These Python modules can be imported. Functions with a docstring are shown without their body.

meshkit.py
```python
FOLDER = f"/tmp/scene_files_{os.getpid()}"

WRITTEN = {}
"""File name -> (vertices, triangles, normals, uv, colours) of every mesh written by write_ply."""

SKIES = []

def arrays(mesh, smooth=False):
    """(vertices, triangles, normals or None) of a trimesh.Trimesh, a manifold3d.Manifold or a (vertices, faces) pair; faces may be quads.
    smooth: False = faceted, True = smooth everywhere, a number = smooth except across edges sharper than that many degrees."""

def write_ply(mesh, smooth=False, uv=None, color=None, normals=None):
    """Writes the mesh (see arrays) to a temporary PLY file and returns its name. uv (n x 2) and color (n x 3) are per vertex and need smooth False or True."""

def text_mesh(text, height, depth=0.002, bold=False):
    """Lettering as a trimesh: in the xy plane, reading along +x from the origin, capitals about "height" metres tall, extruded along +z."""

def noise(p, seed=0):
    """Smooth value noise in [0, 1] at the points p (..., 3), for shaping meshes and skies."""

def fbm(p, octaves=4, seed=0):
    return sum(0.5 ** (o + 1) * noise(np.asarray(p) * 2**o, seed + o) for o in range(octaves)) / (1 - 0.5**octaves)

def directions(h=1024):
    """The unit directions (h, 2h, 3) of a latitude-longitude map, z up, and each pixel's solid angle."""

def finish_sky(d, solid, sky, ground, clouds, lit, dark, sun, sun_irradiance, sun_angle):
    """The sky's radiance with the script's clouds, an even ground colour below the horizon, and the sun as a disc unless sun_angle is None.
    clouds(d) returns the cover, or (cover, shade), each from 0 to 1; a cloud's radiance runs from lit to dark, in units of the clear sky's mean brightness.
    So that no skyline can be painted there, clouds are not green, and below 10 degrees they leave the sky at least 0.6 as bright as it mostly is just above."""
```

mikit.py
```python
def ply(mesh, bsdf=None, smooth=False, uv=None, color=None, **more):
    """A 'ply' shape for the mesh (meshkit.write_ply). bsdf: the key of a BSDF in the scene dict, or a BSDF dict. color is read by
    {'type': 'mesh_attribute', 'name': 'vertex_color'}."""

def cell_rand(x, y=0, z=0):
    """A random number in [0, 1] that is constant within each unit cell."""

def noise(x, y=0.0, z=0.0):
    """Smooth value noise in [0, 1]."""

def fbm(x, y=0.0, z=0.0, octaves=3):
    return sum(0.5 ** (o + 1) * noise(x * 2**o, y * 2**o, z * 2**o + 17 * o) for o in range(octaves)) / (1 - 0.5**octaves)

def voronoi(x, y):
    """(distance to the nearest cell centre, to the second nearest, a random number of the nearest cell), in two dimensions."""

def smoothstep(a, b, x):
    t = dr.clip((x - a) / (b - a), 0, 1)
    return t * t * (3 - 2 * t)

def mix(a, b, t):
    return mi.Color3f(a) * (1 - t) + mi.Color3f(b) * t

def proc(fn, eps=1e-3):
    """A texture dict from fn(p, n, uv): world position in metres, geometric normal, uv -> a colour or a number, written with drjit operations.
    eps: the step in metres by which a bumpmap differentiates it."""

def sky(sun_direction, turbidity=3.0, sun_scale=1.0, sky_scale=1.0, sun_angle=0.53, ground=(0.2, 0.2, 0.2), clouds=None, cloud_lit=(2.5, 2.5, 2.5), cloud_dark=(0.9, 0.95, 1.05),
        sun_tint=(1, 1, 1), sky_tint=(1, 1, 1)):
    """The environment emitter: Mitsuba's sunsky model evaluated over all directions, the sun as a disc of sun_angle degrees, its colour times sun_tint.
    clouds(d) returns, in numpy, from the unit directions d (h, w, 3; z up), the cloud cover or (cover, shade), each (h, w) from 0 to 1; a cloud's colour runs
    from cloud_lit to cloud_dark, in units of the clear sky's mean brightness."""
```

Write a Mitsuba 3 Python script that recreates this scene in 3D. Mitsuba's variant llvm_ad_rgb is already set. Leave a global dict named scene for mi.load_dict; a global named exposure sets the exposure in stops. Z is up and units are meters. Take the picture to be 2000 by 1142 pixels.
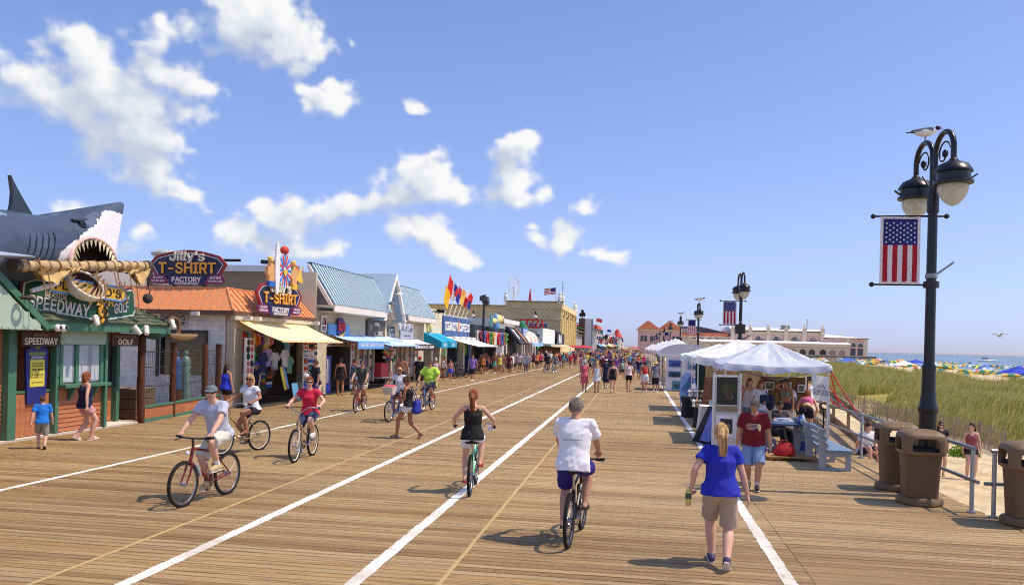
import math, random
import numpy as np, trimesh, mitsuba as mi, drjit as dr, mikit, meshkit
import manifold3d as m3
from mikit import noise, fbm, cell_rand, smoothstep, mix, voronoi
from shapely.geometry import Polygon, Point, box as sbox
from shapely import affinity
T = mi.ScalarTransform4f
scene, labels = {}, {}
# ------------------------------------------------------------------ camera, sky, exposure
FOC, EYE, ROLL, YAW = 1550.0, 2.5, math.radians(1.4), math.radians(8.91)
fw = np.array([-math.sin(YAW), math.cos(YAW), 0.0]); rt = np.array([math.cos(YAW), math.sin(YAW), 0.0])
cup = np.array([0, 0, 1.0]) * math.cos(ROLL) - rt * math.sin(ROLL)
scene['camera'] = {'type': 'perspective', 'fov': math.degrees(2 * math.atan(1000 / FOC)), 'fov_axis': 'x', 'near_clip': 0.2, 'far_clip': 60000.0,
                   'principal_point_offset_y': -(672 - 571) / 1142.0,
                   'to_world': T().look_at([0, 0, EYE], (np.array([0, 0, EYE]) + fw).tolist(), cup.tolist())}
exposure = 1.3
SUN = np.array([0.95, 0.10, 1.58])
# cumulus puffs: azimuth from the boardwalk's axis, elevation, half widths (degrees), weight
PUFFS = [(-40.5, 15.0, 2.5, 2.0, 1), (-38.6, 17.9, 1.3, 1.2, 0.8), (-37.6, 16.7, 1.8, 1.6, 1), (-36.3, 14.8, 3.5, 3.0, 1.1), (-34.7, 12.6, 3.2, 2.4, 1.1), (-33.8, 10.6, 2.5, 2.0, 1), (-33.6, 17.4, 1.1, 1.6, 0.9), (-31.7, 15.5, 2.1, 2.1, 1), (-31.9, 9.0, 1.8, 1.0, 1), (-38.5, 13.7, 2.6, 1.6, 1), (-32.6, 13.2, 2.0, 1.7, 0.8), (-32.3, 19.1, 2.6, 1.3, 0.75), (-28.3, 20.5, 2.8, 2.0, 1), (-26.3, 20.3, 2.8, 2.5, 1.1), (-24.4, 19.3, 1.9, 1.4, 1), (-22.4, 16.3, 1.9, 1.2, 1), (-22.2, 17.4, 0.6, 0.6, 0.7), (-15.1, 11.7, 2.2, 1.7, 1), (-14.0, 10.7, 2.2, 1.3, 1), (-16.9, 10.6, 1.8, 1.4, 1), (-19.4, 9.6, 2.5, 1.2, 1), (-22.2, 9.0, 2.5, 1.4, 1), (-25.0, 8.2, 2.5, 1.3, 1), (-27.6, 6.9, 2.5, 1.1, 1), (-23.5, 6.2, 2.2, 1.1, 0.9), (-25.4, 6.4, 1.4, 0.8, 0.9), (-21.8, 6.2, 1.1, 0.9, 0.7), (-16.5, 8.0, 1.5, 1.3, 1), (-14.8, 7.2, 2.0, 1.3, 1), (-12.8, 6.3, 1.9, 0.8, 1), (-8.8, 14.2, 1.3, 1.3, 1), (-9.2, 12.4, 1.5, 2.0, 1), (-9.0, 10.8, 2.1, 1.3, 1), (-4.0, 9.9, 1.2, 1.0, 0.7), (-5.1, 7.5, 1.6, 1.2, 0.95), (-2.4, 6.3, 1.5, 0.7, 0.8), (-7.8, 7.4, 1.3, 0.5, 0.6), (-8.2, 8.2, 0.7, 0.4, 0.6), (-33.8, 6.6, 0.9, 0.6, 0.55), (-16.1, 16.0, 0.8, 0.4, 0.5), (-20.9, 20.1, 0.4, 0.4, 0.5), (-35.3, 5.3, 1.0, 0.5, 0.7), (-37.8, 7.7, 0.8, 0.6, 0.4)]
_rs = np.random.RandomState(5)
for _a in range(14, 338, 9):   # the same kind of scattered fair weather cumulus all round
    if 62 < _a < 300:
        _e = _rs.uniform(6, 34)
        for _k in range(4):
            PUFFS.append((_a + _rs.uniform(-4, 4), _e + _rs.uniform(-1.5, 2), _rs.uniform(1.6, 4), _rs.uniform(1, 2.2), 1.0))
def clouds(d):
    az = np.degrees(np.arctan2(d[..., 0], d[..., 1])); el = np.degrees(np.arcsin(np.clip(d[..., 2], -1, 1)))
    wob = meshkit.fbm(np.stack([az * 0.35, el * 0.45, az * 0], -1), 4, 3) - 0.5
    wob2 = meshkit.fbm(np.stack([az * 0.35 + 40, el * 0.45, az * 0], -1), 4, 9) - 0.5
    fine = meshkit.fbm(np.stack([az * 0.9, el * 1.1, az * 0 + 3], -1), 5, 21)
    billow = np.abs(2 * meshkit.noise(np.stack([az * 0.8, el * 0.95, az * 0], -1), 5) - 1) * 0.5 + np.abs(2 * meshkit.noise(np.stack([az * 1.9, el * 2.2, az * 0], -1), 6) - 1) * 0.3
    el_r, az_c = el[:, 0], az[0]
    def field(da, de):
        f = np.full(az.shape, -1.0)
        for a, e, ra, re, w in PUFFS:
            ii = np.nonzero(np.abs(el_r + de - e) < 2.6 * re + 1.5)[0]; jj = np.nonzero(np.abs((az_c + da - a + 540) % 360 - 180) < 2.6 * ra + 1.8)[0]
            if not len(ii) or not len(jj): continue
            q = np.ix_(ii, jj)
            x = (az[q] + da - a + wob[q] * 2.6 + 540) % 360 - 180
            y = el[q] + de - e + wob2[q] * 2.0
            g = w * (1 - np.sqrt((x / ra) ** 2 + (y / np.where(y < 0, re * 0.85, re)) ** 2)); h = f[q]
            f[q] = np.maximum(h, g) + 0.18 * np.clip(np.minimum(h, g) + 0.3, 0, 1)
        return np.maximum(f, -1.0)
    f0 = field(0, 0)
    den = f0 + (fine - 0.5) * 1.25 + (0.42 - billow) * 0.55
    toward = field(1.0, 1.3) + (meshkit.fbm(np.stack([(az + .9) * 0.9, (el + 1.) * 1.1, az * 0 + 3], -1), 5, 21) - 0.5) * 1.25
    shade = np.clip(0.40 + 0.95 * np.clip(toward, -.3, .9) - 0.35 * (den - 0.2), 0, 1)
    cover = np.clip((den + 0.04) / (0.40 + 0.45 * shade), 0, 1) ** 1.1
    thin = np.clip((f0 + 0.55) / 1.2, 0, 1) * np.clip((fine - 0.38) * 1.4, 0, 1) * 0.35
    cover = np.maximum(cover, thin * (f0 > -0.6))
    return cover, shade * 0.9
scene['sky'] = mikit.sky(SUN.tolist(), turbidity=4.5, sky_scale=1.52, sun_scale=1.06, clouds=clouds, cloud_lit=(1.95, 1.95, 1.95), cloud_dark=(1.06, 1.20, 1.48), sky_tint=(1.02, 1.02, 1.26), ground=(0.22, 0.2, 0.17))
# ------------------------------------------------------------------ small tools
def lin(c):
    return [((x / 255 + 0.055) / 1.055) ** 2.4 if x > 10 else x / 255 / 12.92 for x in c]
_used = {}
def uniq(k):
    n = _used.get(k, 0); _used[k] = n + 1
    return k if n == 0 else f'{k}_{n:03d}'
def put(name, mesh, m, parent=None, smooth=False, kind=None, label=None, cat=None, group=None, **kw):
    k = uniq(f'{parent}__{name}' if parent else name)
    scene[k] = mikit.ply(mesh, m, smooth=smooth, **kw)
    if kind or label: labels[k] = {}
    if kind: labels[k]['kind'] = kind
    if label: labels[k]['label'] = label
    if cat: labels[k]['category'] = cat
    if group: labels[k]['group'] = group
    return k
def thing(name, label, cat, group=None):
    k = uniq(name); labels[k] = {'label': label, 'category': cat}
    if group: labels[k]['group'] = group
    return k
_m = {}
def M(c, rough=0.6, metal=0.0, spec=0.5):
    """A plain material: c is the surface's own colour as sRGB; equal ones are shared."""
    q = (tuple(int(round(x / 6.0) * 6) for x in c), rough, metal, spec)
    if q not in _m:
        _m[q] = f'mat_{len(_m)}'
        scene[_m[q]] = {'type': 'twosided', 'b': {'type': 'principled', 'base_color': {'type': 'rgb', 'value': lin(q[0])}, 'roughness': rough, 'metallic': metal, 'specular': spec}}
    return _m[q]
def PM(name, fn, rough=0.7, bump=None, eps=2e-3, spec=0.4, **kw):
    b = {'type': 'principled', 'base_color': mikit.proc(fn), 'roughness': rough, 'specular': spec, **kw}
    if bump: b = {'type': 'bumpmap', 'arbitrary': mikit.proc(bump, eps), 'scale': 1.0, 'bsdf': b}
    scene[name] = {'type': 'twosided', 'b': b}
    return name
def rgb(*c): return mi.Color3f(*lin(c))
cat_ = trimesh.util.concatenate
def V(*a): return np.array(a, float)
def unit(a): a = np.asarray(a, float); return a / (np.linalg.norm(a) + 1e-12)
_BF = np.array([[0, 2, 3, 1], [4, 5, 7, 6], [0, 1, 5, 4], [2, 6, 7, 3], [0, 4, 6, 2], [1, 3, 7, 5]])
_BF = np.vstack([_BF[:, [0, 1, 2]], _BF[:, [0, 2, 3]]])
def box(x0, x1, y0, y1, z0, z1):
    v = np.array([[x, y, z] for z in (z0, z1) for y in (y0, y1) for x in (x0, x1)], float)
    return trimesh.Trimesh(v, _BF, process=False)
def hexa(p):
    """8 corners ordered (x fastest, then y, then z) as in box."""
    return trimesh.Trimesh(np.asarray(p, float), _BF, process=False)
def frame(o, r, u):
    r = unit(r); n = unit(np.cross(r, u)); u = np.cross(n, r)
    m = np.eye(4); m[:3, 0], m[:3, 1], m[:3, 2], m[:3, 3] = r, u, n, o
    return m
def xf(mesh, m): mesh = mesh.copy(); mesh.apply_transform(m); return mesh
def rotz(a, o=(0, 0, 0)):
    m = np.eye(4); c, s = math.cos(a), math.sin(a); m[:2, :2] = [[c, -s], [s, c]]; m[:3, 3] = o
    return m
def tube(pts, r, n=8, closed=False):
    p = np.asarray(pts, float); k = len(p); r = np.broadcast_to(np.asarray(r, float), (k,))
    t = (np.roll(p, -1, 0) - np.roll(p, 1, 0)) if closed else np.gradient(p, axis=0)
    t /= np.linalg.norm(t, axis=1, keepdims=True) + 1e-12
    a = np.cross(t[0], [0, 0, 1.0] if abs(t[0][2]) < 0.9 else [1.0, 0, 0]); A = []
    for i in range(k):
        a = a - t[i] * (a @ t[i]); a = a / (np.linalg.norm(a) + 1e-12); A.append(a)
    A = np.array(A); B = np.cross(t, A); ang = np.arange(n) * 2 * np.pi / n
    v = (p[:, None] + r[:, None, None] * (np.cos(ang)[None, :, None] * A[:, None] + np.sin(ang)[None, :, None] * B[:, None])).reshape(-1, 3)
    f = []
    for i in range(k if closed else k - 1):
        j2 = (i + 1) % k
        for j in range(n):
            q = (i * n + j, i * n + (j + 1) % n, j2 * n + (j + 1) % n, j2 * n + j)
            f += [(q[0], q[1], q[2]), (q[0], q[2], q[3])]
    if not closed:
        c0 = len(v); v = np.vstack([v, p[0], p[-1]])
        for j in range(n):
            f += [(c0, (j + 1) % n, j), (c0 + 1, (k - 1) * n + j, (k - 1) * n + (j + 1) % n)]
    return trimesh.Trimesh(v, np.array(f), process=False)
def rod(a, b, r, n=8): return tube([a, b], r, n)
def lathe(prof, n=24, c=(0, 0, 0), sx=1.0):
    """prof: (radius, z) pairs, outward normals when z goes up."""
    p = np.asarray(prof, float); ang = np.arange(n) * 2 * np.pi / n
    v = np.stack([p[:, :1] * np.cos(ang) * sx, p[:, :1] * np.sin(ang), np.repeat(p[:, 1:], n, 1)], -1).reshape(-1, 3) + np.asarray(c, float)
    f = []
    for i in range(len(p) - 1):
        for j in range(n):
            a, b = i * n + j, i * n + (j + 1) % n
            f += [(a, b, b + n), (a, b + n, a + n)]
    return trimesh.Trimesh(v, np.array(f), process=False)
def grid(fn, us, vs):
    """surface from fn(u, v) -> xyz arrays"""
    U, W = np.meshgrid(us, vs, indexing='ij'); v = np.stack(fn(U, W), -1).reshape(-1, 3); n = len(vs)
    i, j = np.meshgrid(np.arange(len(us) - 1), np.arange(n - 1), indexing='ij'); a = (i * n + j).ravel()
    f = np.vstack([np.stack([a, a + n, a + n + 1], 1), np.stack([a, a + n + 1, a + 1], 1)])
    return trimesh.Trimesh(v, f, process=False)
def loft(rings, cap=True):
    """rings (k, n, 3) of closed sections"""
    R = np.asarray(rings, float); k, n = R.shape[:2]; v = R.reshape(-1, 3); f = []
    for i in range(k - 1):
        for j in range(n):
            a, b = i * n + j, i * n + (j + 1) % n
            f += [(a, b, b + n), (a, b + n, a + n)]
    if cap:
        v = np.vstack([v, R[0].mean(0), R[-1].mean(0)]); c = k * n
        for j in range(n): f += [(c, (j + 1) % n, j), (c + 1, (k - 1) * n + j, (k - 1) * n + (j + 1) % n)]
    return trimesh.Trimesh(v, np.array(f), process=False)
def prism(poly, depth, m=None):
    """polygon (list or shapely) in xy extruded along +z, then placed by the 4x4 m"""
    pg = poly if hasattr(poly, 'exterior') else Polygon(poly)
    if not pg.is_valid: pg = pg.buffer(0)
    e = trimesh.creation.extrude_polygon(pg, depth, engine='earcut')
    if m is not None: e.apply_transform(m)
    return e
def blob(c, r, sub=2, noise_=0.0, seed=0):
    s = trimesh.creation.icosphere(sub, 1.0)
    v = s.vertices * (1 + noise_ * (meshkit.fbm(s.vertices * 1.7 + seed, 3)[:, None] - 0.5) * 2)
    return trimesh.Trimesh(v * np.asarray(r, float) + np.asarray(c, float), s.faces, process=False)
_tx = {}
def text(s, h, m, depth=0.012, bold=True, width=None, sy=1.0):
    """lettering centred on the frame m; width squeezes it to that many metres"""
    q = (s, bold)
    if q not in _tx: _tx[q] = meshkit.text_mesh(s, 1.0, 1.0, bold)
    t = _tx[q].copy(); b = t.bounds; w = b[1][0] - b[0][0]
    t.apply_translation([-(b[0][0] + b[1][0]) / 2, -0.5, 0])
    t.apply_scale([(width / w) if width else h, h * sy, depth]); t.apply_transform(m)
    return t
def sag(pts, n=9, s=0.1):
    a, b = map(np.array, pts); t = np.linspace(0, 1, n)[:, None]
    return a * (1 - t) + b * t - np.array([0, 0, 1.0]) * (4 * s * t * (1 - t))
EX, EY, EZ = V(1, 0, 0), V(0, 1, 0), V(0, 0, 1)
WHITE = (226, 224, 216)
# ------------------------------------------------------------------ materials
PITCH, SEC = 0.145, 3.93
def f_boards(p, n, uv):
    row = dr.floor(p.y / PITCH); sec = dr.floor((p.x + 13.75) / SEC)
    r = cell_rand(row, sec, 1); r2 = cell_rand(row, sec, 2); r3 = cell_rand(row, sec, 3)
    c = mix(lin((182, 146, 94)), lin((198, 168, 120)), r)
    c = mix(c, lin((150, 114, 74)), smoothstep(0.66, 0.95, r2) * 0.95)
    c = mix(c, lin((190, 168, 130)), smoothstep(0.75, 1.0, r3) * 0.7)
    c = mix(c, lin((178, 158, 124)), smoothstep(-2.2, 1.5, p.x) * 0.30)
    g = fbm(p.x * 1.1 + r * 50, p.y * 34 + r2 * 20, 0, 4)
    c = mix(c, lin((88, 62, 36)), smoothstep(0.54, 0.80, g) * 0.62)
    g2 = noise(p.x * 3.0 + r2 * 30, p.y * 120, 7.0)
    c = c * (0.86 + 0.28 * g2)
    big = fbm(p.x * 0.28, p.y * 0.5, 3.0, 3)
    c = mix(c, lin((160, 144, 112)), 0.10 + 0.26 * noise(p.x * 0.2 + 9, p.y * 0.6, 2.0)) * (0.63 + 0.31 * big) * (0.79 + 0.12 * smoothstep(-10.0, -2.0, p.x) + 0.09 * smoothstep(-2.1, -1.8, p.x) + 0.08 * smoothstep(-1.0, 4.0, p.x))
    strip = noise(p.x * 0.16 + 5, p.y * 2.1, 1.0)
    c = mix(c, lin((120, 92, 60)), smoothstep(0.60, 0.88, strip) * 0.40)
    fr = p.y / PITCH - row
    e = dr.minimum(fr, 1 - fr)
    c = mix(c, lin((58, 42, 26)), smoothstep(0.11, 0.0, e) * (0.25 + 0.6 * r3))
    v = voronoi(p.x * 3.1, p.y * 3.1)
    c = mix(c, lin((236, 230, 214)), smoothstep(0.030, 0.012, v[0]) * dr.select(v[2] > 0.80, 0.8, 0.0))
    return c
def b_boards(p, n, uv):
    return 0.0018 * fbm(p.x * 2.0, p.y * 60, 0, 3)
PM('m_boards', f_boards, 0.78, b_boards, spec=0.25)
def f_line(p, n, uv):
    c = mix(lin((232, 230, 222)), lin((196, 186, 166)), smoothstep(0.5, 0.85, fbm(p.x * 3, p.y * 14, 0, 3)) * .6)
    c = mix(c, lin((150, 122, 84)), smoothstep(0.70, 0.78, fbm(p.x * 9, p.y * 22, 5, 4)) * 0.6)
    c = mix(c, lin((176, 164, 140)), smoothstep(0.5, 0.78, fbm(p.x * 2.0, p.y * 0.8, 7, 3)) * 0.45)
    return mix(c, rgb(120, 100, 72), smoothstep(0.47, 0.5, dr.abs(p.y / PITCH - dr.floor(p.y / PITCH) - 0.5)) * 0.6)
PM('road_paint', f_line, 0.7)
def f_sand(p, n, uv):
    c = mix(lin((214, 196, 160)), lin((190, 168, 128)), fbm(p.x * 0.9, p.y * 0.9, 0, 4))
    c = c * (0.78 + 0.36 * fbm(p.x * 4.2, p.y * 4.2, 2, 3))
    d = smoothstep(13.0, 14.5, p.x) * smoothstep(44.0, 38.0, p.x) * smoothstep(24.0, 32.0, p.y)
    return mix(c, rgb(150, 138, 78), d * smoothstep(0.25, 0.5, fbm(p.x * 0.5, p.y * 0.25, 9, 3)))
def b_sand(p, n, uv): return 0.10 * fbm(p.x * 1.3, p.y * 1.3, 0, 2) + 0.05 * fbm(p.x * 4, p.y * 4, 0, 2)
PM('m_sand', f_sand, 0.95, b_sand, 2e-2, spec=0.1)
def f_sea(p, n, uv):
    return mix(lin((96, 116, 126)), lin((120, 138, 144)), smoothstep(0.35, 0.7, fbm(p.x * 0.01, p.y * 0.05, 0, 3)))
def b_sea(p, n, uv): return 0.5 * fbm(p.x * 0.12, p.y * 0.3, 0, 4)
PM('m_sea', f_sea, 0.28, b_sea, 5e-2, spec=0.5)
def f_siding(p, n, uv):
    r = cell_rand(dr.floor(p.z / 0.105), dr.floor(p.y / 2.3 + p.x), 4)
    c = mix(lin((192, 126, 84)), lin((174, 106, 70)), r)
    return mix(c, lin((150, 84, 50)), smoothstep(0.5, 0.9, fbm(p.y * 3 + p.x * 3, p.z * 20, 0, 3)) * 0.5)
PM('orange_siding', f_siding, 0.7)
def f_shingle(p, n, uv):
    r = cell_rand(dr.floor((p.y + p.x) / 0.19 + 0.5 * dr.floor(p.z / 0.075)), dr.floor(p.z / 0.075), 1)
    c = mix(lin((66, 78, 58)), lin((98, 102, 78)), r)
    return c * (0.8 + 0.4 * fbm(p.x * 9, p.y * 9, p.z * 9, 2))
PM('roof_shingle', f_shingle, 0.9)
def f_stucco(p, n, uv):
    return mix(lin((226, 208, 158)), lin((206, 184, 130)), fbm(p.x * .6, p.y * .6, p.z * .9, 4)) * (0.9 + 0.2 * noise(p.x * 9, p.y * 9, p.z * 9))
PM('yellow_stucco', f_stucco, 0.85)
def f_clap(p, n, uv):
    k = p.z / 0.16; fr = k - dr.floor(k)
    c = mix(lin((206, 194, 168)), lin((194, 180, 152)), cell_rand(dr.floor(k), dr.floor(p.y / 3.1), dr.floor(p.x)))
    return mix(c, lin((120, 108, 88)), smoothstep(0.10, 0.0, fr) * 0.7)
PM('cream_clapboard', f_clap, 0.75)
def f_gshake(p, n, uv):
    k = dr.floor(p.z / 0.17); u = (p.x + p.y) / 0.21 + cell_rand(k, 1, 2) * 0.9; fz = p.z / 0.17 - k; fu = u - dr.floor(u)
    c = mix(lin((236, 234, 230)), lin((216, 212, 208)), cell_rand(dr.floor(u), k, 3))
    return mix(c, lin((140, 136, 132)), dr.maximum(smoothstep(0.09, 0.0, fz), smoothstep(0.06, 0.0, fu)) * 0.75)
PM('grey_shake', f_gshake, 0.85)
def f_taupe(p, n, uv):
    k = dr.floor(p.z / 0.26); u = (p.x + p.y) / 0.5 + cell_rand(k, 1, 2); fz = p.z / 0.26 - k
    c = mix(lin((140, 126, 106)), lin((126, 112, 94)), cell_rand(dr.floor(u), k, 3))
    return mix(c, lin((84, 74, 62)), smoothstep(0.10, 0.0, fz) * 0.6)
PM('taupe_shingle', f_taupe, 0.85)
def f_plaster(p, n, uv):
    c = mix(lin((232, 222, 196)), lin((214, 202, 172)), fbm(p.x * .8, p.y * .8, p.z * .5, 4))
    return c * (0.92 + 0.12 * noise(p.x * 30, p.y * 3, p.z * 2))
PM('cream_plaster', f_plaster, 0.85)
def f_log(p, n, uv):
    return mix(lin((104, 62, 36)), lin((58, 34, 20)), fbm(p.x * 26, p.y * 26, p.z * 2.2, 4))
PM('log_wood', f_log, 0.8)
def f_grey(p, n, uv):
    return mix(lin((178, 156, 124)), lin((128, 110, 86)), fbm(p.x * 9 + p.y * 2, p.z * 16, p.y * 2, 4))
PM('weathered_wood', f_grey, 0.85)
def f_tile(p, n, uv):
    return mix(lin((166, 92, 60)), lin((122, 66, 46)), noise(p.x * .8, p.y * .8, p.z * 2.2)) * (0.75 + 0.5 * cell_rand(dr.floor(p.x * 1.3), dr.floor(p.y * 1.3), dr.floor(p.z * 2.5)))
PM('clay_tile', f_tile, 0.85)
def f_cloth(p, n, uv):
    return mix(lin((238, 238, 240)), lin((214, 216, 222)), fbm(p.x * 1.2, p.y * 1.2, p.z, 3))
scene['tent_cloth'] = {'type': 'twosided', 'b': {'type': 'principled', 'base_color': mikit.proc(f_cloth), 'roughness': 0.8, 'specular': 0.2}}
# cloth and blades that let some light through
def thin(name, c, trans=0.5, rough=0.8):
    scene[name] = {'type': 'principledthin', 'base_color': {'type': 'rgb', 'value': lin(c)}, 'roughness': rough, 'diff_trans': trans, 'spec_trans': 0.0}
    return name
thin('grass_a', (184, 180, 94), 0.95); thin('grass_b', (214, 202, 128), 0.95); thin('grass_c', (140, 162, 76), 0.95)
thin('bright_leaf', (112, 144, 44), 0.8)
scene['pane'] = {'type': 'thindielectric'}
scene['lamp_glass'] = {'type': 'principledthin', 'base_color': {'type': 'rgb', 'value': lin((240, 236, 216))}, 'roughness': 0.25, 'spec_trans': 0.35, 'diff_trans': 1.0}
BLACK = M((22, 22, 26), 0.35); RUBBER = M((30, 30, 32), 0.8); CHROME = M((196, 198, 202), 0.25, 1.0); GALV = M((176, 180, 186), 0.45, 0.8)
STEEL = M((150, 152, 156), 0.4, 0.7); WHT = M((232, 230, 224), 0.5); DARK = M((30, 26, 26), 0.9); GLASSY = M((52, 62, 74), 0.08, 0.0, 0.9)
GREEN = M((70, 122, 96), 0.55); DGREEN = M((34, 62, 50), 0.6)
# ------------------------------------------------------------------ ground, boardwalk, beach, sea
def height(x, y):
    n = meshkit.fbm(np.stack([x * 0.09, y * 0.09, 0 * x], -1), 4, 4) - 0.5
    n2 = meshkit.fbm(np.stack([x * 0.5, y * 0.5, 0 * x], -1), 3, 8) - 0.5
    st = lambda a, b: np.clip((x - a) / (b - a), 0, 1) ** 2 * (3 - 2 * np.clip((x - a) / (b - a), 0, 1))
    dune = st(12.5, 18) * (1 - st(33, 45))
    z = -1.0 + dune * (0.75 + 1.1 * n) - 0.65 * st(34, 46) - 2.4 * st(70, 175) + 0.10 * n2 * st(6, 9)
    return np.where(x < 5.7, -1.0, z)
xs = np.unique(np.concatenate([[-4000, -1500, -400, -100, -40, -20, -10, 0, 5], np.linspace(5.6, 60, 110), np.linspace(60, 200, 40), [260, 400]]))
ys = np.unique(np.concatenate([[-300, -60, -10], np.linspace(4, 80, 130), np.linspace(80, 340, 130), [400, 500, 700, 1000, 2000, 6000]]))
put('ground', grid(lambda a, b: (a, b, height(a, b)), xs, ys), 'm_sand', smooth=True, kind='structure')
put('sea', grid(lambda a, b: (a, b, 0 * a - 3.0), [120, 200, 400, 1000, 4000, 30000], [-3000, 0, 300, 800, 2000, 8000, 40000]), 'm_sea', kind='structure')
labels['ground']['label'] = 'sandy ground and dunes sloping to the beach'
# breaking wave lines
g = []
_r = np.random.RandomState(2)
for k in range(26):
    y0 = _r.uniform(120, 900); x0 = 158 + _r.uniform(-2, 26); L = _r.uniform(20, 90)
    yy = np.linspace(y0, y0 + L, 14); xx = x0 + 2.5 * np.sin(yy * 0.07 + k)
    w = 1.1 * np.sin(np.linspace(0.05, 3.09, 14)) + 0.1
    g.append(grid(lambda a, b: (np.interp(a, yy, xx) + b * np.interp(a, yy, w), a, -2.93 + 0.35 * (1 - b ** 2)), yy, np.linspace(-1, 1, 5)))
put('surf', cat_(g), M((236, 240, 242), 0.7), kind='stuff', label='white lines of surf breaking along the beach', cat='surf')
# the deck: single boards up to 15.6 m from the camera, joined planking behind, one sheet far away
labels['boardwalk'] = {'kind': 'structure', 'label': 'wide wooden boardwalk of crosswise planks'}
scene['boardwalk'] = mikit.ply(box(-20, 5.43, -6, 1500, -0.30, -0.045), M((52, 40, 28), 0.9))
_used['boardwalk'] = 1
rs = np.random.RandomState(1)
rest = []
secs = [-17.0] + [-13.75 + SEC * k for k in range(5)] + [5.52]
for j in range(int(4.0 / PITCH), int(90 / PITCH)):
    y = j * PITCH
    for s in range(len(secs) - 1):
        a, b = secs[s], secs[s + 1]
        if s == 0 and y > 30: continue
        d = rs.uniform(-.0012, .0012, 4); e = 0.003 + rs.uniform(0, .004)
        if s == len(secs) - 2: b += rs.uniform(-.02, .03)
        x0, x1, y0, y1 = a + .004, b - .004, y + e, y + PITCH - 0.003
        c = 0.006
        def pt(x, yy, z): return [x, yy, z]
        pl = hexa([pt(x0, y0, -.04), pt(x1, y0, -.04), pt(x0, y1, -.04), pt(x1, y1, -.04), pt(x0, y0, d[0]), pt(x1, y0, d[1]), pt(x0, y1, d[2]), pt(x1, y1, d[3])])
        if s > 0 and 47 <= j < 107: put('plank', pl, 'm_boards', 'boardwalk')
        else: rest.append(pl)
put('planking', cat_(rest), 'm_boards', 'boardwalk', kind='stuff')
put('far_planking', box(-20, 5.5, int(90 / PITCH) * PITCH, 1500, -0.04, 0), 'm_boards', 'boardwalk')
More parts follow.
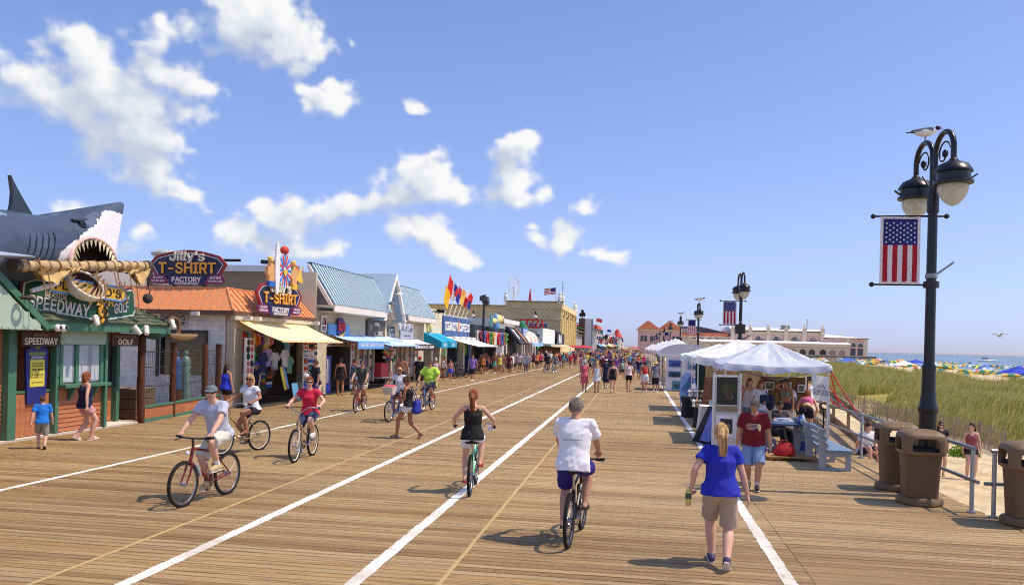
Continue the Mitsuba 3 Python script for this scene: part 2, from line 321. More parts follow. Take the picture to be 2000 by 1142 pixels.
for k, X in enumerate((-13.75 + SEC * 2, -13.75 + SEC * 3, -13.75 + SEC)):
    st = cat_([box(X - .022 + o, X + .022 + o, y, y + 2.9, -.002, .0045) for y, o in zip(np.arange(4, 80, 2.905), rs.uniform(-.004, .004, 40))])
    put('joint_strip', st, M((182, 154, 108), 0.8), 'boardwalk')
put('side_platform', box(5.44, 9.5, -6, 13.38, -.3, -.05), M((52, 40, 28), .9), 'boardwalk')
put('platform_planking', cat_([box(5.54, 9.4, y, y + PITCH - .006, -.04, 0) for y in np.arange(4.06, 13.3, PITCH)]), 'm_boards', 'boardwalk', kind='stuff')
put('edge_beam', box(5.435, 5.48, 13.4, 400, -0.32, -0.05), 'weathered_wood', 'boardwalk')
labels['lane_line'] = {'kind': 'structure', 'label': 'white painted lane lines along the boardwalk'}
def strip(x, w, y0, y1, step):
    q = []
    for y in np.arange(y0, y1, step):
        a, b = rs.uniform(-.008, .008, 2)
        q.append((x - w / 2 + a, x + w / 2 + b, y, min(y + step * 0.985, y1)))
    v = []; f = []
    for (a, b, c, d) in q:
        k = len(v); v += [[a, c, .0045], [b, c, .0045], [b, d, .0045], [a, d, .0045]]; f += [[k, k + 1, k + 2], [k, k + 2, k + 3]]
    return trimesh.Trimesh(np.array(v), np.array(f), process=False)
scene['lane_line'] = mikit.ply(cat_([strip(-9.85, .12, 4, 60, PITCH), strip(-9.85, .12, 60, 300, 5)]), 'road_paint'); _used['lane_line'] = 1
for X, w in ((-5.02, .155), (-2.82, .155), (1.70, .15)):
    k = put('lane_line', cat_([strip(X, w, 4, 60, PITCH), strip(X, w, 60, 300, 5)]), 'road_paint', kind='structure')
# ------------------------------------------------------------------ shops on the left
FX = lambda x, y, z: frame([x, y, z], EY, EZ)        # a board facing the boardwalk (+x)
FY = lambda x, y, z: frame([x, y, z], EX, EZ)        # a board facing the camera (-y)
ORNG = 'orange_siding'
# ---- ticket kiosk of orange clapboards
k = thing('ticket_kiosk', 'orange clapboard ticket kiosk with green trim and mossy shingle roof under the shark', 'kiosk')
put('wall', cat_([box(-18, -14.12, 8, 15.9, 0, 2.6), box(-18, -14.02, 17.46, 19.15, 0.06, 2.6), box(-18, -14.75, 15.9, 17.46, 0, 2.6), box(-18, -14.6, 19.15, 20.72, 0, 2.6)]), ORNG, k)
put('plinth', box(-18, -13.93, 8, 20.9, -.02, .05), M((196, 188, 172), .9), k)
for j in range(10):
    z = .07 + j * .112
    put('clapboard', hexa([[-14.02, 17.47, z], [-13.985, 17.47, z], [-14.02, 19.13, z], [-13.985, 19.13, z], [-14.02, 17.47, z + .11], [-14.01, 17.47, z + .11], [-14.02, 19.13, z + .11], [-14.01, 19.13, z + .11]]), ORNG, f'{k}__wall')
for j in range(23):
    z = .07 + j * .108
    put('clapboard', hexa([[-14.12, 9, z], [-14.085, 9, z], [-14.12, 15.88, z], [-14.085, 15.88, z], [-14.12, 9, z + .106], [-14.11, 9, z + .106], [-14.12, 15.88, z + .106], [-14.11, 15.88, z + .106]]), ORNG, f'{k}__wall')
for (x, y0, y1, z0, z1) in ((-14.0, 15.88, 16.12, .05, 2.55), (-14.0, 17.36, 17.47, .05, 2.5), (-13.96, 19.12, 19.22, .05, 2.5), (-14.52, 20.38, 20.52, .05, 2.4)):
    put('trim_post', box(x - .1, x + .07, y0, y1, z0, z1), GREEN, k)
# half doors
d = put('half_door', box(-14.16, -14.11, 16.14, 17.34, .06, 1.08), ORNG, k)
for j in range(8): put('plank', box(-14.108, -14.09, 16.15 + j * .149, 16.15 + j * .149 + .142, .07, 1.05), ORNG, d)
put('rail', box(-14.18, -14.07, 16.13, 17.35, 1.08, 1.13), GREEN, d)
d = put('golf_door', box(-14.58, -14.54, 19.25, 19.78, .06, 1.1), M((120, 62, 34), .6), k)
for j in range(4): put('plank', box(-14.538, -14.52, 19.26 + j * .13, 19.26 + j * .13 + .124, .07, 1.08), ORNG, d)
put('doorway', box(-14.74, -14.70, 16.2, 16.4, 1.12, 2.2), DARK, k)
w = put('service_window', box(-14.595, -14.57, 19.3, 20.3, 1.12, 2.25), M((40, 44, 52), .3), k)
put('window_frame', cat_([box(-14.57, -14.52, 19.26, 19.32, 1.1, 2.3), box(-14.57, -14.52, 20.28, 20.36, 1.1, 2.3), box(-14.57, -14.5, 19.26, 20.36, 1.04, 1.1)]), DGREEN, w)
put('screen', cat_([box(-14.56, -14.55, 19.33 + .06 * j, 19.345 + .06 * j, 1.85, 2.25) for j in range(16)] + [box(-14.56, -14.55, 19.33, 20.28, 1.86 + .06 * j, 1.875 + .06 * j) for j in range(7)]), M((70, 66, 60)), w, kind='stuff')
w = put('ticket_window', box(-14.015, -13.985, 17.6, 19.05, 1.27, 2.22), M((150, 156, 168), 0.06, 0.0, 0.9), k)
for (a, b, c, e) in ((17.5, 17.6, 1.2, 2.25), (18.05, 18.16, 1.2, 2.25), (18.98, 19.1, 1.2, 2.25)):
    put('mullion', box(-14.0, -13.93, a, b, c, e), GREEN, w)
put('sill', box(-14.0, -13.72, 17.44, 19.14, 1.16, 1.24), GREEN, w)
for y in (17.85, 18.7): put('sill_bracket', prism([(0, 0), (.22, .34), (0, .34)], .07, frame([-13.98, y + .07, .83], EX, EZ)), GREEN, w)
for j in range(3): put('curtain', grid(lambda a, b: (-13.978 + 0.004 * np.sin(a * 60), a, b), np.linspace(17.66 + j * .46 + .1 * (j > 0), 17.98 + j * .46 + .1 * (j > 0), 22), [1.3, 2.2]), M((186, 190, 200), .8), w)
def scallop(x, y0, y1, z0, z1, m, parent, n, name='valance', th=.03):
    pts = [(0, z1 - z0)]; L = y1 - y0
    for j in range(n):
        for q in np.linspace(0, math.pi, 7): pts.append((L * (j + .5 - .5 * math.cos(q)) / n, -.06 * math.sin(q)))
    pts.append((L, z1 - z0))
    return put(name, prism(pts, th, FX(x, y0, z0)), m, parent)
PALE = M((172, 190, 176), .7)
scallop(-13.93, 17.47, 19.14, 2.28, 2.58, PALE, k, 14)
for r in range(2):
    put('scallop_row', prism(cat_pts := [(0, .16)] + [(1.66 * (j + .5 - .5 * math.cos(q)) / 14, -.05 * math.sin(q)) for j in range(14) for q in np.linspace(0, math.pi, 6)] + [(1.66, .16)], .012, FX(-13.9, 17.475, 2.37 + .1 * r)), PALE, k)
def board(name, parent, m4, w, h, face, lines, th=.05, edge=None, shape=None):
    """a sign board centred on the frame m4 (x along the board, y up, z out); lines: (words, height, dy, colour, width or None[, dx])"""
    sh = shape if shape is not None else [(-w / 2, -h / 2), (w / 2, -h / 2), (w / 2, h / 2), (-w / 2, h / 2)]
    s = put(name, prism(sh, th, m4), face, parent)
    if edge is not None:
        pg = Polygon(sh)
        ring = pg.buffer(.0).difference(pg.buffer(-min(w, h) * .05))
        put('border', prism(ring, th + .015, m4), edge, s)
    for L in lines:
        o = np.eye(4); o[:3, 3] = [L[5] if len(L) > 5 else 0, L[2], th + .002]
        put('lettering', text(L[0], L[1], m4 @ o, .012, True, L[4]), L[3], s)
    return s
CREAM = M((232, 222, 196), .6); BROWN = M((70, 34, 26), .6)
board('door_sign', k, FX(-13.88, 16.73, 2.36), 1.2, .36, BROWN, [('SEASIDE', .075, .085, M((150, 112, 84)), .48), ('SPEEDWAY', .15, -.06, CREAM, 1.05)])
board('door_sign', k, FX(-13.88, 19.85, 2.36), 1.14, .34, BROWN, [('SEAPORT VILLAGE', .06, .09, M((150, 112, 84)), .9), ('GOLF', .14, -.06, CREAM, .66)])
mb = put('menu_board', prism([(-.28, -.72), (.28, -.72), (.34, .1), (.36, .55), (.22, .62), (.16, .8), (0, .88), (-.16, .8), (-.22, .62), (-.36, .55), (-.34, .1)], .05, FX(-14.08, 16.86, 1.54)), M((34, 40, 120), .5), k)
put('price_panel', box(-14.03, -14.02, 16.63, 17.09, 1.22, 1.86), M((222, 208, 78), .5), mb)
put('emblem', cat_([box(-14.03, -14.018, 16.58, 17.12, 1.96, 2.04), blob((-14.025, 16.86, 2.2), (.02, .1, .1))]), M((112, 140, 66)), mb)
put('lettering', cat_([text('TICKET PRICES', .045, FX(-14.019, 16.86, 1.62), .004, True, .34)] + [text(s, .032, FX(-14.019, 16.86, z), .004, False, .36) for s, z in (('SINGLE RIDER', 1.77), ('DOUBLE RIDER', 1.71), ('ALL TRACKS', 1.5), ('DAILY', 1.44), ('NO REFUNDS', 1.32))]), M((60, 50, 40)), mb)
put('lettering', text('SPEEDWAY', .06, FX(-14.018, 16.86, 1.91), .004, True, .42), M((210, 216, 230)), mb)
put('hanging_tag', box(-14.06, -14.03, 16.72, 17.0, .98, 1.14), M((34, 40, 120), .5), mb)
# eave and hipped roof with shingle courses
put('fascia', cat_([box(-13.52, -13.45, 16.4, 21.35, 2.56, 2.78), box(-13.52, -13.45, 13.0, 16.2, 2.56, 2.78), box(-18, -13.52, 21.28, 21.35, 2.56, 2.78)]), GREEN, k)
put('fascia', box(-13.46, -13.42, 16.1, 17.3, 2.6, 2.7), GREEN, k)
put('soffit', box(-18, -13.52, 12, 21.28, 2.6, 2.63), GREEN, k)
e0, e1, z0, z1, xr, yr = -13.4, 21.42, 2.78, 4.25, -15.9, 19.6
def roofpt(y, t, side):   # side 0: towards the boardwalk, 1: the far hip
    return
put('roof', trimesh.Trimesh([[e0, 8, z0], [e0, e1, z0], [xr, yr, z1], [xr, 8, z1], [-18.4, e1, z0], [-18.4, 8, z0]], [[0, 1, 2], [0, 2, 3], [1, 4, 2], [4, 5, 3], [4, 3, 2], [0, 5, 1], [1, 5, 4]], process=False), 'roof_shingle', k)
sh = []; rs = np.random.RandomState(3)
N = Vn = unit(np.cross([0, 1, 0], [xr - e0, 0, z1 - z0])) * -1
n1 = unit([z1 - z0, 0, -(xr - e0)]); n2 = unit([0, z1 - z0, e1 - yr])
for c in range(16):
    t0, t1 = c / 16, (c + 1.12) / 16
    yy = 12.5
    while yy < e1 - (e1 - yr) * t0 - .03:
        w = rs.uniform(.14, .24); h = rs.uniform(.008, .03)
        y2 = min(yy + w - .012, e1 - (e1 - yr) * t0)
        a0, a1 = e0 + (xr - e0) * t0, e0 + (xr - e0) * min(t1, 1); b0, b1 = z0 + (z1 - z0) * t0, z0 + (z1 - z0) * min(t1, 1)
        o = n1 * (h + .012)
        sh.append(hexa([[a0, yy, b0], [a0, y2, b0], [a1, yy, b1], [a1, y2, b1], V(a0, yy, b0) + o, V(a0, y2, b0) + o, V(a1, yy, b1) + n1 * .006, V(a1, y2, b1) + n1 * .006]))
        yy += w
    xx = e0 + (xr - e0) * t0
    while xx > -16:
        w = rs.uniform(.14, .24); h = rs.uniform(.008, .03)
        q0, q1 = e1 + (yr - e1) * t0, e1 + (yr - e1) * min(t1, 1); b0, b1 = z0 + (z1 - z0) * t0, z0 + (z1 - z0) * min(t1, 1)
        o = n2 * (h + .012)
        sh.append(hexa([[xx, q0, b0], [xx - w + .012, q0, b0], [xx, q1, b1], [xx - w + .012, q1, b1], V(xx, q0, b0) + o, V(xx - w + .012, q0, b0) + o, V(xx, q1, b1) + n2 * .006, V(xx - w + .012, q1, b1) + n2 * .006]))
        xx -= w
put('shingle', cat_(sh), 'roof_shingle', f'{k}__roof', kind='stuff')
# porch gable at the left edge with scalloped boards
gb = put('gable', prism([(-2.2, 0), (.5, 0), (-.9, 1.05), (-2.2, 1.05)], .05, FX(-13.4, 15.7, 2.55)), PALE, k)
for r in range(5): put('scallop_row', prism([(-2.2, .2)] + [(-2.2 + (2.6 - r * .34) * (j + .5 - .5 * math.cos(q)) / 14, -.04 * math.sin(q)) for j in range(14) for q in np.linspace(0, math.pi, 6)] + [(.4 - r * .34, .2)], .015, FX(-13.345, 15.7, 2.6 + r * .16)), PALE, gb)
put('barge_board', prism([(.62, -.06), (.62, .12), (-1.1, 1.4), (-1.1, 1.2)], .09, FX(-13.4, 15.7, 2.6)), GREEN, gb)
for y, tz, ty in ((17.9, .1, .1), (19.55, -.1, -.2), (19.95, -.1, .25), (21.2, .1, .1), (14.6, .1, 0)):
    s = put('spot_lamp', lathe([(.0, -.15), (.075, -.15), (.06, .12), (.0, .13)], 14), WHT, k)
    scene[s]['to_world'] = T().translate([-13.28, y, 2.72 + tz]).rotate([0, 1, 0], 150).rotate([1, 0, 0], ty * 120)
    put('arm', rod([-13.46, y, 2.66], [-13.28, y, 2.74 + tz], .012), WHT, s)
for y in (16.72, 16.9):
    s = put('googly_eye', blob((-13.4, y, 2.62), (.08, .09, .09), 3), M((236, 236, 236), .2), k)
    put('pupil', blob((-13.335, y + .01, 2.63), (.03, .045, .05), 2), BLACK, s)
# ---- the folded sign on the roof
s = thing('roof_sign', 'folded green carved sign with white lettering and yellow name plate on the kiosk roof', 'sign')
SG = M((26, 84, 60), .55); MAR = M((110, 26, 36), .6); GOLD = M((228, 172, 62), .5)
def between(a, b, u=EZ): return frame((V(*a) + V(*b)) / 2, V(*b) - V(*a), u)
A = between((-13.95, 16.2, 3.42), (-13.5, 18.3, 3.2)); B = between((-13.5, 18.34, 3.2), (-13.85, 20.15, 3.40))
wA = np.linalg.norm(V(.45, 2.1, -.1)); wB = np.linalg.norm(V(-.35, 1.81, .18))
for m4, w, lines in ((A, wA, [('SEASIDE', .12, .06, M(WHITE), .6, -.22), ('SPEEDWAY', .28, -.17, M(WHITE), 1.66, -.08)]), (B, wB, [('SEAPORT VILLAGE', .09, .15, M(WHITE), .98, .1), ('GOLF', .26, -.09, M(WHITE), .82, .1)])):
    h = .72; c = .14
    shp = [(-w / 2, -h / 2), (w / 2, -h / 2), (w / 2, h / 2 - c * .3), (w / 2 - .1, h / 2), (-w / 2 + .3, h / 2), (-w / 2, h / 2 - c)]
    if m4 is B: shp = [(-w / 2, -h / 2), (w / 2 - .12, -h / 2), (w / 2, -h / 2 + .12), (w / 2, h / 2 - .12), (w / 2 - .12, h / 2), (-w / 2, h / 2)]
    p = board('panel', s, m4, w, h, SG, lines, .05, M((206, 216, 210), .6), shp)
    pg = Polygon(shp); put('rim', prism(pg.buffer(.06).difference(pg), .045, m4), MAR, p)
Nm = between((-13.46, 16.42, 3.64), (-13.38, 19.05, 3.54))
shp = [(-1.30, -.08), (-1.22, -.15), (1.22, -.15), (1.30, -.08), (1.30, .08), (1.22, .15), (-1.22, .15), (-1.30, .08)]
p = put('name_plate', prism(shp, .06, Nm), M((222, 180, 52), .5), s)
pg = Polygon(shp); put('rim', prism(pg.buffer(.045).difference(pg), .07, Nm), M((96, 150, 216), .5), p)
o = np.eye(4); o[:3, 3] = [0, 0, .062]
put('lettering', text("PLAYLAND'S", .2, Nm @ o, .012, True, 2.3), M((62, 34, 30)), p)
C9 = between((-13.5, 17.75, 3.2), (-13.48, 18.8, 3.2)); o = np.eye(4); o[:3, 3] = [0, .13, .06]
put('pier_lettering', text('PIER', .2, C9 @ o, .03, True, .9), GOLD, s)
o[:3, 3] = [.05, -.2, .05]
put('number', text('9', .42, C9 @ o, .05, True, .34), GOLD, s)
put('crack', prism([(-.03, .3), (.06, .2), (-.02, .1), (.1, .02), (.0, -.1), (.09, -.2), (-.04, -.34), (.12, -.36), (.17, -.2), (.09, -.1), (.19, .03), (.06, .1), (.15, .2), (.06, .3)], .02, C9 @ (lambda q: (q.__setitem__((slice(0, 3), 3), [.02, -.12, .11]), q)[1])(np.eye(4))), BLACK, s)
# ---- shark on the roof
def hullpts(*p): return m3.Manifold.hull_points(np.vstack(p).astype(float))
_ico = trimesh.creation.icosphere(1).vertices; _ico2 = trimesh.creation.icosphere(2).vertices
def ell(c, r, q=_ico2): return q * np.asarray(r, float) + np.asarray(c, float)
def mani(t): return m3.Manifold(m3.Mesh(np.asarray(t.vertices, np.float32), np.asarray(t.faces, np.uint32)))
def tri(m): q = m.to_mesh(); return trimesh.Trimesh(q.vert_properties[:, :3], q.tri_verts, process=False)
def f_shark(pw, n, uv):
    p = (pw - mi.Point3f(-14.2, 16.57, 4.68)) / 0.947 + mi.Vector3f(-15.0, 17.5, 4.8)
    j = 0.22 * (fbm(p.y * 7, p.z * 7, p.x * 3, 3) - 0.5)
    line = dr.minimum(4.62 + (p.y - 17.75) * 0.60 + 0.12 * smoothstep(19.4, 20.2, p.y), 5.92)
    white = smoothstep(-0.015, 0.015, line + j - p.z) * smoothstep(17.55, 17.62, p.y + j)
    g = mix(lin((82, 98, 120)), lin((48, 58, 76)), fbm(p.y * 1.6, p.z * 2.2, p.x * 2, 4))
    worn = smoothstep(0.62, 0.68, fbm(p.y * 1.3 + 3, p.z * 2.0, p.x * 2, 4)) * dr.select(p.y < 17.6, 1.0, 0.25)
    g = mix(g, lin((150, 170, 196)), worn * 0.75)
    return mix(g, lin((226, 226, 226)), white)
PM('shark_paint', f_shark, 0.42, spec=0.5)
sk = thing('shark', 'giant grey and white shark model with open mouth bursting over the kiosk roof', 'sculpture')
CX = -15.0
body = m3.Manifold.batch_boolean([
    hullpts(ell((CX - .1, 11.5, 4.1), (.7, 1.0, .75)), ell((CX - .05, 14.9, 4.42), (1.0, 1.2, .92))),
    hullpts(ell((CX - .05, 14.9, 4.42), (1.0, 1.2, .92)), ell((CX, 16.7, 4.5), (.95, .8, .9))),
    hullpts(ell((CX, 16.7, 4.5), (.95, .8, .9)), ell((CX + .05, 18.1, 4.65), (.88, .6, .8))),
    hullpts(ell((CX + .05, 18.0, 4.65), (.88, .6, .82)), ell((CX + .08, 18.7, 4.9), (.82, .5, .68)), ell((CX + .12, 19.95, 4.72), (.56, .36, .55)), ell((CX + .15, 20.2, 5.6), (.32, .2, .3)), ell((CX + .25, 20.75, 6.2), (.12, .1, .1)))], m3.OpType.Add)
body = body.refine_to_length(.14); t = tri(body); trimesh.smoothing.filter_taubin(t, iterations=10); body = mani(t)
MC, MR = V(CX + .55, 19.0, 4.33), V(.82, 1.2, .76)
cav = lambda q: m3.Manifold.sphere(1.0, 40).scale((MR * q).tolist()).rotate([0, 8, 0]).translate(MC.tolist())
shell = (cav(1.0) - cav(.94)) ^ body
body = body - cav(1.0)
gl = m3.Manifold.batch_boolean([hullpts(*[ell((CX + .95 - .03 * abs(a) - j * .012, 16.55 + j * .2 + .1 * a, 4.5 + a * .42), (.05, .02, .08), _ico) for a in (-1, 0, 1)]) for j in range(5)], m3.OpType.Add)
body = body - gl
put('body', tri(body), 'shark_paint', sk, smooth=35)
put('mouth_lining', tri(shell), M((38, 16, 18), .5), sk, smooth=40)
nrm = unit([1, .12, .0]); hd = unit([-.14, 1, 0])
arc = [MC + nrm * .24 + hd * 1.12 * math.cos(q) + EZ * .69 * math.sin(q) for q in np.linspace(-.1, math.pi + .1, 40)]
put('gum', tube([a + nrm * .0 for a in arc], .055, 8), M((222, 188, 174), .4), sk, smooth=True)
rs = np.random.RandomState(4)
for q in np.linspace(.1, math.pi - .1, 15):
    c = MC + nrm * .24 + hd * 1.07 * math.cos(q) + EZ * .66 * math.sin(q)
    inn = unit(-hd * math.cos(q) * .55 - EZ * (.4 + .6 * math.sin(q)) + nrm * .1); L = rs.uniform(.20, .31)
    tang = unit(np.cross(inn, nrm)); b = [c + tang * .075, c - tang * .075, c + nrm * .055, c - nrm * .03, c + inn * L]
    put('tooth', tri(hullpts(np.array(b))), M((236, 220, 182), .4), sk)
JC, JR = V(-13.944, 18.429, 3.786), V(.48, .62, .44)
jt = np.eye(4); ja = math.radians(52); jt[:3, :3] = [[math.cos(ja), 0, math.sin(ja)], [0, 1, 0], [-math.sin(ja), 0, math.cos(ja)]]; jt[:3, 3] = JC
low_ = m3.Manifold.cube([4, 4, 4]).translate([-2, -2, -4])
ball = m3.Manifold.sphere(1.0, 36)
put('lower_jaw', xf(tri((ball.scale(JR.tolist()) - ball.scale((JR * .84).tolist())) ^ low_), jt), M((222, 220, 212), .4), sk, smooth=40)
put('tongue', xf(tri((ball.scale((JR * .835).tolist()) - ball.scale((JR * .76).tolist())) ^ low_.translate([0, 0, -.03])), jt), M((52, 20, 20), .5), sk, smooth=40)
for q in np.linspace(-2.3, 2.3, 17):
    c = V(JR[0] * .93 * math.cos(q), JR[1] * .93 * math.sin(q), 0); tg = unit(V(-JR[0] * math.sin(q), JR[1] * math.cos(q), 0)); sd = unit(V(c[0], c[1], 0)); L = rs.uniform(.16, .26)
    put('tooth', xf(tri(hullpts(np.array([c + tg * .06, c - tg * .06, c + sd * .035, c - sd * .035, c + EZ * L - sd * (.03 + .5 * L * max(0, math.cos(q)))]))), jt), M((232, 206, 150), .4), sk)
e = put('eye', blob((CX + .70, 18.62, 5.28), (.1, .15, .15), 3), M((14, 14, 18), .1), sk, smooth=True)
put('eyelid', tri(hullpts(ell((CX + .66, 18.45, 5.42), (.07, .16, .05), _ico), ell((CX + .56, 18.95, 5.5), (.06, .12, .04), _ico))), M((52, 62, 80), .45), e)
put('dorsal_fin', prism([(0, 0), (1.0, -.12), (.55, .35), (.22, .72), (.02, .98), (.1, .6), (.08, .3)], .10, FX(CX - .05, 16.95, 5.28)), M((50, 58, 74), .5), sk)
pf = hullpts(ell((-14.1, 14.8, 4.2), (.3, .5, .08), _ico), ell((-13.7, 16.1, 4.22), (.1, .18, .03), _ico), ell((-13.8, 14.6, 4.1), (.2, .3, .05), _ico))
put('pectoral_fin', tri(pf), M((150, 162, 180), .5), sk, smooth=40)
SHK = T().translate([-14.2, 16.57, 4.68]).scale(.947).translate([15.0, -17.5, -4.8])
for q in scene:
    if q.startswith(sk + '__'): scene[q]['to_world'] = SHK
# ---- yard arm with furled sail and ropes
ym = thing('ship_mast', 'weathered wooden mast pole with furled canvas and ropes hung before the shark', 'mast')
pa, pb = V(-13.15, 15.1, 3.91), V(-13.15, 19.72, 4.37)
tt = np.linspace(0, 1, 24); put('pole', tube(pa + (pb - pa) * tt[:, None], .115 + .012 * np.sin(tt * 40), 12), M((186, 164, 118), .8), ym, smooth=True)
for q in (0.0, 1.0): put('end_cap', tube([pa + (pb - pa) * (q - .02), pa + (pb - pa) * (q + .015)], .15, 12), M((74, 66, 58), .8), ym)
SAIL = M((196, 168, 112), .9); ROPE = M((150, 116, 78), .9)
for a, b, d in ((.1, .34, .26), (.30, .44, .10), (.70, .90, .12), (.84, .99, .34)):
    c = pa + (pb - pa) * ((a + b) / 2); L = np.linalg.norm(pb - pa) * (b - a)
    rs_ = np.random.RandomState(int(a * 100))
    def sl(u, v, c=c, L=L, d=d, a=a): return (c[0] + .08 + .08 * np.sin(v * 5 + u * 4 + a * 9), c[1] + (u - .5) * L * (1 - .15 * v), c[2] + (u - .5) * .082 * L - v * d * (.5 + np.sin(np.clip(u, 0, 1) * math.pi)) + .03 * np.sin(u * 20))
    g1 = grid(sl, np.linspace(0, 1, 18), np.linspace(0, 1, 8)); g2 = g1.copy(); g2.apply_translation([-.12, 0, 0]); g2.invert()
    put('furled_sail', cat_([g1, g2]), SAIL, ym, smooth=True)
for q in np.linspace(.06, .95, 14):
    c = pa + (pb - pa) * q
    put('rope_wrap', tube([c + V(.125 * math.cos(t), .03 * (t / 6.28 - .5), .125 * math.sin(t)) for t in np.linspace(0, 6.28, 14)], .02, 6), ROPE, ym)
for y, L in ((17.45, .85), (18.25, .8), (18.75, .95), (18.1, .55), (15.6, .7)):
    put('hanging_rope', tube([[-13.0, y, 4.15], [-12.85, y + .02, 4.15 - L], [-12.85, y + .12, 4.05 - L], [-12.85, y + .2, 4.15 - L], [-12.9, y + .16, 3.85]], .014, 5), ROPE, ym)
put('driftwood', tube([[-13.3, 15.75, 3.42], [-13.25, 16.15, 3.55], [-13.25, 16.5, 3.66]], [.05, .07, .06], 8), M((214, 212, 206), .8), ym)
put('rigging', rod([-13.15, 19.6, 4.3], [-13.2, 19.95, 3.6], .012), M((66, 58, 52), .8), ym)
put('float', blob((-13.2, 19.85, 3.5), (.13, .13, .14)), M((66, 58, 52), .8), ym)
put('hook', lathe([(.1, -.05), (.16, 0), (.1, .05)], 14, (-13.1, 15.4, 3.25)), M((66, 58, 52), .8), ym)
# ---- fenced yard
fn = thing('yard_fence', 'log post fence with black netting and low orange plank wall beside the kiosk', 'fence')
fp = [V(-13.92, 20.72, 0), V(-14.12, 22.6, 0), V(-14.45, 25.0, 0), V(-14.6, 26.15, 0)]
rs = np.random.RandomState(8)
for i, p in enumerate(fp):
    h = (2.55, 2.3, 2.25, 2.25)[i]; z = np.linspace(0, h, 12)
    put('log_post', tube(np.stack([p[0] + rs.uniform(-.012, .012, 12), p[1] + rs.uniform(-.012, .012, 12), z], 1), .105 - .01 * (i > 0) + rs.uniform(-.006, .006, 12), 12), 'log_wood', fn, smooth=True)
for a, b in zip(fp[:-1], fp[1:]):
    d = b - a; L = np.linalg.norm(d); m4 = between(a, b)
    lw = put('low_wall', prism([(-L / 2, 0), (L / 2, 0), (L / 2, .42), (-L / 2, .42)], .04, m4), ORNG, fn)
    for j in range(int(L / .14)): put('plank', prism([(-L / 2 + j * .14, .1), (-L / 2 + j * .14 + .13, .1), (-L / 2 + j * .14 + .13, .41), (-L / 2 + j * .14, .41)], .018, m4 @ (lambda q: (q.__setitem__((2, 3), .04), q)[1])(np.eye(4))), ORNG, lw)
    put('base_rail', prism([(-L / 2, 0), (L / 2, 0), (L / 2, .1), (-L / 2, .1)], .075, m4), GREEN, lw)
    put('cap_rail', prism([(-L / 2, .42), (L / 2, .42), (L / 2, .48), (-L / 2, .48)], .09, m4), GREEN, lw)
    wires = []
    for j in range(1, int(L / .1)): q = a + d * (j * .1 / L); wires.append(box(q[0] - .003, q[0] + .003, q[1] - .003, q[1] + .003, .48, 2.05))
    for z in np.arange(.56, 2.1, .1): wires.append(rod(a + EZ * z, b + EZ * z, .003, 3))
    for z in (1.05, 1.6, 2.05): wires.append(tube(sag((a + EZ * z, b + EZ * z), 9, .04), .012, 5))
    put('netting', cat_(wires), M((58, 54, 50), .8), fn, kind='stuff')
c = thing('planter_crate', 'weathered plank crate standing behind the netting', 'crate')
for j in range(3): put('plank', box(-15.6, -14.5, 21.35, 22.3, .02 + j * .3, .3 + j * .3), M((132 - j * 6, 104, 78), .9), c)
for j, (y, col, z0) in enumerate(((24.2, (62, 96, 152), .75), (24.75, (120, 150, 140), .4))):
    t = thing('scuba_tank', ('blue' if j == 0 else 'pale green') + ' air cylinder standing upright behind the yard netting', 'air tank')
    put('cylinder', lathe([(.0, z0), (.15, z0), (.15, 1.62), (.13, 1.74), (.07, 1.83), (.05, 1.84)], 18, (-15.0, y, 0)), M(col, .45), t, smooth=30)
    put('valve', blob((-15.0, y, 1.93), (.08, .08, .1)), M(col, .4), t)
b = thing('stump', 'brown timber stump holding the blue cylinder', 'stump'); put('trunk', lathe([(.0, 0), (.2, 0), (.19, .74), (0, .75)], 12, (-15.0, 24.2, 0)), 'log_wood', b)
bo = thing('rowboat', 'small green and tan boat model laid along the top of the yard fence', 'boat')
for y0, y1, col in ((20.9, 21.9, (44, 96, 84)), (22.1, 23.7, (196, 170, 122))):
    t = trimesh.util.concatenate([]) if False else grid(lambda u, v: (-14.0 + .22 * np.sin(v) * np.sin(np.pi * u) ** .5, y0 + (y1 - y0) * u, 2.52 - .2 * np.cos(v) * np.sin(np.pi * u) ** .5 + .05), np.linspace(.0, 1, 12), np.linspace(-1.57, 1.57, 9))
    put('hull', t, M(col, .6), bo, smooth=True)
put('rope_ring', tube([[-13.95, 22.3 + .3 * math.cos(q), 2.75 + .3 * math.sin(q)] for q in np.linspace(0, 6.28, 18)], .06, 7, True), M((120, 88, 66), .9), bo)
# ---- T-shirt shop: side wall with the dive shop, orange mansard, awning
j = thing('tshirt_shop', 'surf and tee shirt shop with orange metal mansard roof and grey shake side wall', 'shop')
put('side_wall', cat_([box(-21, -17.05, 26.3, 26.5, 0, 3.35), box(-15.15, -14.45, 26.3, 26.5, 0, 3.35), box(-17.05, -15.15, 26.3, 26.5, 2.67, 3.35), box(-17.05, -15.15, 26.3, 26.5, 0, 1.1)]), 'grey_shake', j)
w = put('side_window', box(-17.05, -15.15, 26.46, 26.49, 1.1, 2.67), M((26, 28, 32), .1, 0, .8), j)
put('window_frame', cat_([box(-17.1, -15.1, 26.25, 26.32, 2.64, 2.72), box(-15.2, -15.1, 26.25, 26.32, 1.05, 2.64), box(-17.1, -17.0, 26.25, 26.32, 1.05, 2.64)]), M((60, 54, 50)), w)
board('dive_sign', j, FY(-16.44, 26.29, 3.06), 1.1, .44, M((196, 186, 182), .8), [("DAVID'S", .17, .09, M((52, 78, 92)), .95), ('DIVE-SHOP', .12, -.11, M((40, 50, 70)), .98)], .05, None,
      [(-.55, -.2), (-.4, -.23), (0, -.2), (.35, -.24), (.55, -.2), (.53, 0), (.56, .2), (.2, .22), (-.2, .2), (-.54, .23), (-.52, .05)])
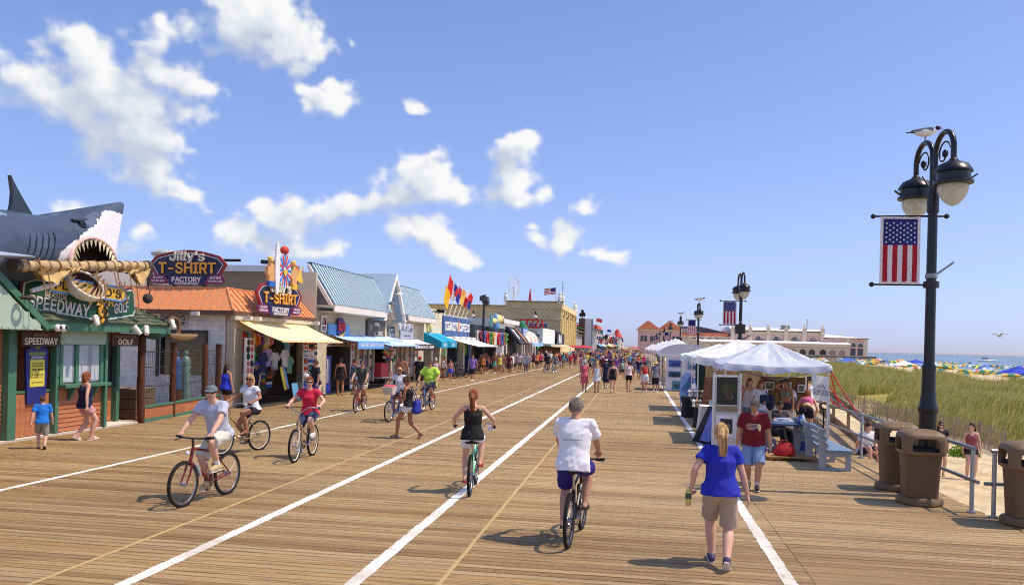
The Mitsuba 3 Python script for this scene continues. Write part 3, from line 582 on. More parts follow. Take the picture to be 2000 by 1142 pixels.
put('front_wall', cat_([box(-14.4, -14.1, 26.3, 26.9, 0, 3.35), box(-14.4, -14.1, 32.3, 33.0, 0, 3.35), box(-14.4, -14.15, 26.9, 32.3, 2.75, 3.35)]), 'cream_clapboard', j)
put('back_wall', box(-16.2, -16.0, 26.5, 33, 0, 3.3), M((176, 160, 148), .9), j)
put('shop_floor', box(-17.8, -13.3, 26.5, 33, .01, .03), M((60, 52, 50), .8), j)
put('ceiling', box(-18, -14.1, 26.5, 33, 3.25, 3.33), M((150, 140, 124), .9), j)
OR = M((214, 144, 98), .6, 0.0, .4); ORD = M((176, 88, 44), .5)
ez, tz, ex, tx, ey, ty = 3.42, 4.26, -13.95, -14.75, 25.9, 26.9
rf = put('roof', trimesh.Trimesh([[-21, ey, ez], [ex, ey, ez], [tx, ty, tz], [-21, ty, tz], [ex, 33.1, ez], [tx, 33.1, tz]], [[0, 1, 2], [0, 2, 3], [1, 4, 5], [1, 5, 2]], process=False), ORD, j)
nA, nB = unit([0, -(tz - ez), ty - ey]), unit([tz - ez, 0, ex - tx])
for q in range(17):
    x1 = ex - q * .4; x0 = x1 - .4
    f0 = min(max((ex - x1) / (ex - tx), 0), 1); t1 = min(1.0, (ex - (x0 + .03)) / (ex - tx)); tt1 = min(1.0, max(.02, (ex - x1) / (ex - tx)))
    pts = [V(x0 + .01, ey, ez), V(x1 - .01, ey, ez), V(x0 + .01, ey + t1 * (ty - ey), ez + t1 * (tz - ez)), V(x1 - .01, ey + tt1 * (ty - ey), ez + tt1 * (tz - ez))]
    put('panel', hexa([p for p in pts] + [p + nA * .02 for p in pts]), OR, rf)
    a = V(x1, ey, ez); b = V(x1, ey + tt1 * (ty - ey), ez + tt1 * (tz - ez))
    if q: put('seam', hexa([a + V(-.012, 0, 0), a + V(.012, 0, 0), b + V(-.012, 0, 0), b + V(.012, 0, 0)] + [a + V(-.012, 0, 0) + nA * .06, a + V(.012, 0, 0) + nA * .06, b + V(-.012, 0, 0) + nA * .06, b + V(.012, 0, 0) + nA * .06]), OR, rf)
for q in range(18):
    y0 = ey + q * .4; y1 = y0 + .4
    t0 = min(1.0, max(.02, (y0 - ey) / (ty - ey))); t1 = min(1.0, (y1 - .03 - ey) / (ty - ey))
    pts = [V(ex, y0 + .01, ez), V(ex, y1 - .01, ez), V(ex + t0 * (tx - ex), y0 + .01, ez + t0 * (tz - ez)), V(ex + t1 * (tx - ex), y1 - .01, ez + t1 * (tz - ez))]
    put('panel', hexa([p for p in pts] + [p + nB * .02 for p in pts]), OR, rf)
    if q:
        a, b = V(ex, y0, ez), V(ex + t0 * (tx - ex), y0, ez + t0 * (tz - ez)); o = V(0, .012, 0)
        put('seam', hexa([a - o, a + o, b - o, b + o, a - o + nB * .06, a + o + nB * .06, b - o + nB * .06, b + o + nB * .06]), OR, rf)
put('hip_cap', rod([ex, ey, ez + .03], [tx, ty, tz + .03], .05), OR, rf)
put('ridge_cap', cat_([box(-21, tx + .05, ty - .03, ty + .08, tz, tz + .06), box(tx - .08, tx + .04, ty, 33.1, tz, tz + .06)]), OR, rf)
put('eave_gutter', cat_([box(-21, ex + .02, ey - .05, ey + .02, ez - .14, ez), box(ex - .04, ex + .05, ey, 33.1, ez - .14, ez)]), M((110, 74, 54), .6), j)
put('eave_board', box(-14.1, -13.92, 26.0, 33, 3.12, 3.28), M((206, 196, 176), .7), j)
put('flat_roof', box(-21, tx - .08, ty + .08, 33, tz - .2, tz - .1), M((160, 158, 156), .9), j)
for p in ((-17.4, 25.75, 3.3), (-15.3, 25.75, 3.3), (-13.75, 26.6, 3.2), (-13.7, 27.2, 3.2), (-13.7, 29.3, 3.2), (-13.7, 32.6, 3.2)):
    lp = put('floodlight', hexa([V(*p) + V(a, b, c * .7) for c in (-.1, .1) for b in (-.07, .09) for a in (-.13, .13)]), M((222, 216, 204), .5), j)
    put('arm', rod(V(*p), V(p[0] - .1, p[1] + .2, p[2] + .1), .02), M((180, 176, 168)), lp)
# wares in the open front
rs = np.random.RandomState(12)
cols = [(60, 160, 60), (220, 60, 60), (230, 200, 60), (60, 110, 200), (230, 230, 226), (40, 40, 46), (230, 120, 40), (120, 190, 220), (200, 80, 150), (150, 110, 80), (214, 200, 190), (90, 60, 120)]
def shirt_poly(s): return [(-.22 * s, -.34 * s), (.22 * s, -.34 * s), (.22 * s, .12 * s), (.36 * s, .0), (.42 * s, .12 * s), (.18 * s, .34 * s), (.07 * s, .30 * s), (-.07 * s, .30 * s), (-.18 * s, .34 * s), (-.42 * s, .12 * s), (-.36 * s, 0), (-.22 * s, .12 * s)]
for q in range(26):
    nm_ = ['lime', 'scarlet', 'sky blue', 'golden', 'orange', 'violet', 'white', 'rose', 'emerald', 'navy', 'turquoise', 'cream', 'coral'][q % 13]; cl_ = [(150, 220, 60), (214, 50, 50), (110, 180, 230), (240, 200, 60), (240, 140, 50), (130, 90, 180), (236, 236, 236), (230, 140, 160), (40, 150, 90), (40, 56, 120), (60, 190, 190), (236, 222, 186), (240, 120, 96)][q % 13]
    y_ = 27.0 + (q % 13) * .38; z_ = 2.62 - .27 * (q // 13)
    th = thing('hanging_toy', f'{nm_} {"inflatable toy hanging in the top row" if q < 13 else "sun hat hanging in the second row"} of the tee shirt shop front', 'toy' if q < 13 else 'hat')
    if q < 13: put('body', tri(hullpts(ell((-14.3, y_, z_), (.06, .11, .08), _ico), ell((-14.3, y_ + .08, z_ - .12), (.05, .07, .09), _ico))), M(cl_, .4), th)
    else: put('brim', lathe([(.17, 0), (.09, .03), (.085, .1), (0, .12)], 12).apply_transform(frame([-14.35, y_, z_], EY, EZ)), M(cl_, .9), th)
    put('hook', rod([-14.3, y_, z_ + .07], [-14.3, y_, z_ + .2], .008, 4), STEEL, th)
n_s = 0
adj = ['faded red', 'bright green', 'navy blue', 'lilac', 'pale grey', 'striped teal', 'orange', 'sunny yellow', 'black', 'white', 'sky blue', 'rust brown', 'pink', 'mint']
ccc = [(180, 70, 70), (52, 168, 70), (40, 50, 96), (176, 150, 190), (200, 200, 200), (70, 140, 150), (226, 130, 60), (232, 200, 70), (34, 34, 38), (230, 230, 226), (130, 180, 220), (130, 84, 60), (220, 130, 160), (150, 210, 180)]
row = 0
for q, (y, z, x) in enumerate([(a_, b_, -14.45 + (c_ + 15.2) * .35) for a_, b_, c_ in [(27.2, 2.3, -15.2), (27.7, 1.75, -14.9), (28.25, 1.8, -14.6), (28.75, 1.75, -14.9), (29.2, 1.7, -14.8), (27.5, 2.45, -15.6), (28.1, 2.45, -15.6), (28.9, 2.4, -15.4), (29.6, 2.3, -15.0), (30.0, 1.7, -14.9), (30.4, 2.3, -15.3), (29.5, 1.55, -15.6), (28.4, 1.2, -15.8), (30.8, 1.5, -15.6)]]):
    th = thing('hanging_shirt', f'{adj[q]} tee shirt hanging in the open front of the tee shirt shop', 'shirt')
    z -= .1 * (q % 3); put('cloth', prism(shirt_poly(1.05), .05, FX(x + .12, 27.1 + (y - 27.1) * 1.22, z)), M(ccc[q], .9), th); put('hanger', rod([x + .14, 27.1 + (y - 27.1) * 1.22, z + .3], [x + .14, 27.1 + (y - 27.1) * 1.22, z + .5], .01, 5), STEEL, th)
for q in range(6):
    y = 26.9 + q * .62
    th = thing('folded_stack', f'{["blue", "dark red", "grey", "green", "violet", "tan"][q]} folded shirts stacked on a shop shelf', 'clothes stack')
    for a in range(5): put('folded_shirt', box(-15.1, -14.65, y, y + .5, .5 + a * .13, .61 + a * .13), M(cols[(q * 3 + a) % 12], .9), th)
rk = thing('display_rack', 'white wire rack of coloured towels and mugs at the shop corner', 'display rack')
put('post', cat_([box(-13.55, -13.5, y, y + .05, 0, 2.45) for y in (30.9, 31.35, 31.85, 32.3)]), M((226, 220, 206)), rk)
for a in range(7):
    for b in range(3):
        y = 30.97 + b * .47
        c_ = [(44, 60, 60), (214, 216, 220), (190, 60, 50), (60, 110, 190), (40, 40, 44), (90, 150, 160), (224, 190, 160), (230, 230, 226)]
        r_ = .13 + .05 * (b % 2); cc_ = c_[rs.randint(8)]; tw = put('rolled_towel', lathe([(.0, 0), (r_, 0), (r_ + .01, .15), (r_, .26), (0, .28)], 12, (-13.55, y + .17, .22 + a * .31)), M(cc_, .7), rk)
        put('band', lathe([(r_ + .002, .06), (r_ + .014, .09), (r_ + .014, .16 + .04 * (a % 2)), (r_ + .006, .2)], 12, (-13.55, y + .17, .22 + a * .31)), M(c_[rs.randint(8)], .7), tw)
pr = thing('poster_rack', 'tall white stand of red and black decals at the shop entrance', 'poster stand')
put('panel', box(-13.75, -13.68, 26.35, 27.0, .1, 2.5), M((220, 214, 204)), pr)
for a in range(9):
    for b in range(2):
        put('decal', prism(Point(0, 0).buffer(rs.uniform(.08, .13), 3 + a % 3), .012, FX(-13.68, 26.53 + b * .28 + rs.uniform(-.02, .02), .33 + a * .25) @ rotz(rs.uniform(0, 6))), M([(190, 50, 50), (36, 34, 38), (200, 60, 60), (60, 50, 50), (200, 120, 120)][rs.randint(5)]), pr)
bb = [((236, 236, 70), 'lime yellow'), ((230, 120, 60), 'orange'), ((90, 70, 150), 'purple'), ((70, 160, 210), 'aqua')]
for q, (c, n) in enumerate(bb):
    th = put('bodyboard', prism(Polygon([(-.2, -.45), (.2, -.45), (.24, .2), (.14, .42), (0, .48), (-.14, .42), (-.24, .2)]), .05, frame([-13.6 - .06 * q, 29.2 + .2 * q, .95], unit([-.3, 1, 0]), unit([-.25, 0, 1]))), M(c, .5), label=f'{n} bodyboard leaning at the tee shirt shop front', cat='bodyboard')
th = thing('beach_chair', 'folded beach chair with striped cloth leaning outside the tee shirt shop', 'beach chair')
put('frame', cat_([tube([[-13.1, 29.2 + d, .02], [-13.25, 29.25 + d, .75], [-13.3, 29.6 + d, .8], [-13.2, 29.62 + d, .05]], .014, 6) for d in (0, .55)]), STEEL, th)
put('cloth', prism([(0, 0), (.5, 0), (.5, .62), (0, .62)], .02, frame([-13.14, 29.25, .15], EY, unit([-.2, 0, 1]))), M((90, 150, 190)), th)
# big awning
def awning(label, y0, y1, zt, zb, x0, x1, m, val=0.0, vm=None, group=None, ribs=None, lettering=None, lm=None):
    a = thing('awning', label, 'awning', group)
    n = max(6, int((y1 - y0) * 3))
    def s(u, v): return (x0 + (x1 - x0) * v, y0 + (y1 - y0) * u, zt + (zb - zt) * v - .06 * np.sin(np.pi * v) + .012 * np.sin(u * n * 2.1) * v)
    g1 = grid(s, np.linspace(0, 1, n), np.linspace(0, 1, 7)); g2 = g1.copy(); g2.apply_translation([0, 0, -.012]); g2.invert()
    put('canopy', cat_([g1, g2]), m, a, smooth=True)
    put('front_bar', box(x1 - .03, x1 + .03, y0, y1, zb - .05, zb + .02), m if vm is None else vm, a)
    for y in (y0 + .1, y1 - .1): put('arm', rod([x0, y, zt - .35], [x1, y, zb - .03], .02, 6), STEEL, a)
    if val:
        v = scallop(x1 + .03, y0, y1, zb - val, zb, vm or m, a, max(4, int((y1 - y0) / .35)), th=.012)
        if lettering: put('lettering', text(lettering, val * .55, FX(x1 + .045, (y0 + y1) / 2, zb - val * .5), .004, True, (y1 - y0) * .86), lm, v)
    return a
awning('wide sand yellow awning stretched out from the tee shirt shop', 26.4, 32.2, 3.15, 2.42, -14.1, -12.35, M((238, 214, 164), .9))
# rooftop sign 1 facing the camera
def tee_sign(root, m4, s, top):
    pts = [(-1.22, -.25), (-1.1, -.55), (1.1, -.55), (1.22, -.25), (1.45, .15), (1.2, .42)] + [(1.2 - 2.4 * q, .42 + .22 * math.sin(q * math.pi)) for q in np.linspace(.05, .95, 12)] + [(-1.2, .42), (-1.45, .15)]
    pts = [(a * s[0], b * s[1]) for a, b in pts]; pg = Polygon(pts)
    b = put('panel', prism(pg, .1, m4), M((24, 30, 74), .5), root)
    put('rim', prism(pg.buffer(.07).difference(pg), .12, m4), M((150, 44, 44), .5), b)
    put('inner_line', prism(pg.buffer(-.03).difference(pg.buffer(-.055)), .108, m4), M((222, 222, 230), .5), b)
    def at(dx, dy, dz=.105): o = np.eye(4); o[:3, 3] = [dx * s[0], dy * s[1], dz]; return m4 @ o
    put('lettering', text("T-SHIRT", .42 * s[1], at(0, .0), .06, True, 2.25 * s[0]), M((232, 166, 66), .5), b)
    put('lettering', text("Jilly's", .36 * s[1], at(0, top), .08, True, 1.36 * s[0]), M((228, 222, 206), .5), b)
    f = put('lower_plate', prism(Polygon([(a * .7 * s[0], c * .16 * s[1]) for a, c in ((-1, -1), (1, -1), (1.05, 0), (1, 1), (-1, 1), (-1.05, 0))]), .08, at(0, -.52, .06)), M((40, 36, 96), .5), root)
    put('lettering', text('FACTORY', .19 * s[1], at(0, -.46, .142), .03, True, 1.14 * s[0]), M((234, 230, 230), .5), f)
    put('lettering', text('CUSTOM DECALS', .085 * s[1], at(0, -.62, .142), .02, True, .95 * s[0]), M((234, 230, 230), .5), f)
    for sg, l1, l2 in ((-1, 'O.C.B.P.', 'OFFICIAL GEAR'), (1, 'ACTIVE WEAR', 'BATHING SUITS')):
        el = Polygon([(.36 * s[0] * math.cos(q), .19 * s[1] * math.sin(q)) for q in np.linspace(0, 6.28, 24)])
        f = put('side_plate', prism(el, .08, at(sg * 1.13, -.45, .06)), M((112, 36, 84), .5), root)
        put('lettering', cat_([text(l1, .085 * s[1], at(sg * 1.13, -.39, .142), .02, True, .42 * s[0]), text(l2, .07 * s[1], at(sg * 1.13, -.52, .142), .02, True, .52 * s[0])]), M((230, 214, 226), .5), f)
s = thing('shop_sign', 'dark blue arched tee shirt sign on posts above the orange roof', 'sign')
tee_sign(s, FY(-16.33, 27.0, 5.0), (1.0, .92), .47)
for x in (-16.95, -15.75): put('post', box(x - .07, x + .07, 27.05, 27.2, 4.1, 4.8), M((66, 58, 54)), s)
s = thing('figure_sign', 'blue tee shirt sign topped with carved surfers, surfboard and wheel facing the boardwalk', 'sign')
m4 = frame([-13.55, 28.5, 4.02], unit([.16, 1, 0]), EZ); tee_sign(s, m4, (.95, .95), .42)
def at2(dx, dy, dz=.12): o = np.eye(4); o[:3, 3] = [dx, dy, dz]; return m4 @ o
put('surfboard', prism(Polygon([(.14 * math.cos(q), 1.0 * math.sin(q)) for q in np.linspace(0, 6.28, 28)]), .07, at2(-.42, 1.12, .2)), M((232, 232, 236), .3), s)
w = put('wheel', prism(Point(0, 0).buffer(.42), .05, at2(.12, 1.08, .15) @ np.diag([1, 1.55, 1, 1])), M((196, 220, 240)), s)
for q in range(16):
    a = q * math.pi / 8; put('spoke', prism([(-.02, .1), (.02, .1), (.03, .40), (-.03, .40)], .02, at2(.12, 1.08, .2) @ np.diag([1, 1.55, 1, 1]) @ rotz(a)), M([(60, 120, 210), (220, 70, 60)][q % 2]), w)
put('hub', prism([(0, -.16), (.12, 0), (.1, .12), (0, .06), (-.1, .12), (-.12, 0)], .03, at2(.12, 1.0, .22)), M((236, 200, 70)), w)
for dx, col, sh in ((-.72, (40, 110, 200), 1), (.78, (230, 190, 60), -1)):
    k_ = .74; zz = lambda q: .42 + (q - .35) * k_
    f = put('carved_figure', prism(affinity.scale(Polygon([(-.16, -.5), (.16, -.5), (.2, .1), (.34, .38), (.2, .5), (.12, .45), (.1, .62), (-.1, .62), (-.12, .45), (-.3, .44), (-.3, .1), (-.18, .05)]).buffer(.03), k_, k_, origin=(0, 0)), .14, at2(dx, zz(.85), .08)), M((222, 170, 110), .6), s)
    put('head', blob((m4 @ V(dx, zz(1.62), .16, 1))[:3], (.1, .10, .12)), M((222, 170, 110), .6), f)
    put('hair', blob((m4 @ V(dx, zz(1.74), .13, 1))[:3], (.11, .11, .08)), M((236, 204, 96), .6), f)
    put('shorts', prism([(-.16, -.1), (.16, -.1), (.15, .1), (-.15, .1)], .16, at2(dx, zz(.46), .09)), M(col), f)
put('beach_ball', blob((m4 @ V(.15, 1.85, .15, 1))[:3], (.16, .2, .16)), M((206, 60, 50)), s)
for q, c in enumerate([(60, 140, 90), (220, 90, 60), (240, 200, 70)]):
    put('pennant', prism([(0, 0), (.5, -.1), (.32, .45)], .06, at2(.5 + .18 * q, 1.0 + .05 * q - .16 * q, .1 + .03 * q)), M(c), s)
# ---- rooftop plant behind
for x, y, w, h, lab in ((-19.2, 30, .9, .9, 'round grey roof ventilator behind the arched tee shirt sign'), ):
    v = thing('roof_ventilator', lab, 'ventilator'); put('drum', lathe([(0, 4.6), (w * .5, 4.6), (w * .5, 5.75), (w * .62, 5.8), (w * .62, 5.88), (w * .4, 6.0), (0, 6.0)], 20, (x, y, 0)), M((176, 180, 176), .5), v)
    put('louvre', cat_([lathe([(w * .505, z), (w * .55, z + .04), (w * .505, z + .08)], 20, (x, y, 0)) for z in np.arange(4.7, 5.7, .2)]), M((150, 154, 150)), v)
# ---- blue roofed cottage shops
c = thing('gabled_shop', 'long cream shop building with steep blue ribbed roof and central gable', 'shop')
put('side_wall', box(-30, -14.75, 33.12, 33.4, 0, 5.45), 'taupe_shingle', c)
put('coping', box(-30, -14.7, 33.02, 33.45, 5.45, 5.72), M((206, 208, 212), .6), c)
put('lower_roof', box(-30, -22, 27.5, 33.0, 4.4, 5.5), M((178, 176, 172), .8), c)
put('lower_roof', box(-30, -21.9, 27.4, 27.6, 5.2, 5.5), M((210, 212, 214), .8), c)
put('rooftop_bar', cat_([rod([-19.5, 33.2, 5.95], [-17.6, 33.2, 5.95], .06), rod([-16.6, 33.2, 5.9], [-15.2, 33.2, 5.8], .09)]), DARK, c)
put('front_wall', box(-14.4, -14.0, 33.4, 51.3, 2.55, 3.95), 'cream_clapboard', c)
for y0, y1 in ((33.4, 34.6), (38.6, 39.0), (44.3, 44.9), (47.5, 47.9), (50.2, 51.3)):
    put('pier', box(-14.35, -14.02, y0, y1, 0, 2.55), 'cream_clapboard', c)
put('back_wall', box(-15.9, -15.7, 33.4, 51.3, 0, 2.6), M((120, 114, 110), .9), c)
put('shop_floor', box(-17, -13.9, 33.4, 51.3, .005, .02), M((90, 84, 78)), c)
put('ceiling', box(-17, -14.1, 33.4, 51.3, 2.56, 2.6), M((120, 114, 104)), c)
put('corner_board', box(-14.78, -13.94, 33.06, 33.2, 0, 5.45), M((206, 196, 176), .7), c)
RX0, RZ0, RX1, RZ1 = -13.2, 4.02, -14.35, 5.82
BL1, BL2 = M((192, 214, 220), .6), M((30, 66, 90), .6)
def ribbed(y0, y1, z1, n):
    x1 = RX0 + (RX1 - RX0) * (z1 - RZ0) / (RZ1 - RZ0)
    nn = unit([z1 - RZ0, 0, RX0 - x1])
    r = put('roof', hexa([[RX0, y0, RZ0], [RX0, y1, RZ0], [x1, y0, z1], [x1, y1, z1]] + [V(*p) + nn * .03 for p in ([RX0, y0, RZ0], [RX0, y1, RZ0], [x1, y0, z1], [x1, y1, z1])]), BL2, c)
    for q in range(n):
        a, b = y0 + (y1 - y0) * (q + .08) / n, y0 + (y1 - y0) * (q + .50) / n
        base = [V(RX0 + .01, a, RZ0), V(RX0 + .01, b, RZ0), V(x1, a, z1), V(x1, b, z1)]
        put('rib', hexa([p + nn * .03 for p in base] + [p + nn * .10 for p in base]), BL1, r)
    put('ridge', box(x1 - .1, x1 + .08, y0 - .05, y1 + .02, z1, z1 + .09), BL2, r)
    return r
ribbed(33.3, 41.6, 5.82, 26); ribbed(44.0, 51.2, 5.82, 30)
put('roof_end', prism([(0, 0), (1.15, 0), (0, 1.75)], .08, frame([-14.36, 33.3, 4.02], EX, EZ)), M((88, 96, 104), .6), c)
put('end_board', prism([(0, 1.8), (1.18, -.02), (1.0, -.02), (-.06, 1.6)], .1, frame([-14.36, 33.22, 4.04], EX, EZ)), M((226, 222, 212), .6), c)
for y0, y1 in ((33.3, 40.6), (44.7, 51.3)):
    L = (y1 - y0) / 4
    for q in range(4): put('fascia_panel', box(-13.22, -13.16, y0 + q * L + .02, y0 + (q + 1) * L - .02, 3.74, 4.04), M((232, 230, 222), .6), c)
    put('soffit', box(-14.0, -13.24, y0, y1, 3.72, 3.76), M((200, 190, 168), .7), c)
gy, gz = 42.4, 6.0
g = put('gable', prism([(-1.7, 0), (1.7, 0), (0, 2.3)], .05, FX(-13.75, gy, 3.72)), M((220, 206, 176), .8), c)
for sg in (-1, 1): put('barge_board', prism([(0, 2.52), (0, 2.24), (sg * 1.72, -.12), (sg * 2.0, -.12)], .14, FX(-13.3, gy, 3.72)), M((238, 238, 232), .5), g)
put('slope', cat_([hexa([[-15.5, gy, 6.2], [-13.2, gy, 6.2], [-15.5, gy + sg * 2, 3.6], [-13.2, gy + sg * 2, 3.6]] + [[-15.5, gy, 6.24], [-13.2, gy, 6.24], [-15.5, gy + sg * 2.05, 3.62], [-13.2, gy + sg * 2.05, 3.62]]) for sg in (-1, 1)]), M((160, 186, 206), .6), g)
put('gable_vent', prism([(-.7, 0), (.7, 0), (0, 1.1)], .03, FX(-13.70, gy + .1, 3.75)), 'taupe_shingle', g)
lp = put('gable_lamp', lathe([(.26, 0), (.1, .07), (.03, .14), (0, .14)], 16, (-13.0, gy, 5.1)), M((230, 228, 222)), g)
put('arm', tube([[-13.0, gy, 5.24], [-12.98, gy - .1, 5.5], [-13.2, gy - .1, 5.6], [-13.6, gy, 5.45]], .018, 6), M((200, 190, 180)), lp)
lp = put('gooseneck_lamp', lathe([(.2, 0), (.16, .12), (.02, .2)], 14, (-12.95, 40.9, 4.45)), M((100, 110, 120)), g)
for y in (42.1, 43.0, 43.9):
    lp = put('heart_lamp', prism([(0, -.24), (.2, .06), (.12, .18), (0, .1), (-.12, .18), (-.2, .06)], .08, FX(-12.9, y, 3.35)), M((206, 212, 220), .4), g)
    put('arm', tube([[-12.9, y, 3.5], [-12.85, y - .1, 3.9], [-13.1, y - .1, 4.05], [-13.7, y, 3.8]], .015, 6), M((150, 146, 140)), lp)
board('atm_sign', c, FX(-13.95, 34.0, 3.22), .66, .74, M((232, 226, 222), .5), [('ATM', .3, .1, M((128, 30, 50)), .46), ('MACHINE', .07, -.17, M((128, 30, 50)), .4), ('CREDIT CARDS', .05, -.27, M((90, 60, 80)), .46)], .04)
bs = board('cafe_sign', c, FX(-13.95, 35.8, 2.98), 2.7, .5, M((104, 160, 214), .5), [], .06)
put('emblem', prism(Polygon([(.5 * math.cos(q) * (1 + .12 * math.cos(3 * q)), .48 * math.sin(q)) for q in np.linspace(0, 6.28, 26)]), .06, FX(-13.88, 35.9, 3.08)), M((70, 40, 110), .5), bs)
put('lettering', text("Bob's", .4, FX(-13.815, 35.9, 3.15), .03, True, .85), M((214, 60, 70)), bs)
put('swoosh', prism([(-.35, -.05), (.1, .02), (.38, .14), (.3, -.02), (0, -.12)], .03, FX(-13.81, 35.9, 2.78)), M((244, 204, 60)), bs)
board('heart_sign', c, FX(-13.95, 41.2, 3.12), 2.9, .95, M((98, 84, 78), .7), [('730', .22, .1, M((206, 190, 150)), .4, -.9), ('BARREL', .16, .28, M((230, 226, 216)), .8, .1), ('THE SALT', .22, -.22, M((226, 220, 208)), .9, .7), ('AT', .14, -.25, M((206, 190, 150)), .3, -.2)], .05, M((62, 46, 42)))
board('oval_sign', c, FX(-13.95, 44.0, 3.0), 1.1, .8, M((54, 62, 66), .6), [('JOLLY', .17, .14, M((226, 226, 220)), .6), ('SHOPS', .2, -.14, M((206, 210, 208)), .8)], .05, M((206, 206, 196)))
board('white_sign', c, FX(-13.95, 47.1, 3.12), 2.7, .95, M((230, 230, 230), .5), [('SWEETS', .22, .14, M((120, 124, 140)), 1.0, -.6), ('& GIFTS', .22, .1, M((120, 124, 140)), .9, .65), ('BOARDWALK', .1, -.28, M((150, 150, 160)), 1.6)], .05)
# shop fronts: doors, panes, goods
for q, (y0, y1) in enumerate(((39.0, 41.4), (41.5, 44.3), (44.9, 47.4), (47.9, 50.2))):
    if q == 1: continue
    f = put('shop_window', box(-14.12, -14.1, y0, y1, .35, 2.5), M((70, 74, 78), .08, 0, .8), c)
    n = 3 if y1 - y0 > 2 else 2
    put('mullion', cat_([box(-14.1, -14.04, y0 + (y1 - y0) * a / n - .035, y0 + (y1 - y0) * a / n + .035, .3, 2.5) for a in range(n + 1)]), M((214, 208, 196)), f)
    for a in range(9): put('goods', box(-14.1, -14.07, y0 + .1 + (a % 3) * .75, y0 + .55 + (a % 3) * .75, .5 + (a // 3) * .62, .9 + (a // 3) * .62), M([(200, 170, 140), (180, 90, 80), (150, 150, 160), (214, 206, 190), (120, 90, 120)][(a + q) % 5]), f)
ice = thing('vending_machine', 'blue vending machine inside the shaded shop entrance', 'vending machine')
put('cabinet', box(-14.75, -14.1, 34.72, 35.42, .02, 1.75), M((30, 60, 170), .4), ice); put('front', box(-14.1, -14.07, 34.82, 35.1, .5, 1.6), M((190, 196, 206), .2), ice); put('slot', box(-14.1, -14.06, 34.82, 35.3, .12, .4), M((40, 90, 220), .4), ice)
put('menu_strip', cat_([box(-14.08, -14.02, 34.6, 38.5, 2.2, 2.5)]), M((196, 184, 160)), c)
for a in range(7): put('menu_card', box(-14.02, -14.0, 34.7 + a * .53, 35.1 + a * .53, 2.24, 2.46), M([(120, 80, 66), (70, 76, 84), (196, 110, 70)][a % 3]), c)
put('door_banner', box(-14.0, -13.95, 37.6, 38.1, .1, 2.35), M((230, 226, 220)), c); put('banner_lettering', cat_([text(t, .26, FX(-13.948, 37.85, 2.1 - .36 * a), .006, True, .3) for a, t in enumerate('BAKED')]), M((190, 50, 60)), c)
awning('pale blue striped awning with lettered valance in front of the cafe', 35.0, 39.8, 2.75, 2.45, -14.0, -12.7, M((158, 186, 232), .9), .30, M((100, 160, 226), .9), None, None, 'FRESH FRIED CHICKEN WITH JUST THE FRIES', M((226, 236, 246)))
awning('plain pale blue awning over the sweet shop doors', 38.8, 44.2, 2.78, 2.28, -14.0, -12.3, M((170, 190, 228), .9))
awning('black and white lettered awning past the sweet shop', 44.6, 49.6, 2.7, 2.36, -14.0, -12.8, M((216, 218, 226), .9), .32, M((40, 42, 44), .9), None, None, 'HOMEMADE ICE CREAM', M((236, 236, 236)))
for q, (lab, cs) in enumerate((('bunch of coloured toys and beach balls hanging by the sweet shop door', [(240, 200, 150), (240, 90, 70), (250, 220, 80), (80, 160, 90), (90, 120, 210), (240, 150, 180), (236, 236, 230)]), )):
    t = thing('toy_bunch', lab, 'toys')
    rs = np.random.RandomState(q)
    for a in range(34): put('toy', blob((-13.6 + rs.uniform(-.2, .2), 41.7 + rs.uniform(0, 1.9), 1.35 + rs.uniform(0, .85)), rs.uniform(.06, .11, 3), 1), M(cs[a % 7]), t)
t = thing('toy_counter', 'red counter with gift bags below the hanging toys', 'counter'); put('front', box(-14.2, -13.7, 41.6, 42.9, .5, 1.3), M((200, 60, 70)), t); put('shelf', box(-14.2, -13.62, 41.6, 43.6, .46, .52), M((220, 214, 208)), t)
for a in range(5): put('bag', box(-13.75, -13.6, 42.95 + a * .13, 43.06 + a * .13, .53, .8), M([(230, 200, 160), (220, 90, 90), (240, 230, 210)][a % 3]), t)
# ---- cream shop with teal awnings
c = thing('cream_shop', 'cream plaster shop with two teal awnings and a carved emblem', 'shop')
put('wall', cat_([box(-22, -14.2, 51.4, 57.0, 2.3, 4.75), box(-22, -14.2, 51.4, 52.2, 0, 2.3), box(-22, -14.2, 54.2, 54.7, 0, 2.3), box(-22, -14.2, 56.5, 57, 0, 2.3), box(-22, -15.6, 52.2, 56.5, 0, 2.3)]), 'cream_plaster', c)
put('coping', box(-22, -14.1, 51.35, 57.05, 4.75, 4.83), M((226, 220, 204)), c)
for y in (52.25, 54.75): f = put('shop_window', box(-14.9, -14.88, y, y + 1.7, .1, 2.2), M((60, 52, 50), .1, 0, .8), c); put('mullion', cat_([box(-14.88, -14.82, y + a, y + a + .06, .1, 2.2) for a in (0, .8, 1.64)]), M((150, 110, 80)), f)
for y in (54.9, 55.8): put('roof_spotlight', cat_([blob((-13.9, y, 4.75), (.2, .12, .12)), rod([-14.2, y, 4.6], [-13.9, y, 4.75], .03)]), DARK, c)
e = put('emblem', prism(Polygon([(-.5, -.6), (.6, -.6), (.65, 0), (.35, .75), (0, .95), (-.3, .7), (-.45, .1)]), .1, FX(-14.2, 53.2, 3.5)), M((224, 208, 130)), c)
for dy, dz, r, col in ((-.5, .5, (.08, .25, .3), (60, 96, 90)), (0, -.5, (.1, .6, .2), (110, 170, 214)), (.1, .1, (.12, .3, .4), (230, 214, 160)), (-.6, -.5, (.08, .2, .25), (50, 90, 80)), (.2, .5, (.1, .15, .2), (236, 196, 60))): put('carving', blob((-14.05, 53.2 + dy, 3.5 + dz), r), M(col), e)
put('barber_pole', cat_([rod([-13.9, 56.9, .1], [-13.9, 56.9, 2.1], .07)]), M((120, 190, 120)), c)
TEAL = M((22, 150, 186), .85)
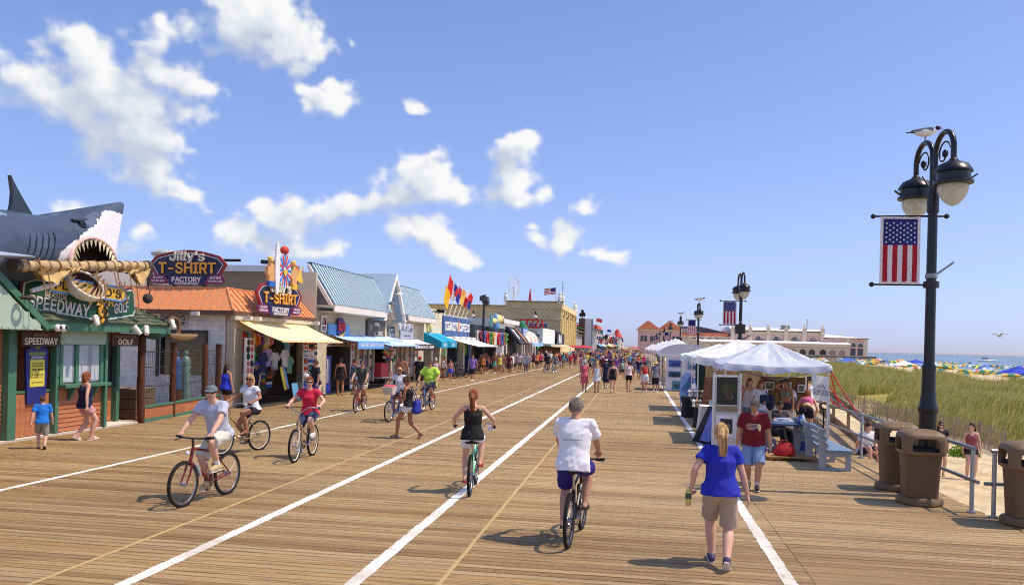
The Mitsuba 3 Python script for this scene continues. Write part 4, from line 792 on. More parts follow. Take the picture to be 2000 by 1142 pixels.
for y0, y1, word in ((51.9, 54.0, 'ISLAND'), (54.3, 56.6, 'SURF')):
    a = thing('box_awning', f'teal sloping box awning reading {word}', 'awning')
    put('canopy', prism([(0, 0), (1.25, 0), (1.25, .42), (0, 1.0)], y1 - y0, frame([-14.18, y1, 2.15], EX, EZ)), TEAL, a)
    put('lettering', text(word, .2, FX(-12.925, (y0 + y1) / 2, 2.36), .006, True, .85), M((226, 240, 244)), a)
# ---- coffee shop with blue sign wall, flags
c = thing('coffee_shop', 'coffee shop with blue ribbed sign wall and flag poles', 'shop')
put('wall', cat_([box(-24, -14.4, 57.0, 66.3, 2.3, 4.4), box(-24, -16, 57, 66.3, 0, 2.3)]), 'cream_plaster', c)
bw = put('sign_wall', box(-14.4, -14.1, 57.05, 66.2, 2.95, 4.5), M((84, 112, 160), .6), c)
for a in range(30): put('rib', box(-14.1, -14.06, 57.1 + a * .304, 57.24 + a * .304, 2.97, 4.48), M((96, 124, 172), .6), bw)
put('lettering', text('OCEAN CITY', .62, FX(-14.05, 59.45, 3.75), .03, True, 4.2), M((238, 238, 234)), bw); put('lettering', text('COFFEE CO', .62, FX(-14.05, 64.1, 3.75), .03, True, 3.9), M((238, 238, 234)), bw)
put('cup', prism([(-.2, -.4), (.2, -.4), (.26, .4), (-.26, .4)], .03, FX(-14.04, 61.8, 3.75)), M((222, 140, 80)), bw)
for a in range(4): put('sign_lamp', box(-13.7, -13.4, 58 + a * 2.1, 59.4 + a * 2.1, 2.85, 2.98), M((226, 226, 222)), c)
for y, col in ((57.2, (214, 208, 196)), (61.0, (60, 66, 80)), (63.4, (224, 220, 206)), (65.4, (50, 76, 124))): put('column', box(-14.4, -13.95, y, y + .55, 0, 2.5), M(col), c)
put('counter', cat_([box(-15.9, -15.0, 58, 65, 0, 1.0), box(-15.9, -15.85, 58, 65, 1.0, 2.2)]), M((64, 52, 50)), c)
put('menu_panel', box(-14.2, -14.1, 65.0, 66.2, 1.5, 2.3), M((120, 200, 60)), c)
awning('plain white awning sloping out from the coffee shop', 57.4, 66.2, 2.95, 2.3, -14.0, -11.6, M((238, 236, 230), .9))
fc = [(((214, 40, 44), (244, 188, 40)), 'red and yellow', 1.55), (((40, 56, 140), (236, 236, 236)), 'blue and white', .95), (((206, 50, 60), (40, 56, 140)), 'red blue cross', .9), (((236, 170, 50), (240, 200, 90)), 'orange', .9), (((236, 236, 236), (200, 44, 54)), 'white with red square', .95), (((210, 40, 48), (36, 52, 140)), 'red over blue', .95)]
for q, ((c1, c2), nm, s) in enumerate(fc):
    f = thing('signal_flag', f'{nm} signal flag on a slanted pole over the coffee shop', 'flag')
    s = s * 1.3; y = 57.3 + q * 1.45; a, b = V(-14.2, y, 4.3), V(-13.9, y + 1.6, 6.6 - q * .08)
    put('pole', rod(a, b, .03, 6), M((232, 226, 210)), f)
    d = unit(b - a); sd = unit(np.cross(d, [1, .2, 0]))
    sd = unit(V(.12, -.75, .45))
    for h, cc in ((0, c1), (1, c2)):
        def fl(u, v, b=b, d=d, sd=sd, s=s, h=h): 
            P = b[None, None] - d[None, None] * ((u * .5 + .5 * (1 - h) * 0 + .5 * h)[..., None] * s) + sd[None, None] * (v[..., None] * s) + V(1, 0, 0)[None, None] * (.10 * np.sin(v * 5 + u * 2))[..., None]
            return P[..., 0], P[..., 1], P[..., 2]
        put('cloth', grid(fl, np.linspace(0, 1, 5), np.linspace(0, 1, 9)), M(cc, .9), f, smooth=True)
    if q in (1, 4): put('emblem', hexa([b - d * (.3 * s + e1 * .4 * s) + sd * (.3 * s + e2 * .4 * s) + V(.12 + .1 * e3, 0, 0) for e3 in (0, 1) for e1 in (0, 1) for e2 in (0, 1)]), M((206, 44, 54), .9), f)
fl = thing('floodlight_pole', 'tall black pole with a cluster of floodlights beside the golf sign', 'floodlight')
put('pole', tube([[-13.6, 69.9, 0], [-13.6, 69.9, 6.2]], [.13, .1], 10), BLACK, fl)
for dx, dy, dz in ((.2, -.5, .1), (.1, .5, .1), (-.1, .0, .3), (.2, .1, -.2)): put('lamp', hexa([V(-13.6 + dx, 69.9 + dy, 6.3 + dz) + V(a, b, c + .3 * a) for c in (-.2, .2) for b in (-.3, .3) for a in (-.25, .25)]), M((60, 64, 66), .4), fl)
put('crossbar', rod([-13.6, 69.2, 6.2], [-13.6, 70.6, 6.2], .05), BLACK, fl)
# ------------------------------------------------------------------ shops farther along
def simple_window(parent, m4, w, h, frame_c=(206, 200, 186), name='window'):
    f = put(name, prism([(-w / 2, -h / 2), (w / 2, -h / 2), (w / 2, h / 2), (-w / 2, h / 2)], .06, m4), M(frame_c), parent)
    o = np.eye(4); o[2, 3] = .04
    put('pane', prism([(-w / 2 + .12, -h / 2 + .12), (w / 2 - .12, -h / 2 + .12), (w / 2 - .12, h / 2 - .12), (-w / 2 + .12, h / 2 - .12)], .03, m4 @ o), GLASSY, f)
    o = np.eye(4); o[2, 3] = .075
    put('glazing_bar', cat_([prism([(-.03, -h / 2 + .1), (.03, -h / 2 + .1), (.03, h / 2 - .1), (-.03, h / 2 - .1)], .01, m4 @ o), prism([(-w / 2 + .1, -.03), (w / 2 - .1, -.03), (w / 2 - .1, .03), (-w / 2 + .1, .03)], .011, m4 @ o)]), M(frame_c), f)
    return f
# golf entrance: dark building, fish, coloured letters
c = thing('golf_building', 'dark grey mini golf building behind colourful letter sign', 'building')
put('wall', cat_([box(-24, -14.6, 67, 88, 2.6, 4.2), box(-24, -16.2, 67, 88, 0, 2.6)]), M((50, 50, 58), .8), c)
for y, col in ((67.2, (40, 40, 44)), (73, (52, 46, 44)), (79.5, (60, 56, 54)), (86.5, (206, 196, 176))): put('column', box(-14.9, -14.2, y, y + .7, 0, 2.6), M(col), c)
put('upper_house', box(-26, -18, 68, 84, 4.2, 5.2), M((196, 194, 188)), c)
b = put('letter_board', box(-13.95, -13.8, 68.2, 84.5, 2.35, 3.65), M((206, 206, 200)), c)
cc = [(120, 40, 60), (60, 90, 180), (200, 60, 60), (60, 130, 80), (220, 160, 50), (60, 140, 150), (200, 60, 80), (60, 110, 170), (190, 50, 50), (80, 150, 70)]
for i, ch in enumerate('STORY GOLF'):
    if ch != ' ': put('letter', text(ch, 1.15, FX(-13.8, 69.3 + i * 1.58, 3.0), .2, True, 1.35), M(cc[i]), b)
put('inner_door', box(-16.15, -16.1, 74, 78, .1, 2.4), M((110, 60, 40)), c)
put('cream_panel', box(-14.4, -14.3, 80.5, 85.5, 1.4, 2.3), M((214, 206, 196)), c)
f = thing('fish_figure', 'giant yellow leaping fish figure with blue dress over the golf sign', 'sculpture')
tt = np.linspace(0, 1, 14)
put('body', tube(np.stack([-13.6 + 0 * tt, 74 + 7.5 * tt, 4.3 + .5 * tt + .35 * np.sin(tt * 3)], 1), .2 + .62 * np.sin(np.clip(tt * 1.1, 0, 1) * 2.6) ** .8, 14), M((226, 210, 140), .5), f, smooth=True)
put('jaw', tri(hullpts(ell((-13.5, 81.6, 4.6), (.4, .3, .2)), ell((-13.4, 82.6, 4.4), (.2, .2, .1)))), M((150, 50, 50)), f)
put('upper_lip', tri(hullpts(ell((-13.5, 81.4, 5.25), (.4, .3, .2)), ell((-13.4, 82.7, 5.3), (.2, .2, .12)))), M((226, 214, 160)), f)
put('back_fin', prism([(0, 0), (2.6, .3), (3.2, 1.0), (1.4, 1.1)], .3, FX(-13.75, 77.6, 4.9)), M((60, 66, 80)), f)
put('dress', tri(hullpts(ell((-13.4, 76.3, 3.9), (.5, .9, .9)), ell((-13.4, 75.4, 5.2), (.3, .4, .5)))), M((100, 160, 220)), f)
put('tail', tri(hullpts(ell((-13.6, 73.6, 4.4), (.2, .3, .3)), ell((-13.6, 72.2, 3.7), (.15, .25, .5)), ell((-13.6, 73.2, 5.6), (.1, .3, .2)))), M((60, 130, 130)), f)
put('eye', blob((-13.0, 80.3, 5.3), (.15, .25, .25)), M((236, 236, 230)), f)
for q in scene:
    if q.startswith(f + '__'): scene[q]['to_world'] = T().translate([-13.7, 77.2, 4.75]).scale(.62).translate([13.5, -77.2, -4.6])
# dark shop with slanted sign front, pavilion, green frame, pizza
c = thing('slanted_sign_shop', 'dark shop with slanted sign front painted with a paw and a surfer', 'shop')
put('wall', box(-24, -14.8, 88.5, 97, 0, 4.2), M((60, 58, 64), .8), c)
put('slanted_front', hexa([[-13.2, 88.6, 2.5], [-12.9, 88.6, 2.6], [-13.2, 96.8, 2.5], [-12.9, 96.8, 2.6], [-14.8, 88.6, 4.4], [-14.5, 88.6, 4.5], [-14.8, 96.8, 4.4], [-14.5, 96.8, 4.5]]), M((54, 54, 62), .7), c)
sm = frame([-13.75, 92.5, 3.55], EY, unit([-1.6, 0, 1.9]))
o = np.eye(4); o[2, 3] = .1
put('emblem', cat_([prism(Point(-2.6, -.2).buffer(.5), .05, sm @ o)] + [prism(Point(-2.6 + a, .5).buffer(.22), .05, sm @ o) for a in (-.5, 0, .5)]), M((230, 226, 224)), c, kind='stuff')
put('painted_figure', prism(Polygon([(-.4, -1.2), (.5, -1.1), (.9, .2), (.3, .7), (.1, 1.2), (-.4, .9), (-.2, .1)]), .05, sm @ o @ (lambda q: (q.__setitem__((0, 3), 1.0), q)[1])(np.eye(4))), M((206, 140, 90)), c)
put('door', box(-14.78, -14.74, 90, 94, 0, 2.3), M((34, 32, 36)), c); put('column', box(-14.5, -13.9, 96.2, 97, 0, 2.5), M((216, 208, 190)), c)
c = thing('pavilion_shop', 'long low white roofed shop with pale pink striped dome awning', 'shop')
put('wall', box(-40, -14.6, 97.2, 112, 0, 2.9), M((200, 190, 172)), c)
put('roof', cat_([box(-60, -16.5, 98, 112, 5.2, 5.7), box(-60, -17.2, 98.2, 112, 2.9, 5.2)]), M((222, 220, 214), .7), c)
dm = put('dome_awning', grid(lambda u, v: (-14.4 + 1.5 * np.sin(v) * np.sin(u), 104.5 - 4.2 * np.cos(u), 2.7 + 1.6 * np.cos(v) * np.sin(u)), np.linspace(.02, 3.12, 17), np.linspace(0, 1.57, 8)), M((232, 196, 180)), c, smooth=True)
for a in range(8): put('stripe', grid(lambda u, v, a=a: (-14.38 + 1.5 * np.sin(v) * np.sin(u), 104.5 - 4.22 * np.cos(u), 2.72 + 1.6 * np.cos(v) * np.sin(u)), np.linspace(.1 + .38 * a, .27 + .38 * a, 4), np.linspace(0, 1.57, 8)), M((238, 232, 224)), dm)
put('valance', box(-12.95, -12.85, 98.5, 110, 2.3, 2.75), M((150, 190, 230)), c)
put('blue_sign', cat_([box(-14.3, -14.1, 98.5, 103, 3.0, 4.6)]), M((80, 130, 200)), c); put('lettering', text('SURF & SKI', .9, FX(-14.09, 100.7, 3.9), .03, True, 3.6), M((236, 236, 236)), c)
put('shop_window', box(-14.58, -14.5, 98, 111, .5, 2.2), M((86, 66, 56), .2), c)
for a in range(6): put('column', box(-14.5, -14.1, 97.6 + a * 2.7, 98.1 + a * 2.7, 0, 2.8), M((214, 206, 190)), c)
c = thing('green_frame', 'giant green steel numeral shaped frame at the corner of a shop', 'sign frame')
GF = M((28, 124, 84), .5)
put('diagonal', hexa([V(-16.3, 111.5, 5.6) + V(a * .5, b * .5, 0) for b in (0, 1) for a in (0, 1)] + [V(-16.3, 111.5, 5.6) + V(a * .5, b * .5, .01) for b in (0, 1) for a in (0, 1)]) if False else tube([[-16.4, 112, 5.7], [-14.0, 113, 1.9]], .45, 4), GF, c)
put('crossbar', box(-16.8, -14.2, 112, 112.8, 3.2, 3.9), GF, c); put('back_post', box(-14.9, -14.2, 112, 112.8, 2.2, 3.5), M((210, 206, 196)), c)
c = thing('pizza_shop', 'white fronted pizza and gift shop with red block letters on its roof', 'shop')
put('wall', cat_([box(-17.5, -14.2, 116, 150, 2.6, 5.0), box(-30, -17.5, 116, 150, 0, 5.0)]), M((60, 50, 70), .8), c)
put('white_front', cat_([box(-17.4, -13.6, 115.6, 115.95, 2.7, 5.0), box(-13.9, -13.6, 115.95, 133, 2.7, 5.0)]), M((226, 226, 222)), c)
for i, ch in enumerate('PIZZA'): put('letter', text(ch, 1.25, FY(-16.7 + i * .74, 115.7, 5.6), .35, True, .68), M((204, 40, 44)), c)
put('oval_mark', cat_([prism(Point(0, 0).buffer(.9).difference(Point(0, 0).buffer(.8)), .04, FY(-15.4, 115.58, 3.9) @ np.diag([1.1, .8, 1, 1]))]), M((120, 120, 120)), c)
put('lettering', text('Kar-Kee', .5, FY(-15.4, 115.55, 3.9), .04, True, 2.7), M((40, 40, 44)), c)
put('canopy', box(-17.6, -12.4, 115.3, 150, 2.35, 2.65), M((170, 190, 176)), c)
put('letter_panel', box(-13.6, -13.4, 135, 149, 2.7, 4.6), M((40, 44, 44)), c); put('lettering', text('M', 1.5, FX(-13.38, 140, 3.6), .05, True, 5), M((230, 230, 226)), c)
put('plank_front', box(-14.6, -14.3, 116, 150, 0, 2.35), M((150, 110, 70)), c)
for a in range(9): put('post', box(-14.3, -14.0, 117 + a * 3.8, 117.4 + a * 3.8, 0, 2.35), M((110, 80, 52)), c)
put('side_shutter', box(-17.4, -14.3, 115.8, 115.95, 0, 2.3), M((130, 140, 136)), c)
# big yellow building
c = thing('yellow_building', 'big yellow stucco two storey building with rows of windows and statues on its roof', 'building')
put('wall', box(-66, -14.3, 150.5, 186, 0, 9.4), 'yellow_stucco', c)
put('parapet', cat_([box(-66, -25, 150.2, 150.6, 9.4, 9.75), box(-25, -14.0, 150.2, 150.6, 9.4, 10.6), box(-14.5, -14.0, 150.6, 186, 9.4, 10.4)]), 'yellow_stucco', c)
put('coping', cat_([box(-66, -25, 150.0, 150.8, 9.75, 9.95), box(-25, -13.8, 150.0, 150.8, 10.6, 10.85)]), M((150, 140, 90)), c)
put('cornice', box(-66.1, -14.05, 150.3, 150.5, 7.2, 7.35), M((190, 166, 108)), c)
for x in np.arange(-60, -25, 3.6): simple_window(c, FY(x, 150.5, 5.6), 1.9, 2.1)
for x in (-21.5, -19.6, -17.7): simple_window(c, FY(x, 150.5, 5.5), 1.8, 2.4, (226, 224, 216))
for i in range(7): simple_window(c, FX(-14.3, 153 + i * 4.8, 5.6), 1.9, 2.2)
for i in range(8): put('pilaster', box(-14.3, -14.0, 151 + i * 4.9, 151.7 + i * 4.9, 2.6, 9.4), M((226, 204, 146)), c)
rs = np.random.RandomState(9)
for i in range(12): put('rosette', blob((-13.95, 152 + i * 2.9, 8.0 + (i % 3) * .45), (.1, .5, .22), 1), M((60, 56, 52)), c)
for x in (-44, -31, -19):
    l = put('bracket_lamp', tube([[x, 150.3, 7.4], [x, 149.4, 8.6], [x, 148.8, 8.8], [x, 148.5, 8.2]], .09, 6), BLACK, c); put('lamp_shade', lathe([(.5, 0), (.35, .35), (.05, .5)], 12, (x, 148.5, 7.6)), M((200, 200, 190)), l)
for x, y in ((-25, 150.4), (-14.6, 150.4), (-14.2, 151.8), (-14.3, 184), (-14.2, 186)):
    s = put('roof_statue', lathe([(.5, 0), (.35, .5), (.4, 1.2), (.22, 1.7), (.28, 2.0), (0, 2.3)], 10, (x, y, 10.4)), M((226, 226, 224)), c)
b = thing('sea_flag', 'american flag flying from a pole on the yellow building roof', 'flag')
put('pole', rod([-15.4, 151, 10.4], [-15.4, 151, 13.6], .08), M((226, 226, 224)), b)
def flagmesh(u, v, x0=-15.4, z0=13.5): return (x0 - .1 - 2.2 * u, 151 + .2 * np.sin(u * 7), z0 - 1.25 * v - .25 * u)
for i in range(9): put('stripe', grid(flagmesh, np.linspace(0, 1, 12), np.linspace(i / 9, (i + 1) / 9, 2)), M([(206, 60, 66), (236, 232, 230)][i % 2]), b)
put('canton', grid(lambda u, v: tuple(a + d for a, d in zip(flagmesh(u, v), (0, -.05, 0))), np.linspace(0, .42, 5), np.linspace(0, .55, 2)), M((40, 50, 110)), b)
m = thing('radio_mast', 'thin rooftop aerial on the yellow building', 'aerial'); put('mast', rod([-14.6, 156, 10.4], [-14.6, 156, 15], .07), M((120, 124, 130)), m); put('stay', rod([-14.6, 153, 10.6], [-14.6, 156, 12.6], .05), M((120, 124, 130)), m)
f = thing('red_furled_umbrella', 'red furled umbrella standing on the yellow building roof', 'umbrella'); put('cloth', lathe([(.25, 0), (.3, .5), (.1, 2.6), (0, 2.9)], 10, (-20.4, 151, 10.4)), M((190, 50, 60)), f)
# ferris wheel
w = thing('ferris_wheel', 'white ferris wheel far behind the yellow building', 'ferris wheel')
WC = V(-134, 860, 66); WR = 9.0
WHEELM = M((222, 226, 232), .6)
put('rim', cat_([tube([WC + V(q2, 0, 0) + V(0, WR * math.sin(a) * .0, 0) + V(WR * .62 * r_ * math.cos(a), WR * 0.3 * math.cos(a), WR * r_ * 1.25 * math.sin(a)) for a in np.linspace(0, 6.283, 40)], .26, 5, True) for q2, r_ in ((0, 1), (0, .88))]), WHEELM, w, kind='stuff')
for a in np.arange(0, 6.28, 6.283 / 20):
    d = V(WR * .62 * math.cos(a), WR * .3 * math.cos(a), WR * 1.25 * math.sin(a)); put('spoke', rod(WC, WC + d, .17, 4), WHEELM, w); put('gondola', blob(WC + d * 1.03, (.7, .7, .7), 1), WHEELM, w)
put('hub', blob(WC, (1, 1, 1)), WHEELM, w)
for sx in (-1, 1): put('tower_leg', rod(WC, WC + V(sx * 5, 0, -60), .5, 6), WHEELM, w)
# the far row
c = thing('gambrel_shop', 'grey shop with red and green striped roof past the yellow building', 'shop')
put('wall', box(-26, -14.5, 190, 214, 0, 5.5), M((168, 158, 146)), c)
for i, col in enumerate(((180, 60, 56), (50, 130, 84), (206, 196, 186), (120, 112, 104))): put('roof_band', hexa([[-14.0 - i * 1.0, 189.5, 8.8 - i * .9 - .9], [-13.6 - i * .1, 189.5, 8.8 - i * .9 - .9], [-14 - i, 214, 8.8 - i * .9 - .9], [-13.6 - i * .1, 214, 8.8 - i * .9 - .9], [-20, 189.5, 9.6 - i * .9], [-19, 189.5, 9.6 - i * .9], [-20, 214, 9.6 - i * .9], [-19, 214, 9.6 - i * .9]]), M(col), c)
put('shop_front', box(-14.5, -14.2, 190, 214, 0, 2.6), M((90, 84, 80)), c); put('awning_strip', box(-14.2, -12.4, 192, 203, 2.3, 2.6), M((90, 170, 200)), c)
c = thing('brick_tower', 'brown tower with lamp on top among the far shops', 'tower')
put('shaft', box(-15.6, -14.0, 216, 219, 0, 10), M((96, 76, 60)), c); put('lamp_cluster', cat_([blob((-14.8 + a, 217.5, 11 + b), (.4, .4, .6), 1) for a, b in ((-.5, 0), (.5, .1), (0, .9))] + [rod([-14.8, 217.5, 10], [-14.8, 217.5, 12.4], .15)]), DARK, c, kind='stuff')
c = thing('white_pylon', 'tall narrow white and grey pylon sign beside the brown tower', 'sign'); put('panel', box(-14.6, -12.9, 226, 228, 2.5, 10.2), M((214, 216, 216)), c); put('side', box(-12.9, -12.3, 226.2, 227.8, 2.5, 10.2), M((150, 160, 172)), c); put('base', box(-14.4, -12.6, 226.3, 227.7, 0, 2.5), M((160, 160, 160)), c)
c = thing('red_roof_shop', 'white shop with flat orange red roof among the far shops', 'shop'); put('wall', box(-22, -14.6, 245, 272, 0, 7.4), M((206, 204, 200)), c); put('roof', box(-24, -12.0, 243, 275, 8.0, 9.0), M((206, 84, 52)), c); put('eave', box(-23.5, -12.5, 243.5, 274, 7.4, 8.0), M((140, 140, 150)), c)
for i in range(4): put('column', box(-14.0, -13.4, 246 + i * 8, 247 + i * 8, 0, 7.4), M((222, 222, 220)), c)
hues = [((206, 200, 190), 'pale'), ((196, 120, 80), 'terracotta'), ((170, 186, 196), 'blue grey'), ((226, 222, 214), 'white'), ((190, 160, 120), 'tan'), ((150, 150, 146), 'grey'), ((214, 190, 150), 'cream'), ((186, 196, 206), 'ice blue')]
y = 275; rs = np.random.RandomState(31); k = 0
ordn = ['first', 'second', 'third', 'fourth', 'fifth', 'sixth', 'seventh', 'eighth', 'ninth', 'tenth', 'eleventh', 'twelfth', 'thirteenth', 'fourteenth']
while k < 12:
    L = 16 + y * .05 + rs.uniform(0, 6); h = rs.uniform(4.5, 7.5) + y * .004; col, nm = hues[k % 8]
    c = thing('far_shop', f'{nm} shop front, {ordn[k]} of the far row beyond the orange red roof', 'shop')
    out = rs.uniform(0, .8)
    put('wall', box(-24, -14.4 + out, y, y + L, 0, h), M(col), c)
    put('parapet', box(-14.5 + out, -14.1 + out, y - .2, y + L + .2, h - .3, h + .4), M((226, 224, 220)), c)
    put('shop_front', box(-14.4 + out, -14.2 + out, y + 1, y + L - 1, 0, 2.6), M((70, 66, 66)), c)
    awc = [(200, 60, 60), (226, 222, 216), (90, 160, 210), (60, 120, 90), (236, 200, 90)][rs.randint(5)]
    put('awning', hexa([[-14.3 + out, y + 1, 3.3], [-12.4, y + 1, 2.4], [-14.3 + out, y + L - 1, 3.3], [-12.4, y + L - 1, 2.4], [-14.3 + out, y + 1, 3.4], [-12.3, y + 1, 2.6], [-14.3 + out, y + L - 1, 3.4], [-12.3, y + L - 1, 2.6]]), M(awc), c)
    for q in range(4):
        s0 = rs.uniform(y, y + L - 6); z0 = rs.uniform(3.2, h - .8)
        sc = [(200, 50, 50), (60, 90, 170), (236, 236, 236), (240, 190, 60), (60, 130, 110), (30, 34, 40), (200, 120, 160)][rs.randint(7)]
        b = put('sign', box(-14.2 + out, -13.2 + out + rs.uniform(0, .8), s0, s0 + .4, z0, z0 + rs.uniform(1, 2.2)), M(sc), c)
        put('sign_face', box(-13.9 + out, -13.5 + out, s0 - .05, s0 - .01, z0 + .3, z0 + .8), M((236, 230, 222)), b)
        put('front_sign', box(-14.2 + out, -13.95 + out, s0 + 1, s0 + 5, z0, z0 + rs.uniform(.8, 1.6)), M([(236, 226, 210), (190, 60, 60), (70, 110, 180), (240, 240, 240), (110, 160, 120)][rs.randint(5)]), c)
    if k % 3 == 0: put('flag_pole', rod([-14, y + 2, h], [-14, y + 2, h + 4], .08), WHT, c); put('flag', grid(lambda u, v: (-14 + 2.0 * u, y + 2 + .2 * np.sin(u * 6), h + 3.8 - 1.2 * v - .4 * u), np.linspace(0, 1, 6), [0, 1]), M([(200, 60, 60), (60, 80, 160)][k % 2]), c)
    y += L + 1; k += 1
c = thing('cone_tower', 'small white tower with red cone roof at the far end of the shops', 'tower')
put('shaft', lathe([(0, 0), (3, 0), (3, 9.5), (0, 9.5)], 14, (-13.5, 560, 0)), M((222, 214, 206)), c); put('roof', lathe([(3.9, 9.2), (1.8, 12.6), (1.2, 14.2), (0, 14.9)], 14, (-13.5, 560, 0)), M((206, 50, 52)), c)
c = thing('blue_ride', 'pale blue amusement building beside the red cone tower', 'building'); put('wall', box(-30, -14.5, 500, 540, 0, 9.5), M((150, 186, 220)), c); put('roof', box(-31, -14.2, 499, 541, 9.5, 10.1), M((214, 222, 230)), c)
for i, (x, y, z0) in enumerate(((-15.4, 97.5, 5.75), (-13.8, 187, 8.0))):
    pass
# ------------------------------------------------------------------ music pier building across the beach
p = thing('pier_building', 'long pink and cream arcaded pier hall with white roofs and red tile towers', 'building')
PK = M((214, 182, 166), .85); CR = M((214, 204, 180), .85); WR_ = M((232, 230, 224), .7); RT = 'clay_tile'; DK = M((60, 66, 74), .2, 0, .8)
Y0 = 320
put('deck', box(-2, 90, Y0 - 12, Y0 + 50, -1.4, .15), M((180, 160, 130), .9), p)
for i in range(24): put('pile', box(2 + i * 3.7, 2.5 + i * 3.7, Y0 - 11.5, Y0 - 11, -4, -1.4), M((110, 92, 72)), p)
put('main_hall', box(37, 70.5, Y0, Y0 + 40, 0, 10.2), CR, p); put('upper_band', box(37, 70.4, Y0 - .1, Y0, 6.6, 8.6), PK, p)
put('main_roof', hexa([[36.6, Y0 - .6, 10.2], [70.8, Y0 - .6, 10.2], [36.6, Y0 + 40, 10.2], [70.8, Y0 + 40, 10.2], [36.6, Y0 + 10, 11.8], [70.8, Y0 + 10, 11.2], [36.6, Y0 + 30, 11.8], [70.8, Y0 + 30, 11.2]]), WR_, p)
put('eave_line', box(36.6, 70.8, Y0 - .7, Y0 - .3, 9.8, 10.15), M((90, 84, 80)), p)
for i, x in enumerate((37, 43.7, 50.4, 57.1, 63.8, 70.5)):
    q = put('pilaster', box(x - .7, x + .7, Y0 - .8, Y0 - .1, 0, 11.3), CR, p); put('finial', lathe([(.5, 11.3), (.25, 11.8), (.5, 12.3), (.1, 12.7), (0, 12.8)], 10, (x, Y0 - .4, 0)), CR, q)
def arch(parent, x, y, w, z0, h, m=DK, name='arch_window'):
    pts = [(-w / 2, 0), (w / 2, 0), (w / 2, h - w / 2)] + [(w / 2 * math.cos(a), h - w / 2 + w / 2 * math.sin(a)) for a in np.linspace(0, math.pi, 10)[1:-1]] + [(-w / 2, h - w / 2)]
    q = put(name, prism(pts, .25, FY(x, y + .15, z0)), m, parent)
    pg = Polygon(pts).buffer(0); sr = pg.buffer(.28).difference(pg).intersection(sbox(-9, .02, 9, 99)); put('surround', cat_([prism(g, .22, FY(x, y + .02, z0)) for g in getattr(sr, 'geoms', [sr]) if g.area > .01]), M((222, 210, 186)), q)
    return q
for x in (40.3, 47, 53.7, 60.5, 67.2): arch(p, x, Y0, 3.3, 5.2, 2.9)
put('arcade', box(19, 79, Y0 - 6, Y0, 0, 5.2), CR, p); put('arcade_frieze', box(18.9, 79.1, Y0 - 6.1, Y0 - 6, 3.9, 4.15), M((196, 150, 126)), p)
put('arcade_roof', hexa([[18.4, Y0 - 6.6, 5.2], [79.5, Y0 - 6.6, 5.2], [18.4, Y0, 6.2], [79.5, Y0, 6.2], [18.4, Y0 - 6.6, 5.5], [79.5, Y0 - 6.6, 5.5], [18.4, Y0, 6.4], [79.5, Y0, 6.4]]), WR_, p)
for i in range(14):
    x = 22 + i * 3.35; dk = i in (9, 12, 13, 5, 6)
    q = arch(p, x, Y0 - 6, 2.4, .2, 3.2, M((84, 70, 62)) if dk else M((170, 146, 128)), 'arcade_arch')
arch(p, 69.5, Y0 - 6, 2.4, .2, 3.2, M((60, 56, 56)), 'arcade_arch'); arch(p, 73, Y0 - 6, 2.4, .2, 3.2, M((170, 146, 128)), 'arcade_arch'); arch(p, 76.4, Y0 - 6, 2.4, .2, 3.2, M((170, 146, 128)), 'arcade_arch')
put('east_wing', box(70.6, 86.5, Y0 - 1, Y0 + 40, 0, 8.0), PK, p); put('east_roof', hexa([[70.6, Y0 - 1.5, 8.0], [87.2, Y0 - 1.5, 7.8], [70.6, Y0 + 40, 8], [87.2, Y0 + 40, 8], [71, Y0 + 8, 9.6], [76, Y0 + 14, 9.4], [71, Y0 + 30, 9.6], [76, Y0 + 30, 9.4]]), WR_, p)
put('east_eave', box(70.6, 87.3, Y0 - 1.6, Y0 - 1.2, 7.7, 7.95), M((100, 90, 84)), p)
for x in (79.5, 86): put('east_pilaster', box(x - .7, x + .7, Y0 - 1.3, Y0 - 1.0, 0, 7.7), CR, p)
for x in (81.6, 84.2): arch(p, x, Y0 - 1, 1.7, 4.6, 1.5); simple_window(p, FY(x, Y0 - 1, 2.4), 1.9, 3.3, (90, 90, 96))
put('terrace_rail', box(30, 87, Y0 - 12, Y0 - 11.9, .2, 1.15), M((110, 106, 104)), p); put('rail_cap', box(30, 87, Y0 - 12.1, Y0 - 11.85, 1.15, 1.3), M((206, 204, 200)), p)
put('west_hall', box(17, 37, Y0, Y0 + 40, 0, 7.6), CR, p); put('west_roof', hexa([[17, Y0 - .6, 7.6], [37, Y0 - .6, 7.6], [17, Y0 + 40, 7.6], [37, Y0 + 40, 7.6], [19, Y0 + 3, 8.9], [37, Y0 + 3, 8.9], [19, Y0 + 30, 8.9], [37, Y0 + 30, 8.9]]), RT, p)
for i in range(5): simple_window(p, FY(19.5 + i * 2.9, Y0, 6.2), 1.5, 1.4, (120, 112, 104))
put('west_upper', box(14, 26, Y0 + 8, Y0 + 30, 8, 11.2), M((206, 204, 196)), p); put('upper_parapet', box(14, 26, Y0 + 7.8, Y0 + 8, 10.6, 11.4), M((110, 120, 130)), p)
put('stair_roof', hexa([[25, Y0 + 6, 8.8], [37, Y0 + 6, 8.8], [25, Y0 + 20, 8.8], [37, Y0 + 20, 8.8], [25, Y0 + 6, 11.0], [27, Y0 + 6, 11.0], [25, Y0 + 20, 11.0], [27, Y0 + 20, 11.0]]), M((90, 90, 96)), p)
